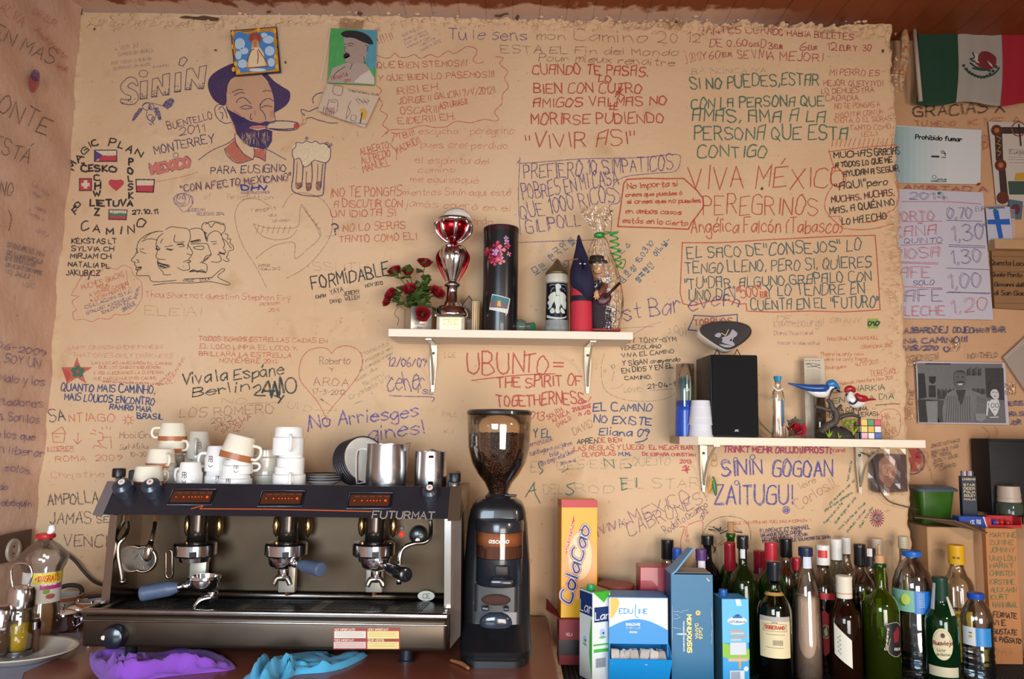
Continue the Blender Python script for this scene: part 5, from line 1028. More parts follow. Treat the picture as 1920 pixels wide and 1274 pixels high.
# == middle shelf
def at(px,Y):return P(px,620,Y).x
Y1=-.11
pa=at(783,Y1);m1=MPP(Y1)
t=thing('rose_pot','grey metal cube pot on the shelf, holding the artificial roses','pot',(pa,Y1,SH1),rotz=.45)
g=G();g.box((0,0,.035),(.062,.062,.070),.002);g.build('pot_body',M('a39d94',.3,.7,noise=.1),t,auto=True)
fs_=FaceS((-.031,-.0315,.07),(1,0,0),(0,0,1),(0,-1,0));write(fs_,t,BLU,.8,[('bilbao',12,52,40,52,5),('2010',18,62,34,62,4)],name='pot_print',jit=0)
ROSE=M('8c1620',.55,noise=.25,nscale=60);LEAF=M('3d4f1c',.55,noise=.3,nscale=40)
LF=[(0,0,0),(.008,.010,.002),(.010,.020,.004),(.004,.032,.002),(0,.036,0),(-.004,.032,.002),(-.010,.020,.004),(-.008,.010,.002),(0,.018,-.002)]
def leafmesh(g,c,R,k=1.0):
 vs=[Vector(c)+R@(Vector(v)*k)for v in LF];g.add(vs,[(0,1,8),(1,2,8),(2,3,8),(3,4,8),(4,5,8),(5,6,8),(6,7,8),(7,0,8)])
def rose(c,r,axis,parent,name='rose_bloom',mt=None,petals=16):
 g=G();ax=Vector(axis).normalized();Q=ax.to_track_quat('Z','Y').to_matrix()
 for i in range(petals):
  a=i*2.4;f=.25+.75*i/petals;rr=r*f;h=r*(1.25-.55*f);vs=[];fs=[]
  for u in range(6):
   for v in range(5):
    th=a+(u/5-.5)*(2.0-.5*f);z=v/4;q=rr*(.35+.65*math.sin(z*1.5))*(1+.22*f*max(0,z-.7)*3)
    vs.append(Vector(c)+Q@Vector((q*math.cos(th),q*math.sin(th),(z*h-.5*r)-(abs(u/5-.5)*2)**2*.2*h*z)))
  for u in range(5):
   for v in range(4):fs.append((u*5+v,(u+1)*5+v,(u+1)*5+v+1,u*5+v+1))
  g.add(vs,fs)
 return g.build(name,mt or ROSE,parent,smooth=True)
rp=[(740,508,-.10,1),(797,493,-.10,1),(766,510,-.07,.85),(768,543,-.15,1),(820,549,-.12,1),(733,552,-.13,.9),(726,565,-.12,.7),(793,588,-.165,.95)]
for i,(px,py,Y,k)in enumerate(rp):
 p=P(px,py,Y)
 lab=['upper left red rose over the word on the wall','topmost red rose of the bunch','red rose between the two highest','dark centred rose facing forward in the middle','red rose nearest the trophy','red rose low at the left','small red bud hanging far left','red rose drooping over the front of the pot'][i]
 r=thing('artificial_rose',lab,'flower',tuple(p),group='artificial roses in the metal pot')
 d=Vector((px-778,-60,560-py+30)).normalized();rose((0,0,0),.0155*k*1.45,d,r)
 base=Vector((pa,Y1,SH1+.06))-p;g=G();g.tube([(0,0,-.006),tuple(base*.5+Vector((0,0,.012))),tuple(base)],.0014,7);g.build('stem',M('4a5c28',.5),r,smooth=True)
 g=G()
 for q in range(16 if i<5 else 7):
  f=random.uniform(.15,.8);c=base*f+Vector((random.uniform(-.008,.008),random.uniform(-.01,.006),.012*(1-f)))
  R=Matrix.Rotation(random.uniform(0,2*pi),3,'Z')@Matrix.Rotation(random.uniform(-.4,1.0),3,'X')@Matrix.Rotation(random.uniform(-.5,.5),3,'Y');leafmesh(g,c,R,random.uniform(.85,1.25))
 lo=g.build('leaves',LEAF,r);lo['kind']='stuff'
g=G();p0=P(758,575,-.14)
g.tube([p0-Vector((0,0,.01)),p0+Vector((-.015,0,0)),p0+Vector((-.026,0,-.022)),p0+Vector((-.014,0,-.036)),p0+Vector((-.018,0,-.052))],.0008,6);t2=thing('dry_tendril','thin dry curling stem hanging left of the rose pot','stem',tuple(p0));g.build('tendril',M('5a4a30',.7),t2,W=True,smooth=True)
tx=at(846,Y1);t=thing('trophy_cup','silver and red trophy cup on a marble base, with a shell in its bowl','trophy',(tx,Y1,SH1))
zt_=lambda py:P(846,py,Y1).z-SH1
MR=M('b5a48c',.3,noise=.2,nscale=30);g=G();hh=zt_(597);g.box((0,0,hh/2),(.078,.06,hh),.0015);g.build('marble_base',MR,t,auto=True)
f_=FaceS((-.030,-.0302,hh-.003),(1,0,0),(0,0,1),(0,-1,0));fill(f_,t,M('cfc08c',.3,.6),rect(0,0,60,hh*1000-5),name='plaque',lift=.0006);write(f_,t,M('5a4c34',.5),.7,[('GORREONDO',8,7,52,7,4),('1º FINAL',14,13.5,46,13.5,4),('ARZUA 2011',8,20,52,20,4)],name='plaque_print',jit=0,lift=.001)
def lat(nm,pr,mt,**k):g=G();g.lathe([(r*m1,zt_(y))for r,y in pr],40,**k);return g.build(nm,mt,t,smooth=True)
lat('stem_foot',[(34,597),(34,590),(31,580),(22,574),(13,566),(10,550),(10,540),(15,537),(15,533),(9,530),(9,528)],CHROME)
lat('fluted_body',[(6,534),(9,524),(16,508),(24,492),(27,478),(22,464),(12,460),(4,458)],CHROME,flute=.07,nf=12)
for a in(0,pi):
 g=G();c_,s_=math.cos(a),math.sin(a);g.tube([(c_*12*m1,0,zt_(528)),(c_*25*m1,0,zt_(500)),(c_*30*m1,0,zt_(482)),(c_*24*m1,0,zt_(468))],[.001,.005,.004,.001],8);g.build('red_side_leaf',M('a01420',.2,.8),t,smooth=True)
g=G();q=(8*m1,-.036,zt_(483));g.tube([(q[0]+.009*math.cos(a),q[1],q[2]+.009*math.sin(a))for a in[k*pi/8 for k in range(16)]],.0016,8,closed=True,smooth=False);g.ell(q,(.006,.002,.006));g.build('medallion',M('d8d0c4',.2,1),t,smooth=True)
lat('bowl',[(5,462),(8,455),(18,450),(30,438),(34,425),(33,419)],M('b02028',.16,.95))
for k in range(8):
 a=k*pi/4+.2;g=G();pts=[(r*m1*1.01*math.cos(a),r*m1*1.01*math.sin(a),zt_(y))for r,y in((8,455),(19,450),(30.5,438),(34.5,425),(33,420))];g.tube(pts,[.002,.004,.0055,.006,.005],8);g.build('silver_rib',CHROME,t,smooth=True)
lat('bowl_rim',[(33,421),(36,417),(36,413),(33,411),(31,412)],CHROME)
t=thing('scallop_shell','white fluted scallop shell lying in the trophy bowl','shell',(tx,Y1,SH1+zt_(414)))
g=G();vs=[];n=33;R=.048
for j in range(8):
 for i in range(n):
  a=pi*i/(n-1)-0.0;r=R*(.12+.88*j/7)*(1+.03*math.cos(i*pi));vs.append((r*math.cos(a)*.95+.008,-.010+.004*(j/7)+.0022*math.cos(i*pi)*j/7-.012*math.sin(j/7*pi)*.6,r*math.sin(a)*.82-.004))
g.add(vs,[(j*n+i,j*n+i+1,(j+1)*n+i+1,(j+1)*n+i)for j in range(7)for i in range(n-1)]);o=g.build('shell_body',M('d8cfc6',.5,noise=.08),t,smooth=True);md=o.modifiers.new('thick','SOLIDIFY');md.thickness=.002
hx_=at(879,-.06);t=thing('wooden_house','small brown wooden house ornament between trophy and black tin','ornament',(hx_,-.065,SH1))
hz=zt_(553);g=G();w2=.020;g.prism([(-w2,0),(w2,0),(w2,hz*.72),(0,hz),(-w2,hz*.72)],-.02,.02);g.build('house_body',M('6b4a26',.35,noise=.3),t)
g=G();g.tube([(-w2-.003,-.021,hz*.70),(0,-.021,hz+.002),(w2+.003,-.021,hz*.70)],.002,6,smooth=False);g.build('roof_edge',M('4c3418',.5),t)
for i in range(4):
 px=886+i*3.6;x=at(px,-.115);z1=P(px,565,-.115).z-SH1
 tt=thing('wooden_stick',['darkest yellowish wooden stick, first from the toy house','palest wooden stick, second from the toy house','tan wooden stick, third from the toy house','brownish stick touching the black tin'][i],'stick',(x,-.115,SH1),group='wooden sticks beside the black tin');g=G();g.box((0,0,z1/2),(.0042,.0042,z1),.0006);g.build('stick',M('#'+['c9a878','d9bf94','c4a070','8d7a5c'][i],.6,noise=.1),tt)
x=at(937,-.10);mm=MPP(-.10);R=33.5*mm;zt_=lambda py:P(937,py,-.10).z-SH1;hT=zt_(428)
t=thing('whisky_tin','tall black cylindrical tin printed with pink orchids, with a small picture sticker','tin',(x,-.10,SH1))
g=G();g.lathe([(R*.99,0),(R,.003),(R,hT-.012)],48);g.build('tin_body',M('15151a',.28,noise=.3,nscale=8,coat=.3),t,auto=True)
g=G();g.lathe([(R*1.01,hT-.016),(R*1.015,hT-.003),(R*.97,hT),(0,hT)],48);g.build('tin_lid',M('3a1820',.35,.3),t,auto=True)
cs=CylS(R,hT,0);mmz=1000*mm;TC=(937,428,1/mmz)
def tinp(pts):return[((a-937)*mmz,(b-428)*mmz)for a,b in pts]
PK=[M('c8405a',.4),M('e07a86',.4),M('9c2038',.4),M('b890c8',.4)]
for(cx_,cy_,s,c)in((930,470,8,0),(936,479,9,1),(932,490,7,0),(912,480,9,2),(918,494,6,2),(948,463,5,3),(950,470,5,0),(926,482,6,3),(953,485,4,1),(925,500,7,0),(906,478,6,0),(938,498,7,1),(947,455,4,3)):
 for k in range(4):
  a=k*1.6+cx_;fill(cs,t,PK[(c+k)%4 if k==2 else c],tinp([(cx_,cy_),(cx_+s*math.cos(a-.5),cy_+s*math.sin(a-.5)),(cx_+s*1.25*math.cos(a),cy_+s*1.25*math.sin(a)),(cx_+s*math.cos(a+.5),cy_+s*math.sin(a+.5))]),name='orchid_petal_print',lift=.0004+.0001*k)
draw(cs,t,M('7c1a2c',.5),1.0,[tinp([(905,480),(912,500),(908,530),(904,560)])],name='orchid_stem_print')
fill(cs,t,M('d0d4cc',.4),tinp([(922,561),(957,569),(952,598),(916,590)]),name='picture_sticker',lift=.0006)
fill(cs,t,M('3a6e78',.4),tinp([(923,563),(955,570),(953,580),(920,573)]),name='sticker_print',lift=.0009);fill(cs,t,M('6d5a60',.4),tinp([(920,573),(953,580),(951,589),(918,586)]),name='sticker_print',lift=.0009);fill(cs,t,M('e09a28',.4),tinp([(933,575),(938,574),(939,585),(932,584)]),name='sticker_print',lift=.0011)
p=P(985,600,-.12);t=thing('glass_bottle','small pale green glass bottle lying on its side in front of the stein','bottle',(p.x,-.11,SH1))
rot=Vector((.80,-.55,-.04)).normalized();Q=rot.to_track_quat('Z','Y').to_matrix().to_4x4()
g=G();g.T=Matrix.Translation((-.012,.012,.022))@Q;g.lathe([(.0,-.030),(.018,-.028),(.0215,-.02),(.0215,.004),(.016,.014),(.009,.020),(.009,.026)],28);g.build('glass_body',M('a8c4b4',.05,tr=.8,ior=1.4),t,smooth=True)
g=G();g.T=Matrix.Translation((-.012,.012,.022))@Q;g.lathe([(.0105,.022),(.0115,.026),(.0115,.040),(.009,.042)],24);g.build('metal_neck',M('b9bdb8',.25,.8),t,auto=True)
g=G();g.T=Matrix.Translation((-.012,.012,.022))@Q;g.lathe([(.0118,.039),(.0118,.0425),(.0,.043)],24);g.build('green_cap_label',M('2c7a50',.4),t,auto=True)
x=at(1044,-.10);zt_=lambda py:P(1044,py,-.10).z-SH1;R=22*mm
t=thing('beer_stein','dark blue and grey stoneware beer stein with a pointed pewter lid','stein',(x,-.10,SH1))
g=G();g.lathe([(26*mm,0),(26*mm,.006),(25*mm,.010),(24*mm,.014),(25*mm,.018),(23*mm,.024),(22*mm,zt_(602)),(21*mm,zt_(534)),(21.5*mm,zt_(526)),(20.5*mm,zt_(516))],44);g.build('stein_body',M('8f9492',.3,noise=.25,nscale=50,coat=.5),t,smooth=True)
g=G();g.lathe([(22.4*mm,zt_(602)),(21.6*mm,zt_(534))],44,cap=False);g.build('glaze_panel',M('10142a',.22,coat=.6),t,smooth=True)
g=G();g.lathe([(22*mm,zt_(532)),(22*mm,zt_(518)),(20*mm,zt_(516))],44,cap=False);g.build('collar',M('cfc6b4',.4),t,smooth=True)
g=G();g.lathe([(23*mm,zt_(516)),(23*mm,zt_(513)),(18*mm,zt_(506)),(10*mm,zt_(498)),(5*mm,zt_(490)),(0,zt_(485))],36,flute=.01,nf=9);g.build('pewter_lid',M('7d6c50',.4,.7,noise=.2),t,smooth=True)
g=G();g.tube([(20*mm,.010,zt_(540)),(34*mm,.012,zt_(548)),(33*mm,.012,zt_(580)),(22*mm,.010,zt_(595))],.004,10);g.build('handle',M('6f7476',.35),t,smooth=True)
cs=CylS(22.2*mm,zt_(534),-.12,r2=22.7*mm,h=.1);k=1000*mm
def sp(pts):return[((a-1044)*k,(b-534)*k)for a,b in pts]
EG=M('c4ccc0',.35,noise=.1)
Z7=(1000,370,4.72)
def z7(s):return[(Z7[0]+a/4.72,Z7[1]+b/4.72)for a,b in pp(s)]
for s in('205,840 200,800 215,785 240,790 250,815 235,835 245,860 230,890 215,890 205,865','200,860 160,870 130,900 140,930 120,950 140,980 130,1010 160,1000 180,960 205,920','240,860 280,870 300,900 295,930 305,960 290,990 300,1010 270,1000 250,960 235,920','205,900 240,900 250,960 235,1000 240,1040 215,1050 200,1030 205,990 195,950','170,1000 190,1010 195,1040 170,1050 150,1030','250,1000 270,1010 290,1040 265,1050 245,1030','120,1060 160,1075 220,1085 280,1080 300,1065 300,1085 220,1100 120,1085'):
 fill(cs,t,EG,sp(z7(s)),name='relief_eagle',lift=.0008,smooth=True)
draw(cs,t,EG,1.0,[sp(z7('160,860 170,830 190,820')),sp(z7('260,820 280,830 290,850')),sp(z7('140,800 180,790 200,800')),sp(z7('250,795 270,790 300,805')),sp(z7('115,765 160,762 200,760 300,765')),sp(z7('115,745 200,740 300,745'))],name='relief_lines')
YA=-.135;x=at(1090,YA);m2=MPP(YA);zt_=lambda py:P(1090,py,YA).z-SH1
t=thing('penitent_figure','figure of a hooded penitent with red robe and tall dark blue pointed hood','figure',(x,YA,SH1))
g=G();g.lathe([(21*m2,0),(21*m2,.002),(20*m2,zt_(565)),(19*m2,zt_(540))],36);g.build('red_robe',M('c02c3c',.7,bump=.2,bscale=300),t,auto=True)
g=G();g.lathe([(21.6*m2,zt_(567)),(21.6*m2,zt_(557))],36,cap=False);g.build('black_sash',M('141018',.7),t,smooth=True)
hd_=[(z7(s))for s in('395,328 412,328 445,430 478,520 500,620 530,720 540,800 530,860 500,915 460,938 430,900 380,850 330,790 322,720 330,640 350,560 375,450',)][0]
g=G();xs_=[(P(a,b,YA).x-x,P(a,b,YA).z-SH1)for a,b in hd_];n=len(xs_)
ctr=(sum(a for a,b in xs_)/n,sum(b for a,b in xs_)/n);vs=[]
for s_,y in((.0,-.047),(.55,-.045),(.88,-.034),(1.0,-.014)):vs+=[(ctr[0]+(a-ctr[0])*max(s_,.02),y+.028*max(0,min(1,(b-ctr[1]-.0)/.11)),ctr[1]+(b-ctr[1])*max(s_,.02))for a,b in xs_]
vs+=[(a,.010 if b>ctr[1]else-.012,b)for a,b in xs_]
g.add(vs,[(j*n+i,j*n+(i+1)%n,(j+1)*n+(i+1)%n,(j+1)*n+i)for j in range(4)for i in range(n)]+[tuple(range(n))]);g.f.append(tuple(4*n+k for k in range(n)))
g.build('pointed_hood',M('1e1a38',.8,bump=.15,bscale=300),t,smooth=True)
for a,b in((415,588),(455,590)):
 px,py=1000+a/4.72,370+b/4.72;q=P(px,py,YA-.043);g=G();g.ell((q.x-x,-.0425+.0,q.z-SH1),(.0032,.0018,.0018),10,6);g.build('eye_hole',M('e8e0d8',.6),t,smooth=True)
g=G();a=P(1066,488,YA-.03);b=P(1068,622,YA-.03);xx_=P(1084,486,YA-.03);g.cyl((a.x-x,-.03,a.z-SH1),(b.x-x,-.03,.002),.0018,8);g.cyl((a.x-x-.012,-.03,a.z-SH1-.003),(xx_.x-x,-.034,xx_.z-SH1),.0018,8);g.build('wooden_staff',M('8a5a34',.6),t,smooth=True)
YD=-.105;x=at(1128,YD);m3=MPP(YD)
t=thing('gift_doll','smiling doll in dark hat and clothes inside a cellophane gift wrap','doll',(x,YD,SH1));q=lambda a,b,y=0:Vector((P(1000+a/4.72,370+b/4.72,YD).x-x,y,P(1000+a/4.72,370+b/4.72,YD).z-SH1))
SK=M('c8946c',.6,noise=.08);DK=M('2a1e1a',.7)
h=q(565,645);g=G();g.ell(h,(.0215,.019,.028),24,16);g.build('head',SK,t,smooth=True)
g=G();g.ell(h+Vector((.001,-.0185,.003)),(.0035,.004,.0045),12,8);g.build('nose',SK,t,smooth=True)
for s in(-1,1):
 g=G();g.ell(h+Vector((s*.008-.001,-.0165,.014)),(.0048,.003,.004),12,8);e=g.build('eye',M('e8e4dc',.4),t,smooth=True)
 g=G();g.ell(h+Vector((s*.008-.001,-.0172,.0165)),(.0052,.003,.0028),12,8);g.build('eyelid',M('3a5478',.5),t,smooth=True)
g=G();g.tube([h+Vector((.0135*math.sin(a),-.0195+abs(a)*.0035,-.002-.013*math.cos(a)))for a in(-1.3,-.9,-.45,0,.45,.9,1.3)],.0008,6);g.build('smile',DK,t,smooth=True)
g=G();g.lathe([(.0,.020),(.020,.018),(.021,.006),(.030,.004),(.031,.0),(.0,-.001)],30,c=tuple(h+Vector((-.001,0,.021))));g.build('hat',M('3a2a22',.8),t,smooth=True)
g=G();b0=q(570,740);b1=q(600,1185);g.tube([b0,(b0*2+b1)/3,(b0+b1*2)/3,b1+Vector((0,0,.006))],[.012,.028,.034,.030],20);g.build('dark_coat',M('30262c',.8,noise=.2),t,smooth=True)
g=G();g.tube([q(630,790,-.02),q(600,840,-.032),q(560,880,-.036)],[.009,.010,.007],12);g.build('sleeve',M('6a3c28',.7),t,smooth=True)
def hand(c,s,par):
 g=G();g.ell(c,(.0085,.005,.010),14,8);g.build('hand',SK,par,smooth=True)
 for k,a in enumerate((-.7,-.25,.15,.55,1.5)):
  g=G();d=Vector((math.sin(a)*s,-.15,-math.cos(a)));L=(.014,.017,.0165,.013,.011)[k];g.tube([c+d*.006,c+d*L*.7,c+d*L+Vector((0,-.002,0))],[.0028,.0026,.0018],8);g.build('finger',SK,par,smooth=True)
hand(q(548,875,-.038),1,t);hand(q(735,800,-.03),-1,t)
g=G();g.ell(q(615,920,-.034),(.022,.006,.016),20,10,rot=Matrix.Rotation(-.5,3,'Y'));g.build('guitar_body',M('4e2028',.35),t,smooth=True)
g=G();a=q(615,915,-.040);b=q(750,780,-.036);g.cyl(a,b,.004,8);g.build('guitar_neck',M('2a1c18',.5),t,smooth=True)
g=G();g.box(tuple(q(630,1192)+Vector((0,-.004,.003))),(.085,.05,.006),.002);g.build('red_base',M('a03028',.5),t,auto=True)
CEL=CLEARM('fcf9f4',.05,.12,.45)
def crinkle(prof,cx_,cz_,amp,name,par,sy=.6,y0=0):
 g=G();secs=[]
 for i,(a0,b0,a1)in enumerate(prof):
  p0,p1=q(a0,b0),q(a1,b0);c=(p0+p1)/2;r=(p1.x-p0.x)/2;sec=[]
  for k in range(40):
   a=2*pi*k/40;f=1+amp*math.sin(k*1.9+i*1.1)*random.uniform(.4,1)+amp*.6*math.sin(k*4.1-i*2)
   sec.append((c.x+r*f*math.cos(a),y0+max(-.052,min(.09,r*sy*f*math.sin(a)-.006)),c.z+.003*math.sin(k*2.3+i)))
  secs.append(sec)
 g.loft(secs,cap=False);return g.build(name,CEL,par,smooth=False)
crinkle([(520,1190,760),(515,1100,775),(515,1000,790),(520,900,795),(500,800,780),(490,700,760),(480,600,735),(480,500,690),(500,430,670),(530,370,640),(550,340,615)],0,0,.05,'cellophane_wrap',t)
crinkle([(550,340,615),(520,290,625),(470,220,640),(430,150,655),(415,95,660)],0,0,.12,'cellophane_top',t,.35)
crinkle([(580,300,620),(600,240,660),(640,180,690),(690,120,705)],0,0,.15,'cellophane_corner',t,.3)
GR=M('3c9a48',.25,.3)
g=G();g.ell(q(580,345,-.012),(.016,.010,.009),16,8);g.build('ribbon_knot',GR,t,smooth=True)
g=G();pts=[q(600,345,-.02)]
for k in range(42):a=k*.9;f=k/42;c=q(700+60*f*(f)+10*math.sin(k),330+330*f,-.03);pts.append(c+Vector((.009*math.cos(a),.005*math.sin(a),0)))
g.tube(pts,.0022,6,n=3);g.build('curled_ribbon',GR,t,smooth=True)
g=G();g.tube([q(600,345,-.02),q(630,322,-.02),q(670,325,-.02),q(700,335,-.02)],.0012,6);g.tube([q(760,570,-.02),q(800,565,-.02),q(805,600,-.02),q(780,650,-.02)],.0012,6);g.build('ribbon_loop',M('2c5a34',.4),t,smooth=True)
# == right shelf
Y2=-.10;zf=lambda px,py,Y:P(px,py,Y).z-SH2
x=at(1284,-.13);m4=MPP(-.13);t=thing('straw_holder','clear plastic tube with blue lower half, holding drinking straws, left end of the right shelf','holder',(x,-.13,SH2))
hh=zf(1286,683,-.13);R=17.5*m4
g=G();g.lathe([(R*1.0,.004),(R*1.06,hh*.30),(R,hh*.62),(R*.96,hh),(R*.92,hh),(R*.95,hh*.6),(R*1.0,hh*.3),(R*.95,.006)],32,cap=False);g.build('clear_tube',CLEARM('fcfaf8',.05),t,smooth=True)
g=G();g.lathe([(R*1.16,0),(R*1.14,.01),(R*1.06,hh*.35),(R*1.01,hh*.49),(R*.96,hh*.49),(R,.01)],32,cap=False);g.build('blue_cup',M('1a49b0',.3,noise=.1,coat=.4),t,smooth=True)
g=G();g.lathe([(R*1.15,.0),(R*1.15,.002),(0,.002)],32);g.build('base_disc',M('1a3f90',.4),t)
for i in range(14):
 a=i*2.4;r=R*.72*math.sqrt((i+.5)/14);tp=hh*random.uniform(.80,.88);c=(r*math.cos(a),r*math.sin(a));d=(random.uniform(-.006,.006),random.uniform(-.004,.004))
 st_=thing('drinking_straw',['bright blue','green','pale grey','teal'][i%4]+' drinking straw in the clear tube, '+['at the centre','just beside the centre','right behind the middle','left of the middle','towards the back','towards the front','right of the middle','in the left half','near the back wall of the tube','in the right half','near the front of the tube','near the left side','at the rear edge','near the right side'][i],'straw',(x+c[0],-.13+c[1],SH2+.004),group='drinking straws in the clear tube')
 g=G();g.cyl((0,0,0),(d[0],d[1],tp-.006),.0021,8);g.build('straw',M('#'+['3a7ec0','6fb06a','cfd6d8','2c8c96'][i%4],.4),st_,smooth=True)
x=at(1312,-.165);m5=MPP(-.165)
for i in range(2):
 t=thing('plastic_cup',['white disposable cup, upside down at the bottom of the stack before the loudspeaker','white disposable cup, upside down on top of the stack before the loudspeaker'][i],'cup',(x,-.165,SH2+.032*i),group='disposable cups on the right shelf')
 g=G();h=.066;g.lathe([(.0335,0),(.034,.002),(.0325,.004),(.025,h*.97),(.024,h),(0,h)][0:6],32);g.lathe([(.0318,.001),(.024,h-.004),(0,h-.004)],32,cap=False)
 g.build('cup_wall',M('dcdce4',.35),t,auto=True)
 for zz_ in(.02,.048):g=G();rr=.0328-(.0328-.0252)*zz_/h;g.lathe([(rr-.0004,zz_-.0015),(rr+.0005,zz_),(rr-.0004,zz_+.0015)],32,cap=False);g.build('rib',M('dcdce4',.35),t,smooth=True)
YF=-.19;xa=P(1335,740,YF).x;xb=P(1422.5,740,YF).x;hS=P(1380,665,YF).z-SH2;w_=xb-xa;dp=.175
t=thing('loudspeaker','black box loudspeaker standing on the right shelf under the small clock','speaker',((xa+xb)/2,YF+dp/2,SH2))
g=G();g.box((0,.006,hS/2),(w_,dp-.012,hS),.0015);g.build('cabinet',M('1c1d20',.45,noise=.15),t,auto=True)
g=G();g.box((0,-dp/2+.004,hS/2+.001),(w_-.003,.012,hS-.006),.003);g.build('grille_cloth',M('0d0d0f',.95,bump=.4,bscale=900),t,auto=True)
f_=FaceS((-w_/2,-dp/2-.0022,hS),(1,0,0),(0,0,1),(0,-1,0));write(f_,t,M('e8e8e8',.4),.9,[('JVC',w_*500-4,hS*1000-16,w_*500+6,hS*1000-16,4.5)],jit=0,name='maker_badge')
zc=SH2+hS;YC=-.115;cxp=P(1358,635,YC).x
t=thing('table_clock','oval cream clock with a dark picture face standing on the loudspeaker','clock',(cxp,YC,zc))
Z8=(1280,590,12)
def z8(s,Y):return[((P(1280+a/12,590+b/12,Y).x-cxp),P(1280+a/12,590+b/12,Y).z-zc)for a,b in pp(s)]
out=z8('400,340 440,270 600,200 800,170 1000,162 1250,185 1430,240 1510,300 1535,390 1500,480 1380,600 1200,720 1060,775 960,770 800,690 600,560 430,430',YC-.03);out=CR(out,4,True)[:-1]
N_=len(out);c0=(sum(a for a,b in out)/N_,sum(b for a,b in out)/N_);lo=(-.003,-.0075)
secs=[[(c0[0]+(a-c0[0])*k+lo[0]*f,y,c0[1]+(b-c0[1])*k+lo[1]*f)for a,b in out]for k,f,y in((.93,0,-.027),(1,0,-.030),(1.04,.4,-.024),(1.03,1,.0),(.9,1.4,.018),(.5,1.4,.026))]
g=G();g.loft(secs);g.build('clock_case',M('d8d0c0',.3,coat=.4),t,smooth=True)
g=G();g.tube([(a,-.030,b)for a,b in out[::2]],.0022,8,closed=True,smooth=False);g.build('dark_bezel',M('3a2c20',.35,.4),t,smooth=True)
g=G();g.prism([(c0[0]+(a-c0[0])*.97,c0[1]+(b-c0[1])*.97)for a,b in out],-.0302,-.028);g.build('clock_face',M('2b2427',.15,coat=.8),t)
class CS_:
 W=True;seg=1e9
 def __init__(s,Y):s.Y=Y
 def __call__(s,x,y,l=.0004):p=P(x,y,s.Y);return(p.x,p.y-l,p.z)
cf=CS_(YC-.0304)
for s_ in('720,470 780,420 850,420 860,480 820,520 740,500','1010,480 1060,430 1120,340 1170,370 1230,430 1190,500 1100,540 1060,590 1120,610 1170,680 1120,720 1060,690 960,660 880,620 900,560 870,530 940,500','820,670 920,680 1060,700 1100,730 990,745 900,720'):fill(cf,t,M('8f8a94',.3),[(1280+a/12,590+b/12)for a,b in pp(s_)],name='face_picture',smooth=True)
draw(cf,t,M('d8c48c',.3,.5),.7,[[(1280+970/12,590+470/12),(1280+1030/12,590+345/12)],[(1280+965/12,590+475/12),(1280+870/12,590+420/12)]],smooth=False,name='clock_hand',lift=.001)
for a in(775,1225):
 g=G();pa_=P(1280+a/12,590+785/12,YC-.02);
 for dx in(-75,75):pb=P(1280+(a+dx)/12,590+895/12,YC-.02);g.cyl((pa_.x-cxp,-.02,pa_.z-zc),(pb.x-cxp,-.02,.001),.0011,8)
 g.build('wire_leg',M('2a2422',.4,.5),t,smooth=True)
x=at(1456,-.09);m6=MPP(-.09);zt_=lambda py:P(1456,py,-.09).z-SH2
t=thing('holy_water_bottle','clear plastic bottle shaped like a praying woman with a blue crown cap','bottle',(x,-.09,SH2));k=m6
g=G();g.lathe([(13*k,0),(14*k,.004),(11*k,zt_(790)),(10*k,zt_(770)),(12*k,zt_(748)),(10*k,zt_(735)),(5*k,zt_(728)),(6*k,zt_(722)),(4.5*k,zt_(715))],28,sy=.7);g.build('bottle_body',CLEARM('fbf8f4',.10,.15),t,smooth=True)
g=G();g.lathe([(5.5*k,zt_(716)),(7.5*k,zt_(706)),(0,zt_(706))],20,flute=.06,nf=10);g.build('blue_cap',M('1c88b8',.4),t,auto=True)
g=G();g.tube([(6*k,-.009,zt_(750)),(6.5*k,-.011,zt_(775)),(5*k,-.010,zt_(800))],[.002,.003,.002],8);g.build('blue_sash',M('2c7ab0',.5),t,smooth=True)
g=G();g.tube([(-11*k,-.004,zt_(725)),(-2*k,-.010,zt_(733)),(10*k,-.006,zt_(728))],[.002,.003,.002],8);g.build('white_veil',M('e8e0dc',.5),t,smooth=True)
g=G();g.tube([(-2*k,-.012,zt_(752)),(2*k,-.014,zt_(744))],[.003,.002],8,smooth=False);g.build('praying_hands',M('d8b898',.5),t,smooth=True)
x=at(1487,-.16);zt_=lambda py:P(1487,py,-.16).z-SH2
t=thing('paper_rose','folded red paper rose with green paper leaves on the right shelf','ornament',(x,-.16,SH2));c=Vector((0,0,.027))
rose(c,.026,(0.1,-1,.35),t,'folded_petals',M('b32838',.6),14)
for a in(2.4,-.75,-2.3,.9,1.6):
 g=G();d=Vector((math.cos(a),0,math.sin(a)));s_=Vector((-d.z,0,d.x));tip=c+d*.034;tip.z=max(.002,tip.z);vv=[c+d*.012+s_*.012,tip+Vector((0,-.004,0)),c+d*.012-s_*.012,c+d*.018+Vector((0,.008,0))]
 for v in vv:v.z=max(v.z,.001)
 g.add(vv,[(0,1,3),(1,2,3),(2,0,3),(0,1,2)]);g.build('green_leaf',M('28583c',.6),t)
p=P(1528,672,-.045);q2=P(1528,722,-.045);x0=P(1508,700,-.045).x;x1_=P(1546,700,-.045).x
t=thing('calendar_leaflet','narrow printed paper calendar leaning on the wall behind the blue bird','leaflet',((x0+x1_)/2,-.045,SH2))
hh=p.z-SH2;g=G();g.box((0,0,hh/2),(x1_-x0,.0012,hh));g.build('paper',M('c4b8a4',.7),t)
f_=FaceS((-(x1_-x0)/2,-.0006,hh),(1,0,0),(0,0,1),(0,-1,0));ww=(x1_-x0)*1000
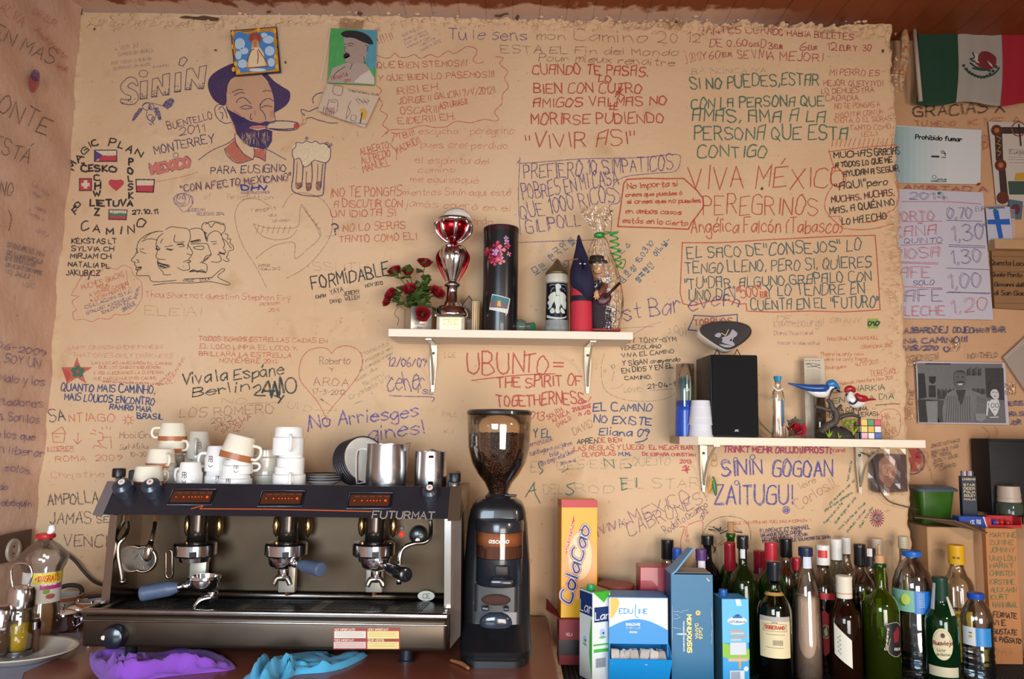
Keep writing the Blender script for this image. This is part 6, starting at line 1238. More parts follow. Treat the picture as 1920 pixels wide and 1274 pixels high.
draw(f_,t,M('4a443e',.7),1.4,[[(4+k*9,7),(9+k*9,7)]for k in range(5)]+[[(4,16),(20,15),(44,19)],[(6,20),(14,17),(26,24),(46,20)],[(8,26),(30,24),(48,29)]],smooth=False,name='calendar_print');draw(f_,t,M('7a7268',.7),.6,[[(4+a*15+b*2.2,34+r*4),(5.2+a*15+b*2.2,34+r*4)]for a in range(3)for b in range(6)for r in range(9)],smooth=False,name='calendar_print')
YB=-.135;x=at(1560,YB);t=thing('bird_ornament','painted ornament of a blue jay and a small red bird on a dark branch','ornament',(x,YB,SH2))
Z9=(1440,640,3.981)
def b9(a,b,y=0):p=P(1440+a/3.981,640+b/3.981,YB);return Vector((p.x-x,y,max(p.z-SH2,.001)))
ROCK=M('3c3836',.6,noise=.4,nscale=60,bump=.5,bscale=90)
g=G();secs=[]
for f,z in((1,0),(.98,.006),(.86,.016),(.5,.026),(.2,.030)):
 secs.append([(b9(520,720).x+.047*f*math.cos(a)*(1+.08*math.sin(a*5)),.030*f*math.sin(a)*(1+.1*math.sin(a*4)),z*(1+.15*math.sin(a*3+f*4)))for a in[k*pi/12 for k in range(24)]])
g.loft(secs);g.build('rock_base',ROCK,t,smooth=True)
g=G();g.tube([b9(400,690),b9(440,640),b9(500,600),b9(510,540),b9(480,500),b9(465,455),b9(440,438)],[.012,.011,.010,.009,.008,.007,.004],12);g.tube([b9(470,515),b9(430,510),b9(400,500),b9(350,490)],[.006,.006,.005,.004],10);g.tube([b9(505,590),b9(545,565),b9(600,550),b9(650,555),b9(690,575)],[.007,.006,.006,.005,.004],10);g.tube([b9(500,540),b9(530,500),b9(548,478)],[.006,.005,.004],10);g.build('branch',M('4a403c',.5,noise=.35,nscale=80,bump=.5,bscale=120),t,smooth=True)
GL2=M('8aa818',.5)
g=G()
for(a,b,c_,d)in((420,720,400,680),(420,720,425,655),(420,720,448,672),(495,725,487,680),(495,725,512,700),(600,700,590,640),(600,700,620,650),(600,690,640,640)):g.tube([b9(a,b,-.031),(b9(a,b,-.031)+b9(c_,d,-.034))/2,b9(c_,d,-.030)],[.0012,.0022,.0006],6)
g.build('grass_tufts',GL2,t,smooth=True)['kind']='stuff'
g=G()
for(a,b,r)in((545,590,9),(575,610,11),(615,600,12),(640,590,9),(600,640,10),(560,625,7)):g.ell(b9(a,b,-.012),(r*.0006,.006,r*.0005),12,6,rot=Matrix.Rotation(a*.01,3,'Y'))
g.build('moss_leaves',M('7c9a20',.5,noise=.3,nscale=90),t,smooth=True)['kind']='stuff'
BL=M('1c4a90',.35,noise=.3,nscale=70,coat=.3);WB=M('dcdcdc',.4,coat=.3);RB=M('a81c24',.35,coat=.3)
def body(pts,rr,mt,nm,sy=.8):g=G();g.tube(pts,rr,20);g.v=[(a,b*sy,c)for a,b,c in g.v];return g.build(nm,mt,t,smooth=True)
body([b9(255,335),b9(300,352),b9(360,380),b9(420,385),b9(450,360),b9(478,345),b9(500,350)],[.003,.009,.0135,.0135,.0105,.010,.006],WB,'jay_body')
body([b9(150,316,-.002),b9(200,328,-.003),b9(260,342,-.004),b9(330,352,-.006),b9(400,352,-.008),b9(440,345,-.008)],[.0022,.004,.008,.0105,.011,.006],BL,'jay_wing_and_tail',1.15)
body([b9(445,345),b9(458,325),b9(478,318),b9(505,335),b9(522,355)],[.006,.011,.012,.009,.004],M('2878b8',.35,coat=.3),'jay_head',1.0)
g=G();g.tube([b9(455,322),b9(462,308),b9(458,300)],[.005,.003,.0008],8);g.build('jay_crest',BL,t,smooth=True)
g=G();g.tube([b9(512,368,-.003),b9(525,374,-.003),b9(540,380,-.003)],[.0035,.0028,.0006],8);g.build('jay_beak',M('18181c',.3),t,smooth=True)
g=G();g.tube([b9(445,430,-.011),b9(455,395,-.0125),b9(470,365,-.0115),b9(500,350,-.009)],.0018,8);g.build('jay_collar',M('16161c',.4),t,smooth=True)
g=G()
for k in range(5):g.tube([b9(275+k*22,350+k*4,-.0125),b9(330+k*20,362+k*4,-.0135),b9(390+k*9,368+k*2,-.014)],.0008,6)
g.build('jay_wing_bars',M('4a80c8',.4),t,smooth=True)
body([b9(730,440),b9(700,455),b9(650,460),b9(620,430),b9(608,395),b9(600,385)],[.004,.011,.0155,.014,.010,.007],WB,'red_bird_body')
body([b9(800,436,-.003),b9(750,438,-.004),b9(710,432,-.007),b9(670,425,-.009),b9(645,395,-.008)],[.0018,.003,.0095,.0105,.005],RB,'red_bird_wing',1.1)
body([b9(580,385),b9(590,362),b9(612,355),b9(635,370),b9(640,385)],[.003,.008,.0095,.008,.004],RB,'red_bird_head',1.0)
g=G();g.tube([b9(584,395,-.004),b9(578,405,-.005),b9(582,415,-.005)],[.003,.0028,.0008],8);g.build('red_bird_beak',M('18181c',.3),t,smooth=True)
g=G();g.tube([b9(645,400,-.013),b9(650,440,-.0155),b9(620,470,-.0155),b9(590,455,-.013)],.0024,8);g.build('red_bird_collar',M('16161c',.4),t,smooth=True)
for(a,b,r)in((618,375,-.0095),(505,348,-.009)):g=G();g.ell(b9(a,b,r),(.0018,.0012,.0018),10,6);g.build('bird_eye',BLACKG,t,smooth=True)
g=G();g.cyl(b9(640,495),b9(635,555),.0012,6);g.cyl(b9(680,495),b9(672,555),.0012,6);g.build('bird_legs',M('4a3c34',.5),t,smooth=True)['kind']='stuff'
x=at(1533,-.07);m7=MPP(-.07);t=thing('glass_tumbler','small clear glass with red petals behind the bird ornament','glass',(x,-.07,SH2));R=11*m7;hh=P(1533,735,-.07).z-SH2
g=G();g.lathe([(R*.9,0),(R,.003),(R,hh),(R*.92,hh),(R*.92,.006),(0,.005)],28);g.build('glass_wall',CLEARM('ececea',.08),t,smooth=True)
g=G()
for k in range(26):g.ell((random.uniform(-1,1)*R*.6,random.uniform(-1,1)*R*.6,random.uniform(.012,.028)),(.003,.002,.001),8,5,rot=Matrix.Rotation(random.random()*3,3,'Y'))
g.build('red_petals',M('8c1420',.6),t,smooth=True)['kind']='stuff'
ms=MPP(-.16);x=P(1626,800,-.14).x;s_=.0535;t=thing('puzzle_cube','scrambled white bodied colour puzzle cube at the right end of the birds','toy',(x,-.14,SH2),rotz=-.06)
g=G();g.box((0,0,s_/2),(s_,s_,s_),.001);g.build('core',M('202020',.5),t)
cols=['d8b84a','2f8a54','c83c5c','d8c46a','cfa83a','d8d4d0','e0a8b0','e8d8dc','2a5cae'];top_=['e8e4e0','c83c5c','d8b84a','2a5cae','e8e4e0','2f8a54','d8b84a','e8e4e0','c83c5c']
for i in range(9):
 r,c=divmod(i,3);g=G();g.box(((c-1)*s_/3,-s_/2-.0002,s_*(5-2*r)/6),(s_/3-.002,.0012,s_/3-.002),.0004);g.build('sticker',M('#'+cols[i],.35),t)
 g=G();g.box(((c-1)*s_/3,(r-1)*s_/3,s_+.0002),(s_/3-.002,s_/3-.002,.0012),.0004);g.build('sticker',M('#'+top_[i],.35),t)
 g=G();g.box((-s_/2-.0002,(c-1)*s_/3,s_*(5-2*r)/6),(.0012,s_/3-.002,s_/3-.002),.0004);g.build('sticker',M('#'+cols[(i*4+2)%9],.35),t)
YK=-.03;p=P(1339,838,YK);t=thing('keychain_pendant','green and yellow pendant hanging on a bead chain below the right shelf','pendant',(p.x,YK,P(1339,838,YK).z))
kq=lambda px,py:(P(px,py,YK).x-p.x,0,P(px,py,YK).z-p.z)
g=G()
for i in range(4):g.ell(kq(1338.5,840+i*4),(.0014,.0014,.0014),8,6)
g.build('bead_chain',M('8a7a5a',.3,.8),t,smooth=True)['kind']='stuff'
for cy_,rx,ry in((858,4,7),(869,6,6)):g=G();g.tube([kq(1339+rx*math.cos(a),cy_+ry*math.sin(a))for a in[k*pi/8 for k in range(16)]],.0009,6,closed=True,smooth=False);g.build('ring',M('9a7c50',.3,.9),t,smooth=True)
g=G();g.cyl(kq(1339,875),kq(1339,893),.0006,6);g.build('link',M('9a8c70',.3,.8),t)
c=kq(1339.5,912);g=G();g.ell(c,(.0065,.003,.028),18,12,rot=Matrix.Rotation(-.12,3,'Y'));g.build('green_plaque',M('2a6c3c',.4),t,smooth=True)
for i in range(3):g=G();c=kq(1336-i*1.5,905+i*7);g.tube([(c[0]-.006,-.004,c[2]-.009),(c[0]-.008,-.006,c[2]),(c[0]-.001,-.006,c[2]+.010)],.0026,8);g.build('yellow_shape',M('d89a20',.4),t,smooth=True)
# == bottles on the back counter
def arc(g,r,z0,z1,a0,a1,n=16,r2=None):
 vs=[];r2=r if r2 is None else r2
 for k in range(n+1):
  a=a0+(a1-a0)*k/n;vs+=[(r*math.sin(a),-r*math.cos(a),z0),(r2*math.sin(a),-r2*math.cos(a),z1)]
 return g.add(vs,[(2*k,2*k+2,2*k+3,2*k+1)for k in range(n)])
PROF={'wine':lambda n:[(.9,0),(1,.015),(1,.60),(.96,.65),(.78,.71),(n*1.25,.76),(n,.80),(n,.965),(n*1.12,.97),(n*1.12,1)],'burg':lambda n:[(.9,0),(1,.015),(1,.46),(.93,.53),(.72,.62),(.5,.70),(n*1.05,.79),(n,.84),(n,.965),(n*1.12,.97),(n*1.12,1)],'spirit':lambda n:[(.92,0),(1,.015),(1,.62),(.97,.67),(.85,.71),(.62,.745),(n*1.2,.78),(n,.81),(n,.97),(n*1.1,.975),(n*1.1,1)],'tall':lambda n:[(.98,0),(1,.008),(.98,.3),(.90,.62),(.84,.69),(.62,.77),(n*1.15,.84),(n,.88),(n,1)],'squat':lambda n:[(.9,0),(1,.015),(1,.52),(.98,.60),(.85,.66),(.6,.71),(n*1.2,.75),(n,.79),(n,.97),(n*1.1,1)],'pet':lambda n:[(.80,0),(.98,.03),(.94,.08),(1,.11),(.95,.145),(1,.18),(.95,.215),(1,.25),(.95,.285),(1,.32),(.95,.355),(1,.39),(.97,.42),(.97,.66),(1,.69),(.97,.75),(.78,.84),(.5,.91),(n,.94),(n,1)],}
def prof_r(pr,f):
 for(r0,z0),(r1,z1)in zip(pr,pr[1:]):
  if z0<=f<=z1:return r0+(r1-r0)*((f-z0)/(z1-z0)if z1>z0 else 0)
 return pr[-1][0]
def bottle(label,px,ytop,Y,wpx,kind,col,cap,capz,neck=.3,liq=None,lev=.6,labs=(),turn=0,t=.0022,capr=1.16,z0=None,pxat=None,cat='bottle',name='liquor_bottle',grp='bottles on the back counter'):
 z0=RZ if z0 is None else z0;p=P(px,ytop,Y);H_=p.z-z0;R=wpx/2*MPP(Y);pr=PROF[kind](neck)
 o=thing(name,label,cat,(p.x,Y,z0),rotz=-math.atan2(p.x,2.33+Y)+turn,group=grp)
 out=[(r*R,z*H_)for r,z in pr];zc=capz
 out=[q for q in out if q[1]<=zc*H_+.004]+[(prof_r(pr,zc)*R,zc*H_+.005)]
 inn=[(max(.001,r-t),z+(t*1.5 if i==0 else 0))for i,(r,z)in enumerate(out)]
 mg=col if not isinstance(col,tuple)else M(col[0],.03,tr=col[1],ior=1.45,coat=.2)
 g=G();g.lathe([(0,0)]+out+inn[::-1]+[(0,t*1.5)],36,cap=False);g.build('bottle_glass',mg,o,smooth=True)
 if liq:
  li=[(max(.0005,r-t-.0008),max(z,t*1.5+.0006))for r,z in[(prof_r(pr,f)*R,f*H_)for f in np.linspace(0.0,lev,14)]]
  g=G();g.lathe([(0,li[0][1])]+li+[(0,li[-1][1])],32,cap=False);g.build('liquid',liq,o,smooth=True)
 nr=prof_r(pr,.93)*R
 g=G();c0=zc*H_;cr=nr*capr;g.lathe([(cr*.97,c0),(cr,c0+.002),(cr,H_*.965),(cr*1.02,H_*.97),(cr*1.02,H_-.002),(cr*.93,H_),(0,H_)],30,flute=.012 if kind=='pet' else 0,nf=30);g.build('cap',cap,o,auto=True)
 for lb in labs:
  mt,f0,f1,hw=lb[0],lb[1],lb[2],lb[3];nm=lb[5]if len(lb)>5 else 'label'
  r0_,r1_=prof_r(pr,f0)*R+.0007,prof_r(pr,f1)*R+.0007;a=lb[4]if len(lb)>4 else 0
  if f0>zc:r0_=r1_=cr+.0006
  rm=max(r0_,r1_);
  if kind=='pet':r0_=r1_=R*1.012
  g=G();arc(g,r0_,f0*H_,f1*H_,a-hw,a+hw,18,r1_);g.build(nm,mt,o,smooth=True)
 return o,R,H_
def lwr(o,R,H_,f,mt,w,text,u0,u1,h,a=0,dv=0,slant=0,nm='label_print',tilt=0,dr_=0):
 s=CylS(R+.0008+dr_,H_*f,a);return write(s,o,mt,w,[(text,u0,dv+tilt,u1,dv-tilt,h)],jit=0,name=nm,lift=.0006,slant=slant)
BKC=M('16161a',.3,coat=.3);REDC=M('a01c2c',.35,.2,coat=.3);WHC=M('dedcd8',.35);LBW=M('d8d2c4',.55);LBC=M('d9c9a0',.5)
CLR=CLEARM('fbfbf8',.07);GREEN=('4f9c34',.95)
bottle('dark capped bottle at the far left behind the red box',1251,1012,-.05,38,'spirit',CLR,BKC,.83,.52,liq=CLEARM('c8b478',.04),lev=.68)
bottle('small clear bottle with a bright blue cap behind the blue carton flap',1269,1028,-.11,28,'spirit',CLR,M('1c4aa0',.4),.90,.5)
bottle('black glass liquor bottle with thick black stopper, behind the open blue box',1326,1004,-.046,44,'spirit',('14141a',.2),BKC,.92,.35,capr=1.5)
bottle('clear bottle with purple ribbon seal beside the black stopper bottle',1314,1030,-.125,46,'spirit',CLR,M('5c3a78',.4),.90,.36,labs=((M('d8d2e0',.5),.80,.93,.8,.2,'paper_seal'),))
o,R,H_=bottle('green wine bottle with a long cork sticking out of its mouth',1370,1000,-.045,44,'wine',GREEN,M('2c6a2a',.1,tr=.6),.97,.33)
g=G();g.lathe([(.0088,H_-.012),(.0092,H_+.030),(.0,H_+.030)],18);g.build('cork',M('b98c60',.8,noise=.2,nscale=120,bump=.4,bscale=200),o,auto=True)
bottle('green wine bottle with bright red foil, left of the black and white capped one',1368,1017,-.12,48,'burg',GREEN,REDC,.76,.34,capr=1.25)
bottle('dark olive wine bottle with black cap and white seal, left of the labelled brandy',1392,1004,-.196,54,'wine',('4c6424',.93),BKC,.90,.30,liq=M('1c2410',.1,tr=.4),lev=.55,labs=((M('c8ccd4',.5),.83,.995,.5,0,'paper_seal'),),capr=1.3)
bottle('clear bottle with a short wine red cap, behind the milk carton',1424,1033,-.045,44,'spirit',CLR,REDC,.84,.42,capr=1.2,labs=((M('7a1c30',.35),.78,.87,3.1,0,'foil_band'),))
bottle('green bottle with tall red foil behind the yellow labelled brandy',1445,1017,-.12,50,'wine',GREEN,M('b82838',.35,coat=.3),.84,.36,capr=1.25)
bottle('black capped bottle of pale gold liquor in the back row',1473,1010,-.045,44,'spirit',CLR,BKC,.84,.44,liq=CLEARM('c8a860',.04),lev=.80)
bottle('bottle with a small dark red cap, half hidden behind the beige cream bottle',1493,1046,-.12,36,'spirit',CLR,REDC,.88,.4)
bottle('white capped bottle of yellowish clear liquor in the back row',1567,1011,-.105,50,'spirit',('c8ccb0',.95),WHC,.83,.38,capr=1.1)
bottle('rearmost white capped clear bottle with a red printed strip',1585,1008,-.038,36,'spirit',CLR,WHC,.86,.42,labs=((M('c04048',.5),.86,.93,.5,.3,'red_strip'),))
bottle('clear bottle with black and gold cap in the back row',1611,1020,-.178,50,'spirit',('d8cccc',1.0),BKC,.83,.36,liq=CLEARM('8a4a40',.04),lev=.58)
bottle('clear bottle with black cap and white seal, paper label behind the wine bottle',1630,1028,-.10,46,'spirit',CLR,M('2a282c',.35),.84,.38,labs=((LBW,.30,.58,.8),(M('d8d4d4',.5),.93,1.0,.45,0,'paper_seal')))
bottle('bottle with pale cap and red collar behind the corked wine bottle',1644,1010,-.036,34,'spirit',CLR,M('c8b8a8',.4),.85,.48,labs=((M('a83038',.4),.82,.87,3.1,0,'foil_band'),))
bottle('tall clear bottle with a cream cap behind the large water bottle',1693,1006,-.06,36,'spirit',CLR,M('b8ae94',.4),.90,.42)
o,R,H_=bottle('clear liqueur bottle with a yellow cap and yellow label at the right',1792,1022,-.125,54,'spirit',CLR,M('d8a41c',.4),.84,.44,liq=CLEARM('e0d0a8',.04),lev=.45,labs=((M('d8b820',.45),.06,.47,.9),))
lwr(o,R,H_,.47,M('3a3020',.5),1.4,'50',-4,8,7,0,14);lwr(o,R,H_,.47,M('3a3020',.5),.8,'licor',-12,10,5,0,26);lwr(o,R*.52,H_,.90,M('3a3020',.5),.8,'80  80',-8,8,5,0,3)
bottle('clear bottle with cream coloured liqueur and black cap with white strip',1510,1026,-.25,54,'tall',CLR,M('202a48',.35),.93,.36,liq=M('c8a898',.45),lev=.62,labs=((M('c4ccdc',.5),.84,.985,.7,.3,'paper_seal'),),capr=1.3)
o,R,H_=bottle('clear bottle with white cap and red diamond label, right of the cream liqueur',1542,1022,-.18,50,'spirit',('d8d4d0',1.0),WHC,.84,.42,liq=CLEARM('d0ccc8',.06),lev=.62,labs=((M('b82430',.45),.58,.63,.8,0,'name_strip'),(M('c83838',.4),.90,.96,.7,0,'red_strip')),capr=1.15)
cs=CylS(R+.0008,H_,0);q=H_*1000;fill(cs,o,M('b02028',.45),[(0,.50*q),(R*1000*.9,.60*q),(R*1000*.9,.76*q),(0,.86*q),(-R*1000*.9,.76*q),(-R*1000*.9,.60*q)],name='label');fill(cs,o,M('c8b48c',.45),circ(2,.67*q,11,16,18)[:-1],name='label_picture',lift=.0008);fill(cs,o,M('5a4632',.5),circ(2,.67*q,8,16,14)[:-1],name='label_picture',lift=.0011);fill(cs,o,M('d8c8a0',.5),pp(f'-2,{.66*q} 4,{.63*q} 7,{.69*q} 0,{.71*q}'),name='label_picture',lift=.0014)
o,R,H_=bottle('dark brandy bottle with yellowed label and black capsule, front left of the bottles',1450,1053,-.27,62,'squat',('b8c8a8',1.0),M('1c2028',.3,coat=.3),.84,.33,liq=M('2a0e08',.04,tr=.6),lev=.33,labs=((M('a8a49c',.5),.52,.56,.95),(LBC,.22,.52,.95),(M('b08a4c',.4),.72,.745,3.1,0,'gold_band')),capr=1.15)
lwr(o,R,H_,.52,M('b04028',.5),2.2,'SOBERANO',-24,24,8,0,18);cs=CylS(R+.0009,H_*.52,0);draw(cs,o,M('5a3a24',.5),.8,[pp('-30,7 0,4 30,7 27,14 30,23 -30,23 -27,14 -30,7'),pp('-5,5 -6,1 -3,3 0,0 3,3 6,1 5,5')],smooth=False,name='label_print',lift=.0006);draw(cs,o,M('3a3024',.5),.8,[[(-4+k*2.2,44),(-4+k*2.2,56)]for k in range(11)]+[[(-22,31),(24,31)],[(-22,62),(20,62)]],smooth=False,name='label_print',lift=.0006)
o,R,H_=bottle('brown liqueur bottle with cream cap and slanted white label',1582,1080,-.27,56,'squat',('4a2416',.85),M('dcd4c0',.4),.79,.44,liq=M('180806',.05,tr=.3),lev=.52,labs=((M('a83830',.4),.835,.84,3.1,0,'thin_red_band'),),capr=1.12)
cs=CylS(R+.0008,H_,-.25);q=H_*1000;fill(cs,o,M('d4d0c2',.5),[(-18,.43*q),(24,.58*q),(24,.84*q),(-18,.72*q)],name='label');draw(cs,o,M('5a6478',.5),1.0,[[(-5+4*math.sin(k*1.3),.72*q-k*2.2)for k in range(22)]],name='label_print')
o,R,H_=bottle('green wine bottle closed with a dark cork and black rioja label, front row',1649,1056,-.27,62,'wine',('9cbc2c',.97),M('2a5a1c',.1,tr=.7),.97,.30,liq=M('101c0c',.05,tr=.4),lev=.34,labs=(),turn=.15)
g=G();g.lathe([(.0105,H_-.010),(.0118,H_+.012),(.010,H_+.019),(.0055,H_+.021),(.0035,H_+.024),(.0030,H_+.044),(0,H_+.046)],20);g.build('wooden_stopper',M('c09468',.6,noise=.2,nscale=80),o,auto=True)
cs=CylS(R+.0008,H_,.45);q=H_*1000;fill(cs,o,M('1c1a1e',.45),pp(f'-20,{.49*q} 8,{.47*q} 24,{.50*q} 24,{.73*q} 10,{.75*q} -4,{.74*q} -14,{.70*q} -8,{.60*q}'),name='label');fill(cs,o,M('7a2028',.5),pp(f'0,{.56*q} 14,{.50*q} 20,{.56*q} 14,{.63*q} 2,{.64*q}'),name='label_picture',lift=.0012);draw(cs,o,M('c8c0b4',.5),.9,[pp(f'-20,{.49*q} 8,{.47*q} 24,{.50*q}'),pp(f'-8,{.60*q} -14,{.70*q} -4,{.74*q} 10,{.75*q} 24,{.73*q}')],name='label_print',lift=.0014);write(cs,o,M('d8d0c4',.5),1.0,[('RIOJA',2,.70*q,20,.70*q,6),('Sonsierra',-16,.70*q,-10,.52*q,6)],jit=0,name='label_print',lift=.0014)
PETC=CLEARM('f8fafd',.07)
o,R,H_=bottle('large clear plastic water bottle with blue cap and green and blue label',1709,1033,-.215,70,'pet',PETC,M('1c64c0',.35),.955,.30,liq=None,labs=((M('7cb4a0',.35),.53,.70,1.0,-.5),(M('1c6cc0',.35),.52,.70,.45,.48)),turn=0,t=.0012,capr=1.25,name='water_bottle')
cs=CylS(R*1.02,H_*.70,0);fill(cs,o,M('b8cc60',.4),circ(-18,22,11,14,14)[:-1],name='label_picture',lift=.0012);fill(cs,o,M('5a8a3c',.4),circ(-25,30,9,12,10)[:-1],name='label_picture',lift=.0010);draw(cs,o,M('d8e4ec',.5),.7,[[(12,6+k*4),(26,6+k*4)]for k in range(9)],smooth=False,name='label_print',lift=.001)
g=G();li=[(prof_r(PROF['pet'](.3),f)*R-.003,f*H_+.002)for f in np.linspace(.01,.50,30)];g.lathe([(0,li[0][1])]+li+[(0,li[-1][1])],32,cap=False);g.build('water',M('dceaf0',.02,tr=1,ior=1.33),o,smooth=True)
o,R,H_=bottle('dark green herbal liqueur bottle with oval cream label and torn seal',1762,1082,-.28,56,'squat',('2c8a4c',.94),M('1c3c30',.35),.78,.40,liq=M('0c2012',.05,tr=.4),lev=.50,labs=((M('c8c0a4',.5),.10,.19,.95),(M('c8c8c0',.5),.70,.98,.28,-.9,'torn_seal'),(M('c8c8c0',.5),.66,.84,.22,.95,'torn_seal')))
cs=CylS(R+.0008,H_,0);q=H_*1000;fill(cs,o,M('cfc6a2',.5),circ(0,.60*q,23,24,.145*q)[:-1],name='label',smooth=True);write(cs,o,M('7a2430',.5),1.8,[('Ruavieja',-21,.615*q,22,.60*q,10)],jit=0,name='label_print',slant=.15,lift=.0014);write(cs,o,M('6a6a40',.5),1.0,[('Licor',-12,.67*q,6,.665*q,7),('de Hierbas',-14,.71*q,16,.70*q,6)],jit=0,name='label_print',slant=.15,lift=.0014);fill(cs,o,M('5a2c30',.5),circ(1,.52*q,5,8,6)[:-1],name='label_picture',lift=.0014);draw(cs,o,M('6a7a50',.5),.6,[circ(0,.60*q,20,24,.125*q,-2.8,-.3)],name='label_print',lift=.0014)
o,R,H_=bottle('small clear plastic water bottle with blue cap at the right end of the counter',1829,1112,-.27,54,'pet',PETC,M('1c4cb0',.35),.935,.42,labs=((M('d4d8dc',.35),.44,.64,.45,-.55),(M('2c84c8',.35),.44,.64,.5,.38)),t=.0012,name='water_bottle')
cs=CylS(R*1.02,H_*.64,0);fill(cs,o,M('d89a30',.4),circ(-15,22,3.5,10)[:-1],name='label_picture',lift=.001);fill(cs,o,M('3a8a50',.4),circ(-15,13,4,10,2)[:-1],name='label_picture',lift=.001)
g=G();li=[(prof_r(PROF['pet'](.42),f)*R-.003,f*H_+.002)for f in np.linspace(.01,.40,26)];g.lathe([(0,li[0][1])]+li+[(0,li[-1][1])],32,cap=False);g.build('water',M('dceaf0',.02,tr=1,ior=1.33),o,smooth=True)
# == cartons
def boxthing(name,label,cat,px0,px1,ytop,Y,dep,z0,rz=0,mats=None,nm='carton_body',mt=None,group=None,hgt=None):
 xa=P(px0,ytop,Y).x;xb=P(px1,ytop,Y).x;h=hgt or P((px0+px1)/2,ytop,Y).z-z0
 o=thing(name,label,cat,((xa+xb)/2,Y+dep/2,z0),rotz=rz,group=group);w_=xb-xa
 g=G();g.box((0,0,h/2),(w_,dep,h),.0015,1);g.build(nm,mt,o)
 ft=FaceS((-w_/2,-dep/2-.0001,h),(1,0,0),(0,0,1),(0,-1,0));sd=FaceS((-w_/2-.0001,dep/2,h),(0,-1,0),(0,0,1),(-1,0,0))
 return o,ft,sd,w_*1000,h*1000,dep*1000
def fr_(f,o,mt,x0,y0,x1,y1,nm='printed_panel',lift=.0004):return fill(f,o,mt if not isinstance(mt,str)else M('#'+mt,.4),rect(x0,y0,x1,y1),name=nm,lift=lift)
zt0=RZ
o,ft,sd,W_,H_,D_=boxthing('red_tray_box','low red and black open cardboard box on the counter, holding the tall yellow box','box',1048,1122,1162,-.17,.085,zt0,mt=M('7c1c26',.55))
fr_(ft,o,'1a1418',0,H_*.45,W_,H_*.78);write(ft,o,M('d8a89c',.5),1.2,[('VELA',18,H_*.36,36,H_*.36,7)],jit=0,name='box_print');
g=G();w2=W_/2000;g.add([(-w2,-.042,H_/1000),(-w2,.042,H_/1000),(-w2-.030,.036,H_/1000+.035),(-w2-.034,-.030,H_/1000+.020)],[(0,1,2,3)]);fo=g.build('side_flap',M('6a1820',.6),o);fo.modifiers.new('t','SOLIDIFY').thickness=.002
zb_=RZ+H_/1000
o,ft,sd,W_,H_,D_=boxthing('cocoa_box','tall yellow and red cocoa powder box standing behind the milk carton','box',1050,1119,938,-.155,.055,zb_+.0005,rz=math.radians(7),mt=M('e0a418',.38))
fr_(ft,o,'b81e2c',0,0,W_,20);fr_(sd,o,'a8201e',0,0,D_,20);fr_(sd,o,'b87c1c',0,20,D_,H_)
fill(ft,o,M('e8a060',.4),circ(W_*.5,H_*.55,W_*.48,24,H_*.30)[:-1],name='printed_glow',lift=.0004);fill(ft,o,M('ecc498',.4),circ(W_*.52,H_*.48,W_*.32,24,H_*.2)[:-1],name='printed_glow',lift=.0006)
for c,w__,l in((M('b03c40',.4),12.5,.0008),(M('e8dccc',.4),8.8,.0011),(M('1c2c6c',.35),5.4,.0014)):write(ft,o,c,w__,[('ColaCao',27,H_*.88,78,H_*.24,32)],jit=0,slant=.1,name='box_lettering',lift=l)
fill(ft,o,M('c02830',.4),pp(f'12,{H_*.42} 34,{H_*.13} 36,{H_*.19} 14,{H_*.47}'),name='red_name_strip',lift=.0008);write(ft,o,M('e8dccc',.4),1.2,[('ORIGINAL',16,H_*.435,34,H_*.19,6)],jit=0,name='box_lettering',lift=.0012)
o,ft,sd,W_,H_,D_=boxthing('milk_carton','white and green milk carton with a green screw cap, leftmost of the cartons','carton',1098,1138,1111,-.30,.062,RZ,rz=math.radians(26),mt=M('dcdedc',.35,coat=.3))
w2=W_/2000;d2=D_/2000;h_=H_/1000
WX=w2*2*1000
fill(ft,o,M('3ea82c',.35),[(2,0),(WX,0),(WX*.62,26)],name='green_corner');fr_(ft,o,'1c3468',5,36,WX-4,72);fr_(sd,o,'1c3468',2,4,D_,58)
for f,xx0,xx1,yy,hh in((ft,8,WX-5,66,18),(sd,6,D_-2,52,26)):write(f,o,WHITE,2.4,[('Lar',xx0,yy,xx1,yy,hh)],jit=0,name='carton_lettering',lift=.001)
fr_(ft,o,'48b040',2,124,WX-4,128);fr_(ft,o,'48b040',4,136,WX-5,144);fill(sd,o,M('48b040',.4),[(D_,60),(D_-6,70),(D_-12,110),(D_-13,150),(D_,H_-2)],name='green_band');
for k in range(12):fr_(ft,o,'2a3a5a',10+k*2.6,158,11.3+k*2.6,180,'barcode_line',.0006)if k<11 else None
for f,cx_,cy_ in((ft,WX*.55,98),(sd,D_*.45,120)):fill(f,o,M('a8bcd8',.5),circ(cx_,cy_,8,12,10)[:-1],name='cow_picture',lift=.0006);fill(f,o,M('3a4060',.5),circ(cx_+2,cy_+1,3,8)[:-1],name='cow_picture',lift=.0008);fill(f,o,M('6ab860',.5),circ(cx_,cy_+11,10,10,3)[:-1],name='cow_picture',lift=.0007)
g=G();g.box((0,0,h_+.0008),(w2*2,d2*2,.0014));g.build('green_top',M('3f8a34',.35),o)
g=G();g.lathe([(.011,h_),(.011,h_+.004),(.0095,h_+.005),(.0095,h_+.013),(0,h_+.013)],24,c=(-.010,.004,0),flute=.02,nf=24);g.build('screw_cap',M('1c9a5c',.35),o,auto=True)
YE=-.31;xa=P(1142,1250,YE).x;xb=P(1253,1250,YE).x;h_=P(1197,1122,YE).z-RZ;W_=(xb-xa)*1000;dp=.085
o=thing('sweetener_dispenser','white and blue cardboard dispenser box full of sweetener sachets','box',((xa+xb)/2,YE+dp/2,RZ));w2=(xb-xa)/2;zo0=P(1197,1232,YE).z-RZ;zo1=P(1197,1208,YE).z-RZ
BLP=M('1888cc',.4);WHP=M('d8dade',.4)
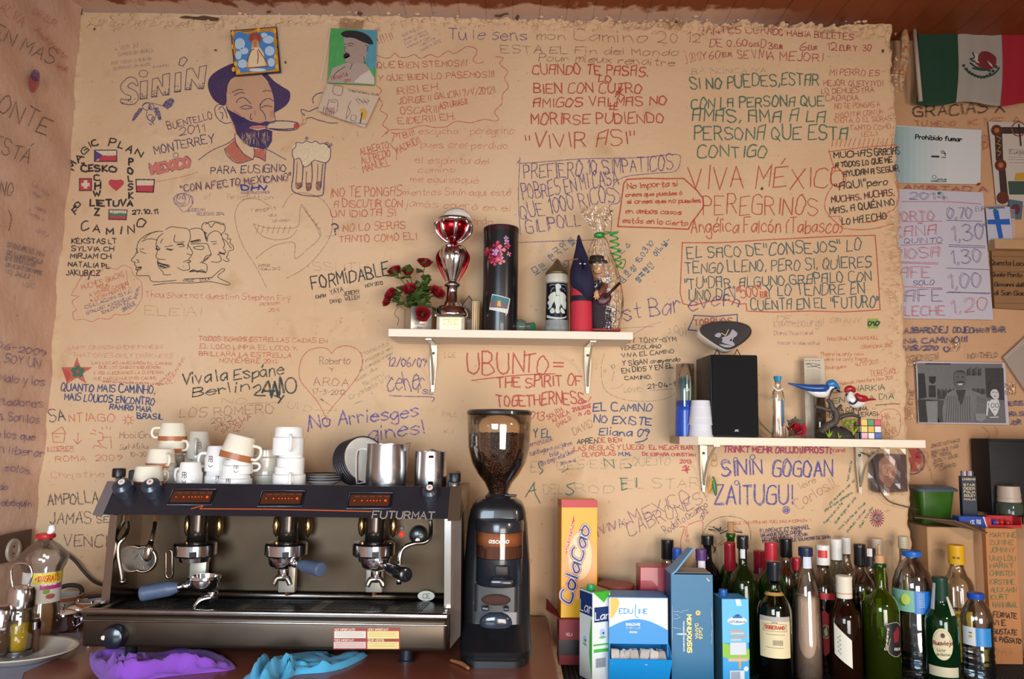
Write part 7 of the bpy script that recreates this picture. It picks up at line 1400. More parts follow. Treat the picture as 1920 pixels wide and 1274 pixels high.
g=G();g.box((0,0,(h_+zo1)/2),(w2*2,dp,h_-zo1),.001,1);g.build('upper_box',WHP,o)
g=G()
for(c,d)in(((0,dp/2-.001,zo1/2),(w2*2,.002,zo1)),((-w2+.001,0,zo1/2),(.002,dp,zo1)),((w2-.001,0,zo1/2),(.002,dp,zo1)),((0,0,.001),(w2*2,dp,.002))):g.box(c,d)
g.build('lower_box',BLP,o)
g=G();s=[(-w2,-dp/2,0),(w2,-dp/2,0),(w2+.006,-dp/2-.022,zo0),(-w2-.002,-dp/2-.022,zo0)];g.add(s,[(0,1,2,3)]);g.add([(w2,-dp/2,0),(w2+.006,-dp/2-.022,zo0),(w2+.002,-dp/2,zo1)],[(0,1,2)]);g.add([(-w2,-dp/2,0),(-w2-.002,-dp/2-.022,zo0),(-w2,-dp/2,zo1)],[(0,1,2)]);tr_=g.build('front_lip',BLP,o);tr_.modifiers.new('t','SOLIDIFY').thickness=.0012
f2=FaceS((-w2,-dp/2-.022,zo0),(1,0,0),Vector((0,-.022,zo0)),Vector((0,-zo0,-.022)));write(f2,o,WHITE,.8,[('CONTIENE 250 SOBRES DE 2,5 GRS',28,28,W_-24,28,3.4)],jit=0,name='box_lettering',lift=.001)
ft=FaceS((-w2,-dp/2-.0001,h_),(1,0,0),(0,0,1),(0,-1,0));hu=(h_-zo1)*1000
arcp=[(W_*k/16,hu*(.72-.26*math.sin(pi*min(1,max(0,(k+1.5)/18.)))**1.0))for k in range(17)]
fill(ft,o,BLP,arcp+[(W_,hu),(0,hu)],name='blue_print',lift=.0004);fill(ft,o,M('e0ae4c',.4),[(3,1),(22,1),(26,14),(20,30),(12,44),(3,52)],name='orange_print',lift=.0003)
write(ft,o,M('3c94c0',.4),2.0,[('EDU',25,hu*.34,58,hu*.34,11),('INE',72,hu*.34,94,hu*.34,11)],jit=0,name='box_lettering',lift=.0007);draw(ft,o,M('3c94c0',.4),2.0,[pp(f'66,{hu*.14} 64,{hu*.36} 67,{hu*.42} 72,{hu*.42}')],name='box_lettering',lift=.0007)
write(ft,o,WHITE,1.3,[('ENDULZANTE',42,hu*.60,76,hu*.60,5),('de bajo valor energetico',42,hu*.66,76,hu*.66,2.4),('ASPARTAMO',50,hu*.76,68,hu*.76,3)],jit=0,name='box_lettering',lift=.0009)
g=G();g.box((0,0,h_+.0008),(w2*2,dp,.0014));g.build('blue_lid',BLP,o);sdl=FaceS((-w2-.0001,dp/2,h_),(0,-1,0),(0,0,1),(-1,0,0));fr_(sdl,o,BLP,0,hu*.5,dp*1000,hu)
n=0
for r in range(4):
 for k in range(6):
  sx=-w2+.014+k*(w2*2-.028)/5+random.uniform(-.004,.004);t2=thing('sweetener_sachet',['front','second','third','rear'][r]+' row of the dispenser tray, white sachet '+['at the far left','second from the left','left of the middle','right of the middle','second from the right','at the far right'][k],'sachet',(o.location.x+sx,YE+.016-.011*r+.0,RZ+zo0-.020+.002*r),group='sachets in the dispenser',rot=(random.uniform(-.75,-.25),random.uniform(-.4,.4),random.uniform(-.3,.3)))
  g=G();g.loft([[(x*.9,y*.3,z)for x,y,z in rsec(0,0,.011,.0014,.001,zz3,1)]if zz3 in(0,.034)else rsec(0,0,.011,.0022,.002,zz3,1)for zz3 in(0,.012,.022,.034)]);s=g.build('paper_sachet',M('#'+['b8b0aa','c4beb8','a8a09c'][n%3],.6,noise=.15,nscale=90),t2,auto=True);n+=1
o,ft,sd,W_,H_,D_=boxthing('coffee_pod_box','tall deep blue box with wrinkled film remains, its lid flap standing open','box',1258,1336,1078,-.29,.085,RZ,mt=M('085880',.4))
fr_(ft,o,'08648e',0,0,W_,H_);fill(ft,o,M('d8c070',.4),[(W_-16,6),(W_-6,16),(W_-12,15)],name='gold_mark',lift=.0007)
write(ft,o,M('c8b060',.35,.3),3.0,[('MONODOSIS',W_*.38,H_*.38,W_*.38,H_*.73,10)],jit=0,name='box_lettering',lift=.0008);write(ft,o,M('c8b060',.35,.3),1.4,[('Café',W_*.66,H_*.50,W_*.66,H_*.60,8),('BAHÍA',W_*.57,H_*.46,W_*.57,H_*.60,7)],jit=0,name='box_lettering',lift=.0008);fill(ft,o,M('c8a040',.35,.3),circ(W_*.64,H_*.36,6,16)[:-1],name='gold_disc',lift=.0008);write(ft,o,M('1a4a70',.4),1.0,[('15',W_*.64-3.5,H_*.36+2.5,W_*.64+3.5,H_*.36+2.5,5)],jit=0,name='box_lettering',lift=.0011);write(ft,o,WHITE,.7,[('PARA SABOREAR EN CASA UN BUEN CAFE',W_*.28,H_*.44,W_*.28,H_*.72,3)],jit=0,name='box_lettering',lift=.0008);fill(ft,o,M('c8d8e4',.3),circ(W_*.30,H_*.56,19,16,1.8)[:-1],name='film_glint_crease',lift=.0008)
w2=W_/2000;h_=H_/1000
g=G();g.add([(-w2,-.0425,h_),(-w2,.040,h_),(-w2+.010,.03,h_+.008),(-w2+.050,.0,h_+.060),(-w2+.056,-.040,h_+.064),(-w2+.012,-.0425,h_+.010)],[(0,1,2),(0,2,5),(2,3,4,5)]);fo=g.build('open_flap',M('1884bc',.35),o);fo.modifiers.new('t','SOLIDIFY').thickness=.004
g=G();g.box((.003,0,h_+.003),(w2*2-.012,.076,.0008));g.build('grey_inside',M('a49c94',.7),o)
for(x0,y0,x1,y1)in((2,H_*.34,30,H_*.36),(26,H_*.345,44,H_*.33),(4,H_*.42,24,H_*.405),(3,H_*.50,26,H_*.515),(1.5,H_*.30,3,H_*.62),(W_-4,H_*.30,W_-2,H_*.50),(W_-3,H_*.5,W_-5,H_*.66),(8,H_*.37,20,H_*.40)):
 q=[ft(x0+(x1-x0)*k/5+random.uniform(-1,1),y0+(y1-y0)*k/5+random.uniform(-1.2,1.2),.0006)for k in range(6)];g=G();g.tube(q,[.0002,.0006,.0008,.0005,.0007,.0002],6);g.build('film_wrinkle',M('e8f0f8',.08,alpha=.55,coat=1),o,smooth=True)
o,ft,sd,W_,H_,D_=boxthing('milk_carton','light blue milk carton with a blue screw cap, right of the tall blue box','carton',1351,1402,1124,-.322,.070,RZ,rz=math.radians(4),mt=M('2c98d4',.4))
fr_(sd,o,'3a5a68',0,0,D_,H_);fr_(ft,o,'5cb4e4',0,0,W_,H_*.5);fill(ft,o,M('84b840',.4),pp(f'0,{H_*.50} {W_*.4},{H_*.54} {W_},{H_*.58} {W_},{H_*.70} {W_*.5},{H_*.72} 0,{H_*.66}'),name='green_meadow_print',lift=.0006)
fill(ft,o,M('c8dce8',.4),[(W_*.50,0),(W_*.68,0),(W_*.74,16),(W_*.55,16)],name='pour_strip',lift=.0006);fill(ft,o,M('d8e4ec',.4),circ(W_*.56,H_*.25,W_*.36,22,10)[:-1],name='oval_badge',lift=.0008);fill(ft,o,M('2460a0',.4),pp(f'{W_*.36},{H_*.22} {W_*.5},{H_*.18} {W_*.58},{H_*.20} {W_*.64},{H_*.175} {W_*.78},{H_*.22}'),name='mountain_print',lift=.001);write(ft,o,M('1c4a8c',.4),1.1,[('ASTURIANA',W_*.25,H_*.275,W_*.87,H_*.275,5)],jit=0,name='carton_lettering',lift=.0011)
for y0,x0,x1,c in((.35,.25,.75,'c89478'),(.385,.3,.8,'d8b8a0'),(.42,.35,.9,'c88a68'),(.46,.3,.7,'d8b8a0')):fr_(ft,o,c,W_*x0,H_*y0,W_*x1,H_*(y0+.018),'ribbon_print',.0009)
fr_(ft,o,'c8ccd4',W_*.28,H_*.50,W_*.88,H_*.64,'picture_panel',.001);fr_(ft,o,'b89878',W_*.58,H_*.64,W_*.68,H_*.80,'signpost_print',.0009);fr_(ft,o,'c8a890',W_*.2,H_*.68,W_*.92,H_*.715,'signpost_print',.001);fr_(ft,o,'d0d8e0',W_*.26,H_*.82,W_*.80,H_*.95,'barcode_panel',.0009)
for k in range(11):fr_(ft,o,'2a4a7a',W_*.30+k*2.1,H_*.83,W_*.30+k*2.1+1.0,H_*.92,'barcode_line',.0012)
fill(ft,o,M('c8dce8',.4),circ(W_*.86,H_*.80,6,14)[:-1],name='round_badge',lift=.0012)
h_=H_/1000;g=G();g.lathe([(.012,h_),(.012,h_+.005),(.0105,h_+.006),(.0105,h_+.014),(0,h_+.014)],24,c=(-.014,.012,0),flute=.02,nf=24);g.build('screw_cap',M('1c5ca8',.35),o,auto=True)
o,ft,sd,W_,H_,D_=boxthing('red_box','shiny red cardboard box behind the sweetener dispenser','box',1200,1262,1064,-.20,.07,RZ,mt=M('9c2434',.35,noise=.1,coat=.3));
g=G();x=P(1160,1105,-.20).x;o=thing('red_tub','round low reddish tub half hidden behind the sweetener dispenser','tub',(x,-.15,RZ));hh=P(1160,1102,-.2).z-RZ;g.lathe([(.040,0),(.046,hh-.01),(.048,hh-.008),(.048,hh),(0,hh)],36);g.build('tub_body',M('8c3a34',.5),o,auto=True)
# == right end: cardboard box and things on it
CB=M('b48e68',.75,noise=.12,nscale=8,bump=.15,bscale=200)
YX=-.02;
xa=P(1712,1000,.03).x;xb=P(1846,1000,-.10).x;zt9=P(1760,985,0).z
o=thing('cardboard_box','large open cardboard box with a drooping flap at the right of the bottles','box',((xa+xb)/2,.035,RZ))
cxw=(xa+xb)/2;h_=zt9-RZ;w2=(xb-xa)/2
g=G();g.box((0,-.0,h_/2),(w2*2,.17,h_),.002,1);g.build('box_body',CB,o)
g=G();n1=P(1710,965,.06)-o.location;n2=P(1885,985,.05)-o.location;n3=P(1848,1002,-.12)-o.location;n4=P(1790,978,-.10)-o.location;n5=P(1715,972,-.02)-o.location
g.add([tuple(v)for v in(n1,n2,n3,n4,n5)],[(0,1,2,3,4)]);fo=g.build('top_flap',M('6e543e',.8,noise=.1),o);fo.modifiers.new('t','SOLIDIFY').thickness=.003
wz=P(1880,992,-.11).z
xa2=P(1850,1000,-.11).x;xb2=P(1908,1000,-.11).x
o2=thing('wooden_board','upright orange brown board with green and black handwriting, at the right edge','board',((xa2+xb2)/2,-.095,RZ));hh=wz-RZ
g=G();g.box((0,0,hh/2),(xb2-xa2,.02,hh),.001,1);g.build('board',M('b87c4c',.6,noise=.12,nscale=10),o2)
bf=PlaneS(-.1056)
write(bf,o2,INK('3c7a5c',.75,.4),1.6,[('MARTINE',1856,1008,1905,1008,9),('ZUNINE',1856,1022,1900,1022,9),('JOHNNY',1856,1036,1902,1036,9),('UNO LOU',1856,1052,1904,1052,9),('HARRY',1856,1066,1900,1066,9),('CHRISTEN',1856,1080,1902,1080,9),('KIRSTINE',1856,1096,1902,1096,9),('ALEX AMIN',1858,1111,1906,1111,9),('KURT',1858,1125,1890,1125,9),('HANNIBAL',1862,1139,1908,1139,9)])
write(bf,o2,BLK,2.2,[('FERMATE',1862,1158,1906,1160,10),('VI E',1862,1173,1885,1173,9),('GUSTATE',1862,1189,1906,1191,9),('IL PASSATO',1864,1203,1914,1207,9)]);write(bf,o2,BRNF,1.4,[('OHANA',1864,1228,1900,1230,13)])
zs9=P(1900,968,-.02).z
o=thing('corner_shelf','dark metal edged shelf at the right edge under the big black box','shelf',(P(1960,980,0).x,.03,zs9-.02));g=G();g.box((0,0,.01),(.20,.17,.02),.002,1);g.build('slab',M('3a3430',.5),o);g=G();g.box((0,-.087,.012),(.20,.004,.012));g.build('metal_edge',CHROME,o)
Yt=.055;x=P(1744,920,Yt).x;o=thing('plastic_tub','green plastic tub with a grey lid on the cardboard box','tub',(x,.055,zt9));top9=P(1744,918,.02).z-zt9;k=MPP(.055);b9_=0.001
g=G();g.loft([rsec(0,0,26*k,.032,.01,b9_,3),rsec(0,0,32*k,.042,.012,top9-.004,3)]);g.build('tub_body',M('2f5a18',.3,noise=.3,nscale=30,coat=.3),o,auto=True)
g=G();g.loft([rsec(0,0,37*k,.048,.012,top9-.006,3),rsec(0,0,38*k,.049,.012,top9,3),rsec(0,0,30*k,.042,.012,top9+.008,3)]);g.build('lid',M('4c5864',.4),o,auto=True)
Yq=-.0;x=P(1815,930,Yq).x;o=thing('pencil_box','small dark blue box printed with pale letters holding upright coloured sticks','box',(x,0.0,zt9),rotz=-.1);hh=P(1812,893,Yq).z-zt9;k=MPP(0)
g=G();g.box((0,0,hh/2),(26*k,.018,hh),.001,1);g.build('box_body',M('1c2a40',.4),o)
f9=FaceS((-13*k,-.0092,hh),(1,0,0),(0,0,1),(0,-1,0));W9=26*k*1000;write(f9,o,M('c8b48c',.4),1.6,[('LINOSANO',3,11,W9-3,11,5),('STAR',5,28,W9-5,28,6),('DEER',5,38,W9-5,38,6),('FOLIA',5,48,W9-5,48,6),('SOLEY',5,58,W9-5,58,6),('MALIA',5,68,W9-5,68,5)],jit=0,name='box_lettering')
for i in range(6):
 s_=thing('coloured_stick','flat tipped coloured stick standing in the dark blue box, '+['leftmost grey one','second from left, white','third from left, red','fourth, pale blue','fifth, white','rightmost dark one'][i],'stick',(x+(-9+3.6*i)*k,.0,zt9+hh+.0003),group='sticks in the dark blue box');g=G();g.box((0,0,.007),(3.0*k,.010,.014));g.build('stick',M('#'+['8c8a90','c8c4c4','9c3a40','90a4b8','c8c4c8','3a3a44'][i],.5),s_)
Yv=-.045;a=P(1792,950,Yv);b=P(1905,960,Yv);zv=zt9+.0;x=(a.x+b.x)/2;o=thing('battery_pack','blue and red open cardboard pack of bulbs lying on the box flap','box',(x,Yv,zt9+.002),rotz=-.05);W9=(b.x-a.x);hh=.030
g=G();g.box((-W9*.24,0,hh/2),(W9*.52,.04,hh),.001,1);g.build('box_body',M('24459c',.35,coat=.3),o);g=G();g.box((W9*.26,.019,hh/2),(W9*.48,.002,hh));g.box((W9*.26,0,.001),(W9*.48,.04,.002));g.box((W9*.495,0,hh/2),(.002,.04,hh));g.box((W9*.26,-.019,.004),(W9*.48,.0015,.008));g.build('open_end',M('b82c30',.4),o)
f9=FaceS((-W9/2,-.0202,hh),(1,0,0),(0,0,1),(0,-1,0));q=W9*1000;fill(f9,o,M('b83030',.4),[(q*.40,0),(q*.50,0),(q*.52,30),(q*.45,30)],name='red_stripe');fill(f9,o,M('d8d4d8',.4),[(q*.38,0),(q*.40,0),(q*.45,30),(q*.43,30)],name='white_stripe');write(f9,o,WHITE,1.3,[('CE',q*.18,20,q*.24,20,9),('FLG',q*.28,20,q*.34,20,11)],jit=0,name='box_lettering')
for i,(dx,c)in enumerate(((.12,'2848b0'),(.20,'2848b0'),(.16,'c03030'),(.27,'c83028'),(.34,'b02828'))):s_=thing('light_bulb',['blue small bulb at the left of the open pack','second blue small bulb in the open pack','red small bulb left in the open pack','red small bulb in the middle of the open pack','red small bulb right in the open pack'][i],'bulb',(x+W9*dx,Yv-.003+.009*(i%2),zt9+.006));g=G();g.lathe([(0,0),(.005,.002),(.0065,.008),(.005,.014),(0,.016)],14);g.build('bulb',M('#'+c,.25),s_,smooth=True)
Yj=.005;x=P(1892,940,Yj).x;k=MPP(Yj);o=thing('glass_jar','glass jar with a white screw lid on the corner shelf','jar',(x,Yj,zs9));z1=P(1892,940,Yj).z-zs9;z2=P(1892,912,Yj).z-zs9
g=G();g.lathe([(20*k,0),(22*k,.004),(22*k,z1*.7),(18*k,z1)],30);g.build('jar_body',M('5c685c',.08,tr=.5),o,auto=True);g=G();g.lathe([(20*k,z1-.002),(20*k,z1+.008),(19*k,z1+.009),(19.5*k,z1+.018),(18*k,z2),(0,z2)],30);g.build('screw_lid',M('b8a898',.4),o,auto=True)
Yw=.0;xa=P(1868,900,Yw).x;o=thing('black_cabinet','large black box, maybe a loudspeaker, cut off by the right edge','speaker',(xa+.10,.07,zs9));hh=P(1900,824,Yw).z-zs9;g=G();g.box((0,0,hh/2),(.20,.095,hh),.004,2);g.build('cabinet',M('141316',.6,noise=.1),o,auto=True);g=G();g.box((0,-.052,hh-.003),(.205,.012,.006));g.build('top_edge',M('0e0e10',.5),o);o.location.z=zs9+.0;o.location.y=.075
# == things fixed to the walls
def sheet(name,label,cat,quad,Y,mt,nm='sheet',th=.0012,lift=0,group=None):
 """paper pinned on a wall: pixel corners on the plane y=Y"""
 q=[P(x,y,Y)for x,y in quad];cx_=sum(v.x for v in q)/4;cz_=sum(v.z for v in q)/4
 o=thing(name,label,cat,(cx_,Y,cz_),group=group);n=10;vs=[];fs=[]
 for j in range(n+1):
  for i in range(n+1):
   u,v=i/n,j/n;p=(q[0]*(1-u)+q[1]*u)*(1-v)+(q[3]*(1-u)+q[2]*u)*v;vs.append((p.x-cx_,-th*.5,p.z-cz_))
 m=len(vs);vs+=[(x,y+th,z)for x,y,z in vs];W_=n+1
 for j in range(n):
  for i in range(n):a=j*W_+i;fs+=[(a,a+1,a+W_+1,a+W_),(m+a,m+a+W_,m+a+W_+1,m+a+1)]
 for k in range(n):fs+=[(k,k+m,k+1+m,k+1),(n*W_+k,n*W_+k+1,n*W_+k+1+m,n*W_+k+m),(k*W_,(k+1)*W_,(k+1)*W_+m,k*W_+m),(k*W_+n,k*W_+n+m,(k+1)*W_+n+m,(k+1)*W_+n)]
 mk(nm,vs,fs,mt,o);return o,PlaneS(Y-th*.5,1e9)
Y=-.012;o,s=sheet('tile_picture','square ceramic tile picture of a crowned robed statue before a blue sky','picture',[(433,58),(519,51),(527,136),(441,143)],Y,M('1f2a44',.3),'tile',.007)
T1=(370,40,3.747)
fill(s,o,M('c8862c',.35,noise=.3,nscale=120),pp('240,70 552,44 576,352 272,378'),T1,name='border_print');fill(s,o,M('4a84c0',.35),pp('262,95 300,75 350,90 420,80 500,72 540,90 535,140 550,200 545,280 560,320 520,345 440,350 380,355 300,360 285,320 270,270 275,200 262,150'),T1,name='sky_print',lift=.0014,smooth=True)
for a,b,r,rr in((300,160,36,40),(330,210,30,24),(290,240,22,30),(500,130,38,28),(510,210,34,34),(320,300,34,30),(470,100,22,18),(520,290,26,30)):fill(s,o,M('b4c8dc',.4),circ(a,b,r,12,rr)[:-1],T1,name='cloud_print',lift=.0018,smooth=True)
for a,b in((250,85),(255,340),(270,300),(545,70),(560,320),(550,250),(252,180),(290,355),(430,62)):fill(s,o,M('e0a83c',.35),circ(a,b,12,8,18)[:-1],T1,name='scroll_print',lift=.002)
draw(s,o,M('2a4a50',.4),1.2,[pp('250,120 262,150 255,190'),pp('556,110 566,150 560,190'),pp('310,72 360,70 400,62'),pp('262,240 270,280')],T1,name='scroll_print',lift=.0024)
fill(s,o,M('a8543c',.4),circ(408,122,46,18,38)[:-1],T1,name='halo_print',lift=.0022);fill(s,o,M('c89a70',.4,noise=.3,nscale=200),pp('392,130 425,130 445,200 505,318 440,325 345,340 350,300 375,220'),T1,name='robe_print',lift=.0026);fill(s,o,M('e0c8a0',.4,noise=.2,nscale=200),pp('385,190 440,185 470,230 480,318 360,330 365,250'),T1,name='robe_print',lift=.0029);draw(s,o,M('8c3a24',.4),1.6,[pp('350,290 380,210 400,200'),pp('430,200 470,260 500,310'),pp('425,210 430,250 425,300'),pp('345,332 420,325 500,318')],T1,name='robe_print',lift=.0033);fill(s,o,M('b87858',.4),circ(408,165,12,10,22)[:-1],T1,name='face_print',lift=.0033);draw(s,o,M('7a3020',.4),1,[[(408+20*math.cos(k),115+18*math.sin(k)),(408+42*math.cos(k),115+36*math.sin(k))]for k in[i*.45 for i in range(14)]],T1,name='halo_print',lift=.003);fill(s,o,M('c8d4dc',.4),circ(425,345,60,16,12)[:-1],T1,name='cloud_print',lift=.0031)
Y=-.010;o,s=sheet('portrait_painting','small painting of a moustached man in a black beret on a green ground','painting',[(620,53),(707,57),(703,160),(614,156)],Y,M('4a9a54',.6,noise=.25,nscale=60),'painted_sheet',.002)
fill(s,o,M('4f8fa0',.6,noise=.2,nscale=60),pp('1120,60 1262,62 1255,330 1200,330 1150,200'),T1,name='blue_ground');fill(s,o,M('a89488',.6),pp('915,430 950,330 1030,300 1090,280 1180,300 1220,350 1245,445'),T1,name='shirt',lift=.0013,smooth=False);fill(s,o,M('c8b8ac',.6),pp('1100,430 1150,380 1210,345 1245,400 1245,445'),T1,name='shirt',lift=.0016);fill(s,o,M('a08a80',.6,noise=.15,nscale=200),pp('1030,110 1130,110 1200,160 1195,220 1180,290 1090,300 1075,285 1045,290 1035,270 1040,240 1028,215 1035,180 1030,150'),T1,name='face',lift=.0018);fill(s,o,M('242024',.6),pp('1010,90 1040,70 1100,68 1160,80 1210,110 1235,150 1225,165 1170,150 1100,120 1040,115'),T1,name='beret',lift=.0022,smooth=True);fill(s,o,M('241c1c',.6),pp('1030,235 1050,222 1070,232 1075,248 1050,245 1035,268 1028,250'),T1,name='moustache',lift=.0022);draw(s,o,M('3a2c2c',.6),1.0,[pp('1055,165 1080,155 1100,165'),pp('1060,178 1078,172 1092,180'),pp('1035,165 1045,160'),pp('1042,180 1036,215 1050,222'),pp('1180,170 1198,180 1190,215'),pp('1090,300 1075,340'),pp('1170,250 1180,300'),pp('960,390 980,360 1040,320')],T1,name='features',lift=.0024);write(s,o,M('a83c30',.6),1.0,[('Hospital',945,415,1060,385,30),('2011',1035,432,1078,422,18)],T1,name='signature',lift=.0022)
draw(s,o,M('d8d0c0',.6),1.2,[[(938-.25*k*8,60+k*10),(932-.25*k*8,64+k*10)]for k in range(36)],T1,name='perforation',lift=.002,smooth=False)
Y=-.013;o,s=sheet('sketch_sheet','small sheet with a pen sketch of figures, below the painting of the man','drawing',[(614,158),(711,181),(684,240),(596,207)],Y,M('c4ac96',.7,noise=.05),'paper',.0015)
draw(s,o,INK('4a3a50',.8),1.0,[pp('925,555 985,560 975,640 915,620 925,555'),pp('935,565 970,570'),pp('1080,560 1062,600 1050,650 1045,690'),pp('1060,600 1075,640 1050,680'),pp('960,450 1020,460 1010,520 955,505 960,450'),pp('860,640 900,660 960,680 1040,705 1150,720 1190,725'),pp('1085,660 1115,665 1110,700 1080,695 1085,660'),pp('1125,540 1150,560 1190,570 1210,560')],T1,lift=.0015);fill(s,o,M('c8983c',.6),pp('1145,620 1170,610 1195,640 1180,690 1150,690'),T1,lift=.0013);draw(s,o,INK('1c1a24',.9),2,[pp('1158,645 1150,690 1145,715')],T1,lift=.0018);draw(s,o,INK('8a3040',.85),1.6,[[(905+k*14,610),(903+k*14,655)]for k in range(5)],T1,lift=.0015);draw(s,o,INK('3a6a48',.8),1.6,[[(892,600),(885,640)]],T1,lift=.0015);draw(s,o,INK('4a5a40',.7),.9,[[(1110+k*9,545+k%3*12),(1125+k*9,560+k%3*12)]for k in range(10)],T1,lift=.0015);write(s,o,INK('3a3444',.8),.9,[('Hospitalidad y Sinin',1060,490,1270,525,14)],T1,lift=.0015)
fill(WALL,wall_back,M('b08a68',.5,alpha=.7),pp('638,34 682,36 680,60 636,58'),name='adhesive_tape',lift=.003)
SR=REC;WR=wall_right
def rw(mat,w,tile,lines,**k):return write(SR,WR,mat,w,lines,tile,**k)
rw(INK('2e1c20',.85,.4),3.0,'D',[('GRACIAS X',1090,875,1765,835,78)],lift=.002);rw(INK('a83a3c',.6,.5),2.0,'D',[('TU MENO',1100,945,1400,945,40),('K ME A',1500,940,1890,920,50),('IBI',1600,1115,1660,1110,90)],lift=.002);rw(INK('a83a5c',.7,.5),2.4,'H',[('AMISTAD A',1010,145,1640,160,36)],lift=.002)
rw(BLU,2.3,(1680,570,4.9),[('AJ)BARDZIEJ',80,272,470,265,52),('ODJECHANY BAR',525,268,1005,262,48),('NA CAMINO!!!',80,368,650,352,50),('1/08/2010',70,430,385,430,44)],lift=.002);draw(SR,WR,BLU,2.2,[pp('435,410 455,440 480,435 492,405'),pp('445,398 447,405'),pp('472,396 474,403')],(1680,570,4.9),lift=.002);rw(BLKF,1.8,(1680,570,4.9),[('DONIS!!!',150,530,390,510,56),('MONTMELO',660,505,935,490,46),('MEZO',90,900,110,720,40),('ETXE',150,930,170,790,40)],lift=.002)
rw(BLU,1.8,(1680,570,4.9),[('DEITOS',1015,940,1170,935,40),('ORA SI',1020,1035,1170,1030,40),('JOR',1050,1110,1150,1110,40)],lift=.002)
rw(BLKF,1.5,(1680,780,5.308),[('JORGE LES HACE',350,320,640,255,30),('BUEN VIAJE Y MÁS',360,385,625,315,30),('DE TODOS',365,420,550,385,30),('JOSE Y JULIO',375,470,615,410,30),('Sinin',380,520,480,490,40),('CAMINO',440,545,600,500,34)],lift=.002)
CX=(1680,780,5.308);cen=(180,445)
fill(SR,WR,INK('b03c38',.85,.3),pp('130,330 225,330 195,400 195,425 250,400 262,440 250,480 195,460 195,490 215,545 140,545 160,490 160,460 110,480 105,400 160,425 160,400'),CX,lift=.002)
draw(SR,WR,INK('5a3070',.85,.3),2.2,[circ(165,450,120,30,132,-1.15,2.0)],CX,lift=.0024);draw(SR,WR,INK('4a3040',.7),1.2,[circ(225,395,28),circ(225,505,28),circ(130,500,24),circ(250,370,10),circ(255,530,10)],CX,lift=.0024);rw(INK('5a3038',.7),1.0,CX,[('CAMINO',262,400,268,480,14),('SINCE 08',150,562,220,552,14)],lift=.0024)
for pts in(pp('280,350 320,390 310,470 350,560 355,650'),pp('860,110 920,160 930,210 900,220'),pp('985,110 1010,150 1000,200')):draw(SR,WR,INK('8a6040',.7,.5),1.1,[pts],CX,lift=.002)
Y=REC_Y-.008;o,s=sheet('no_smoking_sign','white and grey no smoking notice pinned on the recessed wall','sign',[(1672,235),(1840,244),(1838,346),(1672,343)],Y,M('c4c6c6',.5),'paper',.0015)
for k in range(9):fill(s,o,M('#'+['86a2a6','90a9ac','98aeb1','a2b4b6','abb9bb','b1bdbe','b6bfc0','bbc2c2','c0c4c4'][k],.5),rect(1672+k*11,237+k*.5,1684+k*11,343),name='faded_print',lift=.0006+.00002*k)
write(s,o,M('26262a',.5),1.9,[('Prohibido fumar',1100,1038,1445,1058,32)],'D',jit=0,name='sign_lettering');fill(s,o,M('26262a',.5),pp('1218,1162 1278,1164 1278,1178 1218,1176'),'D',name='cigarette_symbol');draw(s,o,M('26262a',.5),1.4,[pp('1295,1175 1325,1178'),pp('1290,1130 1300,1145 1318,1150 1322,1165'),pp('1300,1125 1312,1135 1325,1150')],'D',name='cigarette_symbol');write(s,o,M('5a6464',.5),.9,[('Junta de',1260,70,1330,72,12),('Castilla y Leon',1215,84,1330,86,12)],'H',jit=0,name='sign_lettering');draw(s,o,M('5a6464',.5),1,[circ(1240,50,14)],'H',name='emblem')
def pin(px,py,Y,mt,label):
 p=P(px,py,Y);o=thing('push_pin',label,'pin',(p.x,Y,p.z));g=G();g.tube([(0,0,0),(0,-.004,0),(0,-.006,0),(0,-.009,0)],[.0035,.0022,.0035,.003],12,smooth=False);g.build('pin_head',mt,o,auto=True);g=G();g.cyl((0,.0,0),(0,.003,0),.0006,6);g.build('needle',CHROME,o)
pin(1834,346,REC_Y-.0095,M('a82430',.3),'red push pin at the lower corner of the no smoking notice')
Y=REC_Y-.011;o,s=sheet('price_list','handwritten white price list sheet for drinks, year at its top','sheet',[(1672,354),(1843,361),(1862,600),(1672,597)],Y,M('b9b4c0',.6,noise=.03),'paper',.0015)
RL=INK('c04858',.75,.4);PL_=INK('5a4a88',.75,.4)
def outl(txt,x0,y0,x1,y1,h,m,w=1.1):
 for dx,dy in((-4,-2),(5,3)):write(s,o,m,w,[(txt,x0+dx,y0+dy,x1+dx,y1+dy,h)],'H',jit=.3,name='handwriting',sq=True)
outl('2014',1055,215,1335,215,50,PL_);outl('PORTO',940,375,1240,370,66,RL);outl('0,70',1340,360,1520,358,80,PL_);write(s,o,PL_,1,[('EUR',1548,305,1618,300,32),('EUR',1575,420,1620,418,20)],'H',name='handwriting');outl('CAÑA',930,500,1260,480,80,RL);write(s,o,PL_,1.6,[('QUINTO',1018,545,1300,540,38)],'H',name='handwriting');outl('1,30',1375,530,1610,510,116,PL_);outl('PIOSA',940,660,1280,645,74,RL);outl('1,30',1370,700,1590,680,100,PL_);outl('CAFE',905,800,1210,800,80,RL);write(s,o,PL_,1.6,[('SOLO',1085,858,1240,852,36)],'H',name='handwriting');outl('1,00',1350,885,1590,870,110,PL_);outl('CAFE',920,985,1300,975,90,INK('7a4078',.75,.4));outl('LECHE',1020,1085,1320,1080,70,RL);outl('1,20',1370,1070,1640,1040,100,RL)
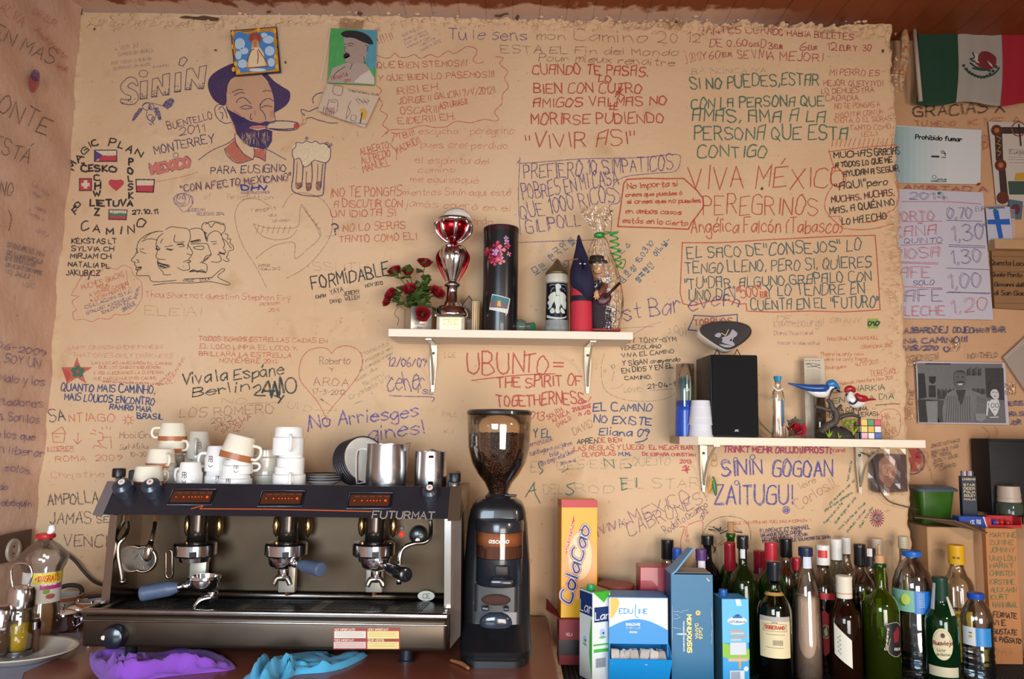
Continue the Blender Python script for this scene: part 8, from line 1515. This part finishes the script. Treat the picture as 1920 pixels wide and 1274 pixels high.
draw(s,o,RL,1.2,[[(1000,232),(1350,234),(1590,250)],[(1000,382),(1300,378)],[(990,560),(1300,545)],[(990,682),(1270,690)],[(990,692),(1265,700)],[(1000,868),(1300,878)]],'H',name='handwriting',smooth=False);draw(s,o,PL_,1.3,[[(1330,372),(1600,380)],[(1350,555),(1620,565)],[(1350,568),(1620,578)],[(1330,728),(1655,742)],[(1330,912),(1660,915)],[(1345,905),(1650,922)]],'H',name='handwriting',smooth=False)
pin(1760,363,REC_Y-.0125,M('1c8a4c',.3),'green push pin at the top of the price list')
Y=REC_Y-.007;o,s=sheet('pilgrim_certificate','ornate certificate with a cross and dark knotted border at the right edge','certificate',[(1853,228),(1990,232),(2000,388),(1868,384)],Y,M('b8aea4',.6),'paper',.0015)
DB=M('3a2a28',.5,noise=.4,nscale=90);fill(s,o,DB,pp('1690,960 1745,960 1755,1200 1700,1200'),'D',name='border_print');fill(s,o,DB,pp('1740,950 2100,950 2100,1000 1740,1000'),'D',name='border_print',lift=.0012);fill(s,o,DB,pp('1720,-20 1770,-20 1790,180 1735,180'),'H',name='border_print')
for a,b,r in((1705,975,42),(1735,1235,44)):fill(s,o,M('5c2a20',.5),circ(a,b,r,16)[:-1],'D',name='border_knot',lift=.0016);fill(s,o,M('a06838',.5),circ(a,b,r*.45,10)[:-1],'D',name='border_knot',lift=.002)
fill(s,o,M('5c2a20',.5),circ(1750,205,46,16)[:-1],'H',name='border_knot',lift=.0016);draw(s,o,M('8c4a30',.5),2.2,[circ(1870,965,52,20)],'D',name='halo',lift=.002);draw(s,o,M('3a2420',.5),2.6,[[(1870,930),(1885,1090)],[(1820,960),(1920,960)]],'D',name='cross',smooth=False,lift=.0024);draw(s,o,M('c88a30',.5),1.2,[pp(f'{1705+k % 2*25},{1020+k*26} {1735-k % 2*20},{1035+k*26}')for k in range(6)],'D',name='border_print',lift=.0018)
fill(s,o,M('3a4a40',.5),pp('1790,80 1990,80 1990,180 1800,180'),'H',name='landscape_print',lift=.0012);fill(s,o,M('b88c30',.5),pp('1850,20 1990,10 1990,70 1840,75'),'H',name='landscape_print',lift=.0014);write(s,o,INK('3a3434',.8),1.0,[('Eugenio',1800,1150,1990,1150,30)],'D',name='handwriting',lift=.0012);draw(s,o,INK('5a5450',.7),.6,[[(1790,1120+k*18),(1990,1122+k*18)]for k in(0,3,4)]+[[(1800,1215),(1990,1220)]],'D',name='printed_line',smooth=False,lift=.0012)
Y=REC_Y-.020;o,s=sheet('small_pennant','small white fringed pennant with a blue cross beside the price list','flag',[(1848,391),(1893,388),(1899,450),(1853,452)],Y,M('b4b2c4',.4,sheen=.5),'cloth',.0015)
fill(s,o,M('1c56a8',.5),pp('1678,298 1718,296 1755,505 1722,508'),'H',name='blue_cross');fill(s,o,M('1c56a8',.5),pp('1635,368 1800,362 1806,405 1640,402'),'H',name='blue_cross',lift=.0013);draw(s,o,M('b8b4c0',.6),.9,[[(1650+k*9,515-k*.5),(1647+k*9+random.uniform(-3,3),545)]for k in range(20)]+[[(1808+k*.9,290+k*11),(1842,295+k*11)]for k in range(20)],'H',name='fringe',smooth=False);write(s,o,M('2858a0',.5),.9,[('SUOMI FINLAND',1645,288,1765,282,16)],'H',jit=0,name='lettering')
pin(1865,394,REC_Y-.0215,M('2c9a4c',.3),'green push pin holding the blue cross pennant')
Y=REC_Y-.016;o,s=sheet('small_sticker','small dark postage sized sticker next to the pennant','sticker',[(1892,374),(1918,378),(1915,412),(1893,406)],Y,M('4a6070',.5),'paper',.001);fill(s,o,M('5c2c38',.5),circ(1848,290,34,14,40)[:-1],'H',name='sticker_print')
Y=REC_Y;a=P(1855,452,.11);b=P(1855,470,.11);t=thing('wall_ledge','narrow pale wooden ledge at the right edge above the brown plaque','ledge',(a.x+.09,.105,b.z));g=G();g.box((0,0,(a.z-b.z)/2),(.18,.045,a.z-b.z),.001,1);g.build('board',M('b08c66',.6,noise=.15),t)
Y=REC_Y-.010;o,s=sheet('wooden_plaque','brown wooden plaque with dark gothic lettering at the right edge','plaque',[(1857,469),(1990,474),(1990,585),(1863,578)],Y,M('8a6440',.5,noise=.15,nscale=10),'board',.012)
write(s,o,M('2c1c14',.5),1.5,[('Questa Locanda',1665,705,2000,715,36),('Quale Ponto di Fe',1670,790,2000,800,30),('Giovanni dall Orto',1690,865,2000,870,30),('di San Giacomo',1690,930,2000,935,34)],'H',jit=.2,name='plaque_lettering',lift=.002);draw(s,o,M('6a4a2c',.5),1.0,[[(1660,640),(2000,645)],[(1670,755),(2000,760)],[(1680,990),(2000,995)]],'H',name='plaque_groove',smooth=False)
t=thing('flag_pole','short white stick leaning on the recessed wall under the flag','pole',tuple(P(1726,190,.06)));a=P(1714,52,.06);g=G();g.cyl((0,0,0),tuple(a-t.location),.0062,14);g.build('stick',M('a89888',.6),t,smooth=True)
p0=P(1698,50,.06);t=thing('festive_garland','narrow colourful paper bundle hanging beside the flag pole','decoration',tuple(p0));g=G();secs=[]
for i,(px,py,w_)in enumerate(((1697,52,4),(1696,70,8),(1697,95,9),(1694,120,8),(1691,145,6),(1689,170,3))):
 c=P(px,py,.06)-t.location;r=w_*MPP(.06);secs.append([(c.x+r*math.cos(a)*(1+.15*math.sin(a*3+i)),r*.6*math.sin(a),c.z)for a in[k*pi/8 for k in range(16)]])
g.loft(secs)
GM=bpy.data.materials.new('garland');GM.use_nodes=True;nt=GM.node_tree;vv_=nt.nodes.new('ShaderNodeTexVoronoi');vv_.inputs['Scale'].default_value=110;cr_=nt.nodes.new('ShaderNodeValToRGB');tc_=nt.nodes.new('ShaderNodeTexCoord');nt.links.new(tc_.outputs['Object'],vv_.inputs['Vector']);nt.links.new(vv_.outputs['Color'],cr_.inputs[0]);nt.links.new(cr_.outputs[0],nt.nodes['Principled BSDF'].inputs['Base Color']);cr_.color_ramp.elements[0].color=(.35,.03,.04,1);cr_.color_ramp.elements[1].color=(.35,.35,.42,1);e_=cr_.color_ramp.elements.new(.5);e_.color=(.45,.28,.08,1)
g.build('paper_bundle',GM,t,smooth=True)
t=thing('mexican_flag','green, white and red cloth flag with an eagle emblem at the top right','flag',tuple(P(1820,50,.07)))
XF=[1721,1795,1878,1960]
def flagpt(px,py,l=0):
 v=(py-50)/145;y=.085+.006*math.sin((px-1720)*.06+v*1.5)*(.3+v)+.0015*math.sin(px*.19);p=P(px+4*math.sin(v*4)*(v),py+4*math.sin((px-1720)*.05)*v,y);return Vector((p.x,p.y-l,p.z))-t.location
for i,c in enumerate(('163a28','968e86','98182a')):
 vs=[];n=24
 for j in range(n+1):
  for k in range(n+1):px=XF[i]+(XF[i+1]-XF[i])*k/n;py=50+(145-(3 if i==0 else 0)*0)*j/n;vs.append(tuple(flagpt(px,py)))
 o=mk(('green_stripe','white_stripe','red_stripe')[i],vs,[(j*(n+1)+k,j*(n+1)+k+1,(j+1)*(n+1)+k+1,(j+1)*(n+1)+k)for j in range(n)for k in range(n)],M('#'+c,.85,noise=.08),t,True);o.modifiers.new('t','SOLIDIFY').thickness=.0012
class FlagS:
 W=False;seg=4
 def __call__(s,x,y,l=.001):return flagpt(x,y,l+.001)
fs=FlagS();DG=M('1c3a30',.7);DR=M('6a1c20',.7)
fill(fs,t,DR,pp('1560,420 1590,388 1640,388 1690,420 1695,460 1680,500 1640,520 1580,510 1540,480 1530,440'),'D',name='eagle_emblem',lift=.001,smooth=True);fill(fs,t,M('b0a8a0',.7),pp('1530,400 1560,420 1555,460 1570,480 1545,475 1520,440'),'D',name='eagle_emblem',lift=.0016);fill(fs,t,M('b0a8a0',.7),pp('1625,450 1660,480 1670,505 1640,480'),'D',name='eagle_emblem',lift=.0016)
draw(fs,t,DG,3.0,[pp('1460,520 1500,560 1560,580 1620,575 1680,545 1715,500'),pp('1500,480 1540,510 1600,520 1650,530'),pp('1520,520 1580,530 1640,520')],'D',name='laurel_wreath',lift=.0018);draw(fs,t,DG,2.2,[circ(1450+k*22,500+[0,30,52,66,76,82,84,80,70,52,28,-4][k],7,6)for k in range(12)]+[pp('1520,400 1530,440 1500,450 1530,470')],'D',name='laurel_wreath',lift=.002)
Y=REC_Y-.014;o,s=sheet('plastic_sleeve','tilted clear plastic document sleeve at the right edge','sleeve',[(1881,671),(1935,620),(1990,700),(1930,745)],Y,M('b8aca4',.25,alpha=.55,coat=1),'sleeve',.001);draw(s,o,M('c8b8a8',.3),1.0,[[(1760,120),(1900,0)],[(1770,130),(1911,10)]],'L',name='seam',smooth=False)
Y=REC_Y-.012;o,s=sheet('bar_photograph','black and white printed photograph of a smiling barman beside a figurine','photograph',[(1717,678),(1884,681),(1892,797),(1722,794)],Y,M('b9b3c2',.5),'photo_paper',.0015)
ZP=(1680,570,4.9)
gy=lambda v:M('#%02x%02x%02x'%(v,v,int(v*1.02)),.35,noise=.1,nscale=120)
def pf(v,s_,l=.0012,sm=False,nm='photo_print'):return fill(s,o,gy(v),pp(s_),ZP,name=nm,lift=l,smooth=sm)
pf(104,'195,545 975,552 1010,1098 212,1090',.0008);pf(60,'815,590 985,590 995,890 830,860',.0012);pf(44,'200,880 330,880 400,1092 212,1090');pf(38,'200,640 260,640 280,860 205,880',.0014);pf(70,'330,880 440,890 430,1090 390,1090');pf(124,'270,895 380,895 380,1090 290,1090',.0014)
pf(40,'300,668 365,668 360,720 335,740 305,720',.0016);pf(46,'300,750 360,750 365,860 300,860',.0016);pf(62,'380,800 450,800 470,870 380,880',.0015)
for k in range(8):pf(50+k%3*18,f'{650+k*17},{600-k % 3*10} {662+k*17},{600-k % 3*10} {664+k*17},660 {648+k*17},660',.0014)
for k in range(14):pf(46+k%4*12,f'{380+k*12},{780+k % 3*8} {389+k*12},{780+k % 3*8} {390+k*12},840 {378+k*12},840',.0016)
for k in range(9):pf(50+k%3*14,f'{700+k*14},780 {710+k*14},780 {711+k*14},830 {699+k*14},830',.0016)
pf(112,'470,820 560,775 640,775 760,820 830,870 820,940 740,920 700,1090 430,1092 420,980 440,880',.002);pf(60,'545,790 640,790 610,900 590,940',.0024)
draw(s,o,gy(76),.9,[[(470+k*20,850),(455+k*22,1085)]for k in range(11)]+[[(740,850+k*16),(820,880+k*14)]for k in range(4)],ZP,name='photo_print',lift=.0026,smooth=False)
pf(92,'530,640 560,612 610,612 640,650 640,710 620,770 580,785 545,765 530,710',.0028,True);pf(62,'532,650 560,614 610,612 640,652 600,632 560,632',.003);pf(50,'550,718 585,708 625,718 620,730 585,722 552,730',.0032);pf(190,'562,735 608,733 600,748 570,749',.0034);pf(50,'550,672 572,668 574,678 552,680',.0032);pf(50,'595,670 620,668 620,678 597,680',.0032)
pf(190,'880,790 920,790 940,830 935,870 905,880 870,850 862,820',.003,True);pf(200,'870,880 935,880 948,930 930,1000 905,1035 870,990 840,930 850,900',.003);pf(196,'830,900 850,890 845,960 835,1030 822,1030',.003);pf(60,'840,760 860,715 920,710 945,760 940,775 850,775',.0032);pf(180,'850,1040 940,1035 935,1048 855,1050',.003);pf(130,'720,1010 820,1010 820,1060 780,1085 730,1070',.0026);draw(s,o,gy(60),1.0,[circ(882,935,15,10,20),circ(922,935,14,10,20),pp('890,975 915,975'),pp('880,815 895,812'),pp('912,812 928,815'),pp('895,850 915,848')],ZP,name='photo_print',lift=.0034);pf(48,'270,545 500,548 500,560 270,558',.0014)
for(a,b,c)in((1710,680,0),(1704,775,1),(1893,730,2),(1790,648,3)):
 for k in range(1):
  p=P(a,b,REC_Y-.016);g=G();vs=[];n=9
  for j in range(n):
   for i in range(n):vs.append((p.x+(i-4)*.0042,REC_Y-.0175-random.uniform(0,.004),p.z+(j-4)*.0045))
  g.add(vs,[(j*n+i,j*n+i+1,(j+1)*n+i+1,(j+1)*n+i)for j in range(n-1)for i in range(n-1)]);o3=thing('sticky_tape',['crinkled clear tape at the upper left of the black and white photograph','crinkled clear tape at the lower left of the black and white photograph','crinkled clear tape at the right of the black and white photograph','crinkled clear tape above the black and white photograph'][c],'tape',(p.x,REC_Y-.015,p.z));g.build('tape_film',CEL,o3,W=True)
Y=-.012;o,s=sheet('wrapped_photo','small colour photo of a face inside wrinkled clear plastic under the right shelf','photograph',[(1630,851),(1699,853),(1702,922),(1640,924)],Y,M('4a3438',.4),'photo',.001)
pf2=lambda c,s_,l:fill(s,o,M('#'+c,.4),pp(s_),'L',name='photo_print',lift=l,smooth=True);pf2('8c5a48','830,900 870,860 930,860 960,920 950,1010 910,1090 860,1090 830,1000',.001);pf2('3a2c34','770,850 830,860 820,980 800,1100 765,1100',.0008);pf2('5c3a34','840,1040 910,1100 1040,1120 900,1130 840,1120',.0012);pf2('a87860','850,930 900,920 930,960 900,1010 860,1000',.0014);draw(s,o,M('4a2c28',.5),1.0,[pp('860,950 880,945'),pp('905,945 925,948'),pp('870,1010 900,1012'),pp('888,955 885,985')],'L',name='photo_print',lift=.0018)
vs=[];n=9
for j in range(n):
 for i in range(n):p=P(1622+i*10,842+j*10.8,0);vs.append((p.x,-.0165-random.uniform(0,.004),p.z))
mk('plastic_film',vs,[(j*n+i,j*n+i+1,(j+1)*n+i+1,(j+1)*n+i)for j in range(n-1)for i in range(n-1)],CLEARM('faf8f4',.04,.2),o,W=True)
t=thing('thin_cable','thin grey cable hanging from the right shelf bracket down to the cardboard box','cable',tuple(P(1615,850,-.03)));g=G();g.tube([P(a,b,Y_)for a,b,Y_ in((1615,849,-.02),(1634,858,-.025),(1642,875,-.025),(1647,905,-.025),(1655,928,-.02),(1672,943,-.018),(1700,951,-.015),(1722,957,-.0))],.0017,8);g.build('cable',M('4a4238',.5),t,W=True,smooth=True)
t=thing('speaker_cable','pale cable hanging behind the loudspeaker','cable',tuple(P(1423,790,-.02)));g=G();g.tube([P(a,b,-.02)for a,b in((1420,782),(1428,795),(1438,806),(1448,815))],.0016,8);g.build('cable',M('8a7a64',.5),t,W=True,smooth=True)
# == left end of the counter
LC=1.0201
def onc(px,py):return PZ(px,py,LC)
p=Vector(LEFT(22,1032,.004));t=thing('wall_socket','round beige power socket on the left wall behind the vinegar bottle','socket',tuple(p))
Q=Matrix.Rotation(pi/2,4,'Y');g=G();g.T=Q;g.lathe([(.031,0),(.031,.005),(.029,.008),(.021,.008),(.020,.004),(0,.004)],32);g.build('socket_face',M('a89888',.4),t,auto=True)
for a in(-1,1):g=G();g.cyl((.0035,0,a*.009),(.0052,0,a*.009),.0025,10);g.build('socket_hole',M('1c1614',.6),t)
g=G();g.box((-.002,.01,.008),(.006,.15,.075),.002,1);g.build('back_plate',M('5c4434',.7),t)
def cable(label,pts,r,mt=M('2c2a28',.5)):
 ps=[P(a,b,y)for a,b,y in pts];t=thing('power_cable',label,'cable',tuple(ps[0]));g=G();g.tube(ps,r,10);g.build('cable',mt,t,W=True,smooth=True)
cable('dark grey cable running down the wall to the coffee machine',((104,1028,-.03),(122,1038,-.03),(140,1052,-.03),(155,1070,-.03),(172,1088,-.03),(190,1097,-.04),(215,1100,-.06)),.0042)
cable('thick black cable looping behind the bowls',((92,1115,-.10),(110,1104,-.09),(130,1098,-.09),(150,1101,-.09),(153,1115,-.10),(140,1130,-.11),(120,1138,-.12)),.006)
cable('black cable lying between bowl and machine',((145,1130,-.12),(165,1121,-.13),(182,1118,-.13),(205,1116,-.13)),.005)
def bowl(px,ytop,Y,wpx,label,band):
 x=P(px,ytop,Y).x;zt_=P(px,ytop,Y).z-LC;R=wpx/2*MPP(Y);t=thing('ceramic_bowl',label,'bowl',(x,Y,LC))
 g=G();g.lathe([(0,0),(.45*R,0),(.5*R,.004),(.85*R,zt_*.5),(R,zt_-.002),(R,zt_),(.95*R,zt_),(.8*R,zt_*.5),(.4*R,.01),(0,.008)],40,cap=False);g.build('bowl_body',M('b8b0aa',.2,coat=.4),t,smooth=True)
 g=G();g.lathe([(.962*R,zt_*.80),(1.006*R,zt_*.96)],40,cap=False);g.build('brown_band',band,t,smooth=True);return t,x,zt_
bowl(122,1115,-.13,60,'pale bowl with brown rim band behind the sugar pots',WOODB);bowl(172,1126,-.16,52,'small pale bowl with brown rim beside the machine, holding an upturned cup',WOODB)
t=thing('small_cup','small white cup upside down in the bowl beside the machine','cup',(P(188,1125,-.17).x,-.17,LC+.018));g=G();g.lathe([(.019,0),(.0195,.003),(.013,.040),(.010,.043),(0,.043)],28);g.build('cup_body',M('d4d0d4',.3),t,auto=True)
for i,(px,ytop,Y,w_,lb)in enumerate(((118,1152,-.24,48,'chrome sugar pot with knobbed lid, in front of the bowls'),(146,1142,-.185,42,'second chrome sugar pot half hidden behind the first'),(171,1145,-.22,34,'third chrome pot against the machine'))):
 x=P(px,ytop,Y).x;h=P(px,ytop,Y).z-LC;R=w_/2*MPP(Y);t=thing('sugar_pot',lb,'pot',(x,Y,LC));g=G();g.lathe([(.9*R,0),(R,.004),(R,h-.006),(1.03*R,h-.003),(.98*R,h)],36);g.build('pot_body',CHROME,t,auto=True);g=G();g.lathe([(1.02*R,h),(1.0*R,h+.004),(.6*R,h+.009),(0,h+.011)],36);g.build('lid',CHROME,t,auto=True);g=G();g.lathe([(.003,h+.009),(.0025,h+.016),(.005,h+.019),(.005,h+.024),(0,h+.026)],16);g.build('lid_knob',CHROME,t,smooth=True)
 g=G();g.tube([(R,0,h*.8),(R*1.35,0,h*.8),(R*1.4,0,h*.45),(R*1.05,0,h*.25)],.0025,8);g.build('handle',CHROME,t,smooth=True)
YV=-.355;o,R,H_=bottle('clear plastic vinegar bottle with a red cap and a yellow promotion label',86,1001,YV,66,'pet',('e8e4e0',1.0),M('b81c24',.35),.96,.34,liq=M('c08a50',.05,tr=.85,ior=1.33),lev=.40,labs=(),t=.0012,capr=1.25,z0=LC,name='vinegar_bottle',grp='bottles at the left end of the counter')
for ch in list(o.children):
 if ch.name.startswith(('bottle_glass','liquid')):bpy.data.objects.remove(ch)
k_=[(.80,0),(.98,.03),(.97,.30),(.88,.36),(.88,.55),(.94,.58),(.97,.66),(1.12,.72),(1.22,.78),(1.1,.83),(.75,.89),(.40,.935),(.34,.96)]
g=G();pr=[(r*R,z*H_)for r,z in k_];g.lathe([(0,0)]+pr+[(r-.0012,z)for r,z in pr[::-1]]+[(0,.002)],8*4,cap=False,flute=.02,nf=8);g.build('bottle_body',CLEARM('fafafc',.07),o,smooth=True)
g=G();li=[(prof_r(k_,f)*R*.97-.002,f*H_+.003)for f in np.linspace(0,.42,14)];g.lathe([(0,.003)]+li+[(0,li[-1][1])],32,cap=False,flute=.02,nf=8);g.build('vinegar',M('c89858',.1,alpha=.6,coat=.6),o,smooth=True)
g=G();g.tube([(.006,-.006,H_),(.012,-.008,H_+.010),(.010,-.008,H_+.020)],[.005,.009,.006],12);g.build('flip_spout',WHITE,o,smooth=True)
g=G();arc(g,R*.97,.38*H_,.66*H_,-1.5,1.5,24);g.build('label',M('d4d0c8',.4),o,smooth=True);g=G();arc(g,R*.975,.56*H_,.655*H_,-.5,1.5,20);g.build('yellow_strip',M('e0c43c',.4),o,smooth=True);g=G();arc(g,R*.978,.505*H_,.55*H_,-.1,1.2,16);g.build('pink_strip',M('b83c78',.4),o,smooth=True)
cs=CylS(R*.978,H_*.66,0);write(cs,o,M('c03828',.4),1.8,[('+10%GRATIS',-16,20,40,20,13)],jit=0,name='label_print',slant=.15,lift=.0006);cs=CylS(R*.981,H_*.66,0);write(cs,o,WHITE,1.1,[('Carbonell',0,30,32,30,6)],jit=0,name='label_print',lift=.0006);fill(cs,o,M('7aa84c',.4),circ(10,44,8,12,6)[:-1],name='label_picture',lift=.0004);fill(cs,o,M('a86048',.4),circ(20,56,11,14,6)[:-1],name='label_picture',lift=.0004)
c=PZ(30,1228,LC+.012);t=thing('serving_plate','large beige oval plate carrying the oil and vinegar set, cut off by the left edge','plate',(c.x,c.y,LC+.002));R=.128
g=G();g.lathe([(0,0),(.55*R,0),(.6*R,.003),(.95*R,.020),(R,.023),(R,.025),(.93*R,.022),(.6*R,.006),(0,.005)],56,cap=False,sy=.86);g.build('plate_body',M('c4bcae',.2,coat=.5),t,smooth=True);plate=t
def flat(label,pts,mt,z,name='paper_napkin',cat='napkin',th=.001):
 q=[PZ(a,b,z)for a,b in pts];cx_=sum(v.x for v in q)/len(q);cy_=sum(v.y for v in q)/len(q);t=thing(name,label,cat,(cx_,cy_,z));n=len(q);vs=[(v.x-cx_,v.y-cy_,0)for v in q]+[(v.x-cx_,v.y-cy_,th)for v in q]
 mk('sheet',vs,[tuple(range(n))[::-1],tuple(range(n,2*n))]+[(i,(i+1)%n,(i+1)%n+n,i+n)for i in range(n)],mt,t)
flat('bluish grey cloth mat under plate and sugar pots',[(-60,1275),(-60,1195),(20,1190),(150,1188),(150,1212),(110,1232),(45,1262),(36,1290),(-30,1330)],M('8c8c9c',.8,noise=.15,nscale=90),LC+.0002,'cloth_mat','mat')
c=PZ(33,1228,LC+.008);t=thing('oil_cruet','glass oil cruet with chrome collar in the wire holder, half full of yellow oil','cruet',(c.x,c.y,LC+.009));k=MPP(c.y);zz5=lambda py:P(38,py,c.y).z-LC-.009
g=G();pr=[(19*k,.004),(22*k,.012),(23*k,zz5(1165)),(22*k,zz5(1152)),(20*k,zz5(1146)),(22*k,zz5(1138))];g.lathe([(0,.004)]+pr+[(r-.002,z)for r,z in pr[::-1]]+[(0,.008)],32,cap=False);g.build('glass_vessel',CLEARM('fafaf6',.07),t,smooth=True)
g=G();g.lathe([(0,.0085),(19*k,.010),(20.5*k,.02),(21*k,zz5(1168)),(0,zz5(1168))],32,cap=False);g.build('oil',M('c8a00c',.1,alpha=.8,coat=.6),t,smooth=True)
g=G();g.lathe([(22.5*k,zz5(1138)),(23*k,zz5(1134)),(22.5*k,zz5(1110)),(20*k,zz5(1102)),(12*k,zz5(1098)),(0,zz5(1097))],32);g.build('chrome_lid',CHROME,t,auto=True)
g=G();g.lathe([(24*k,0),(24*k,.003),(23.5*k,.010),(23*k,.010)],24,cap=False);g.build('holder_cup',M('8c8c90',.25,1),t,auto=True)
g=G();q=lambda px,py:P(px,py,c.y)-t.location;g.tube([q(28,1112),q(22,1090),q(21,1070),q(28,1060),q(42,1057),q(56,1062),q(60,1078),q(55,1095),q(48,1110)],.0024,10);g.build('wire_handle',CHROME,t,smooth=True)
g=G();g.tube([q(28,1112),q(30,1122),q(40,1124)],.002,8);g.build('lid_clip',M('2c2c34',.3),t,smooth=True)
c2=PZ(-2,1232,LC+.008);t=thing('vinegar_cruet','second cruet with chrome lid, cut off by the left edge','cruet',(c2.x,c2.y,LC+.009));
g=G();g.lathe([(0,.004)]+pr+[(r-.002,z)for r,z in pr[::-1]]+[(0,.008)],32,cap=False);g.build('glass_vessel',CLEARM('fafaf6',.07),t,smooth=True);g=G();g.lathe([(0,.0085),(19*k,.010),(21*k,zz5(1180)),(0,zz5(1180))],32,cap=False);g.build('vinegar',M('7a5a40',.05,tr=.6),t,smooth=True);g=G();g.lathe([(22.5*k,zz5(1160)),(22.5*k,zz5(1140)),(18*k,zz5(1132)),(0,zz5(1130))],32);g.build('chrome_lid',CHROME,t,auto=True)
c3=PZ(62,1222,LC+.008);t=thing('pepper_shaker','small glass shaker with chrome top on the plate behind the oil cruet','shaker',(c3.x,c3.y,LC+.0085));g=G();g.lathe([(.012,0),(.013,.003),(.012,.050)],24);g.build('shaker_glass',M('6a4a3c',.1,tr=.4),t,auto=True);g=G();g.lathe([(.0125,.050),(.0125,.066),(.008,.072),(0,.073)],24);g.build('shaker_top',CHROME,t,auto=True)
def cloth(label,outline,col,seed,hgt=.016,amp=1.0,ridges=()):
 q=[PZ(a,b,LC)for a,b in CR(outline,4,True)[:-1]];r2=random.Random(seed);xs=[v.x for v in q];ys=[v.y for v in q];cx_=sum(xs)/len(xs);cy_=sum(ys)/len(ys)
 n=len(q);t=thing('cleaning_cloth',label,'cloth',(cx_,cy_,LC));vs=[];fs=[];K=34
 rg=[[PZ(a,b,LC)for a,b in rr]for rr in ridges]
 def hz(x,y,e):
  h=hgt*(e**.4)*(.30+.26*math.sin(x*38+y*70+seed)+.14*math.sin(x*80-y*45+seed*2)+.10*math.sin(x*30+y*110))
  for rr in rg:
   for a,b in zip(rr,rr[1:]):
    dx,dy=b.x-a.x,b.y-a.y;tt=max(0,min(1,((x-a.x)*dx+(y-a.y)*dy)/(dx*dx+dy*dy)));d=math.hypot(x-a.x-tt*dx,y-a.y-tt*dy)+.0015*math.sin(x*150+y*90);h=max(h,hgt*1.3*min(1,e*2.2)*math.exp(-(d/.0075)**2))
  return max(.0012,min(h,.012+max(0,-.54-y)*1.1))
 for j in range(K+1):
  f=1-(j/K);e=1-f**2
  for v in q:x=cx_+(v.x-cx_)*f;y=cy_+(v.y-cy_)*f;vs.append((x-cx_,y-cy_,hz(x,y,max(e,.001))))
 for j in range(K):
  for i in range(n):fs.append((j*n+i,j*n+(i+1)%n,(j+1)*n+(i+1)%n,(j+1)*n+i))
 m=len(vs);vs+=[(v.x-cx_,v.y-cy_,.0002)for v in q];fs+=[(i,m+i,m+(i+1)%n,(i+1)%n)for i in range(n)];fs.append(tuple(range(m,m+n))[::-1])
 mk('folded_cloth',vs,fs,M(col,.9,noise=.10,nscale=30,bump=.5,bscale=500,sheen=.15),t,True)
cloth('purple microfibre cloth crumpled in front of the machine',[(168,1232),(175,1224),(215,1222),(300,1232),(345,1222),(400,1226),(442,1250),(430,1258),(395,1262),(350,1266),(300,1272),(240,1282),(195,1278),(172,1256)],'8446b4',3,.034,ridges=([(172,1240),(190,1228),(215,1228)],[(175,1245),(195,1262),(250,1266),(300,1246),(350,1240),(420,1254)],[(345,1236),(380,1230),(420,1240)],[(215,1240),(250,1248),(290,1236),(330,1228)],[(200,1272),(260,1274),(330,1262),(400,1256)],[(360,1262),(400,1246),(436,1248)]))
cloth('turquoise cleaning cloth crumpled in front of the machine, right of the purple one',[(455,1276),(478,1258),(510,1240),(560,1228),(600,1226),(640,1232),(672,1228),(690,1230),(650,1252),(610,1262),(560,1266),(540,1274),(500,1290),(460,1295)],'4aa4cc',8,.034,ridges=([(480,1262),(530,1240),(590,1232)],[(560,1258),(610,1250),(650,1236)],[(500,1275),(560,1256)],[(470,1280),(510,1252),(560,1236),(610,1234)],[(540,1272),(600,1262),(660,1246),(684,1232)],[(490,1290),(520,1268),(545,1262)],[(600,1232),(620,1256)]))
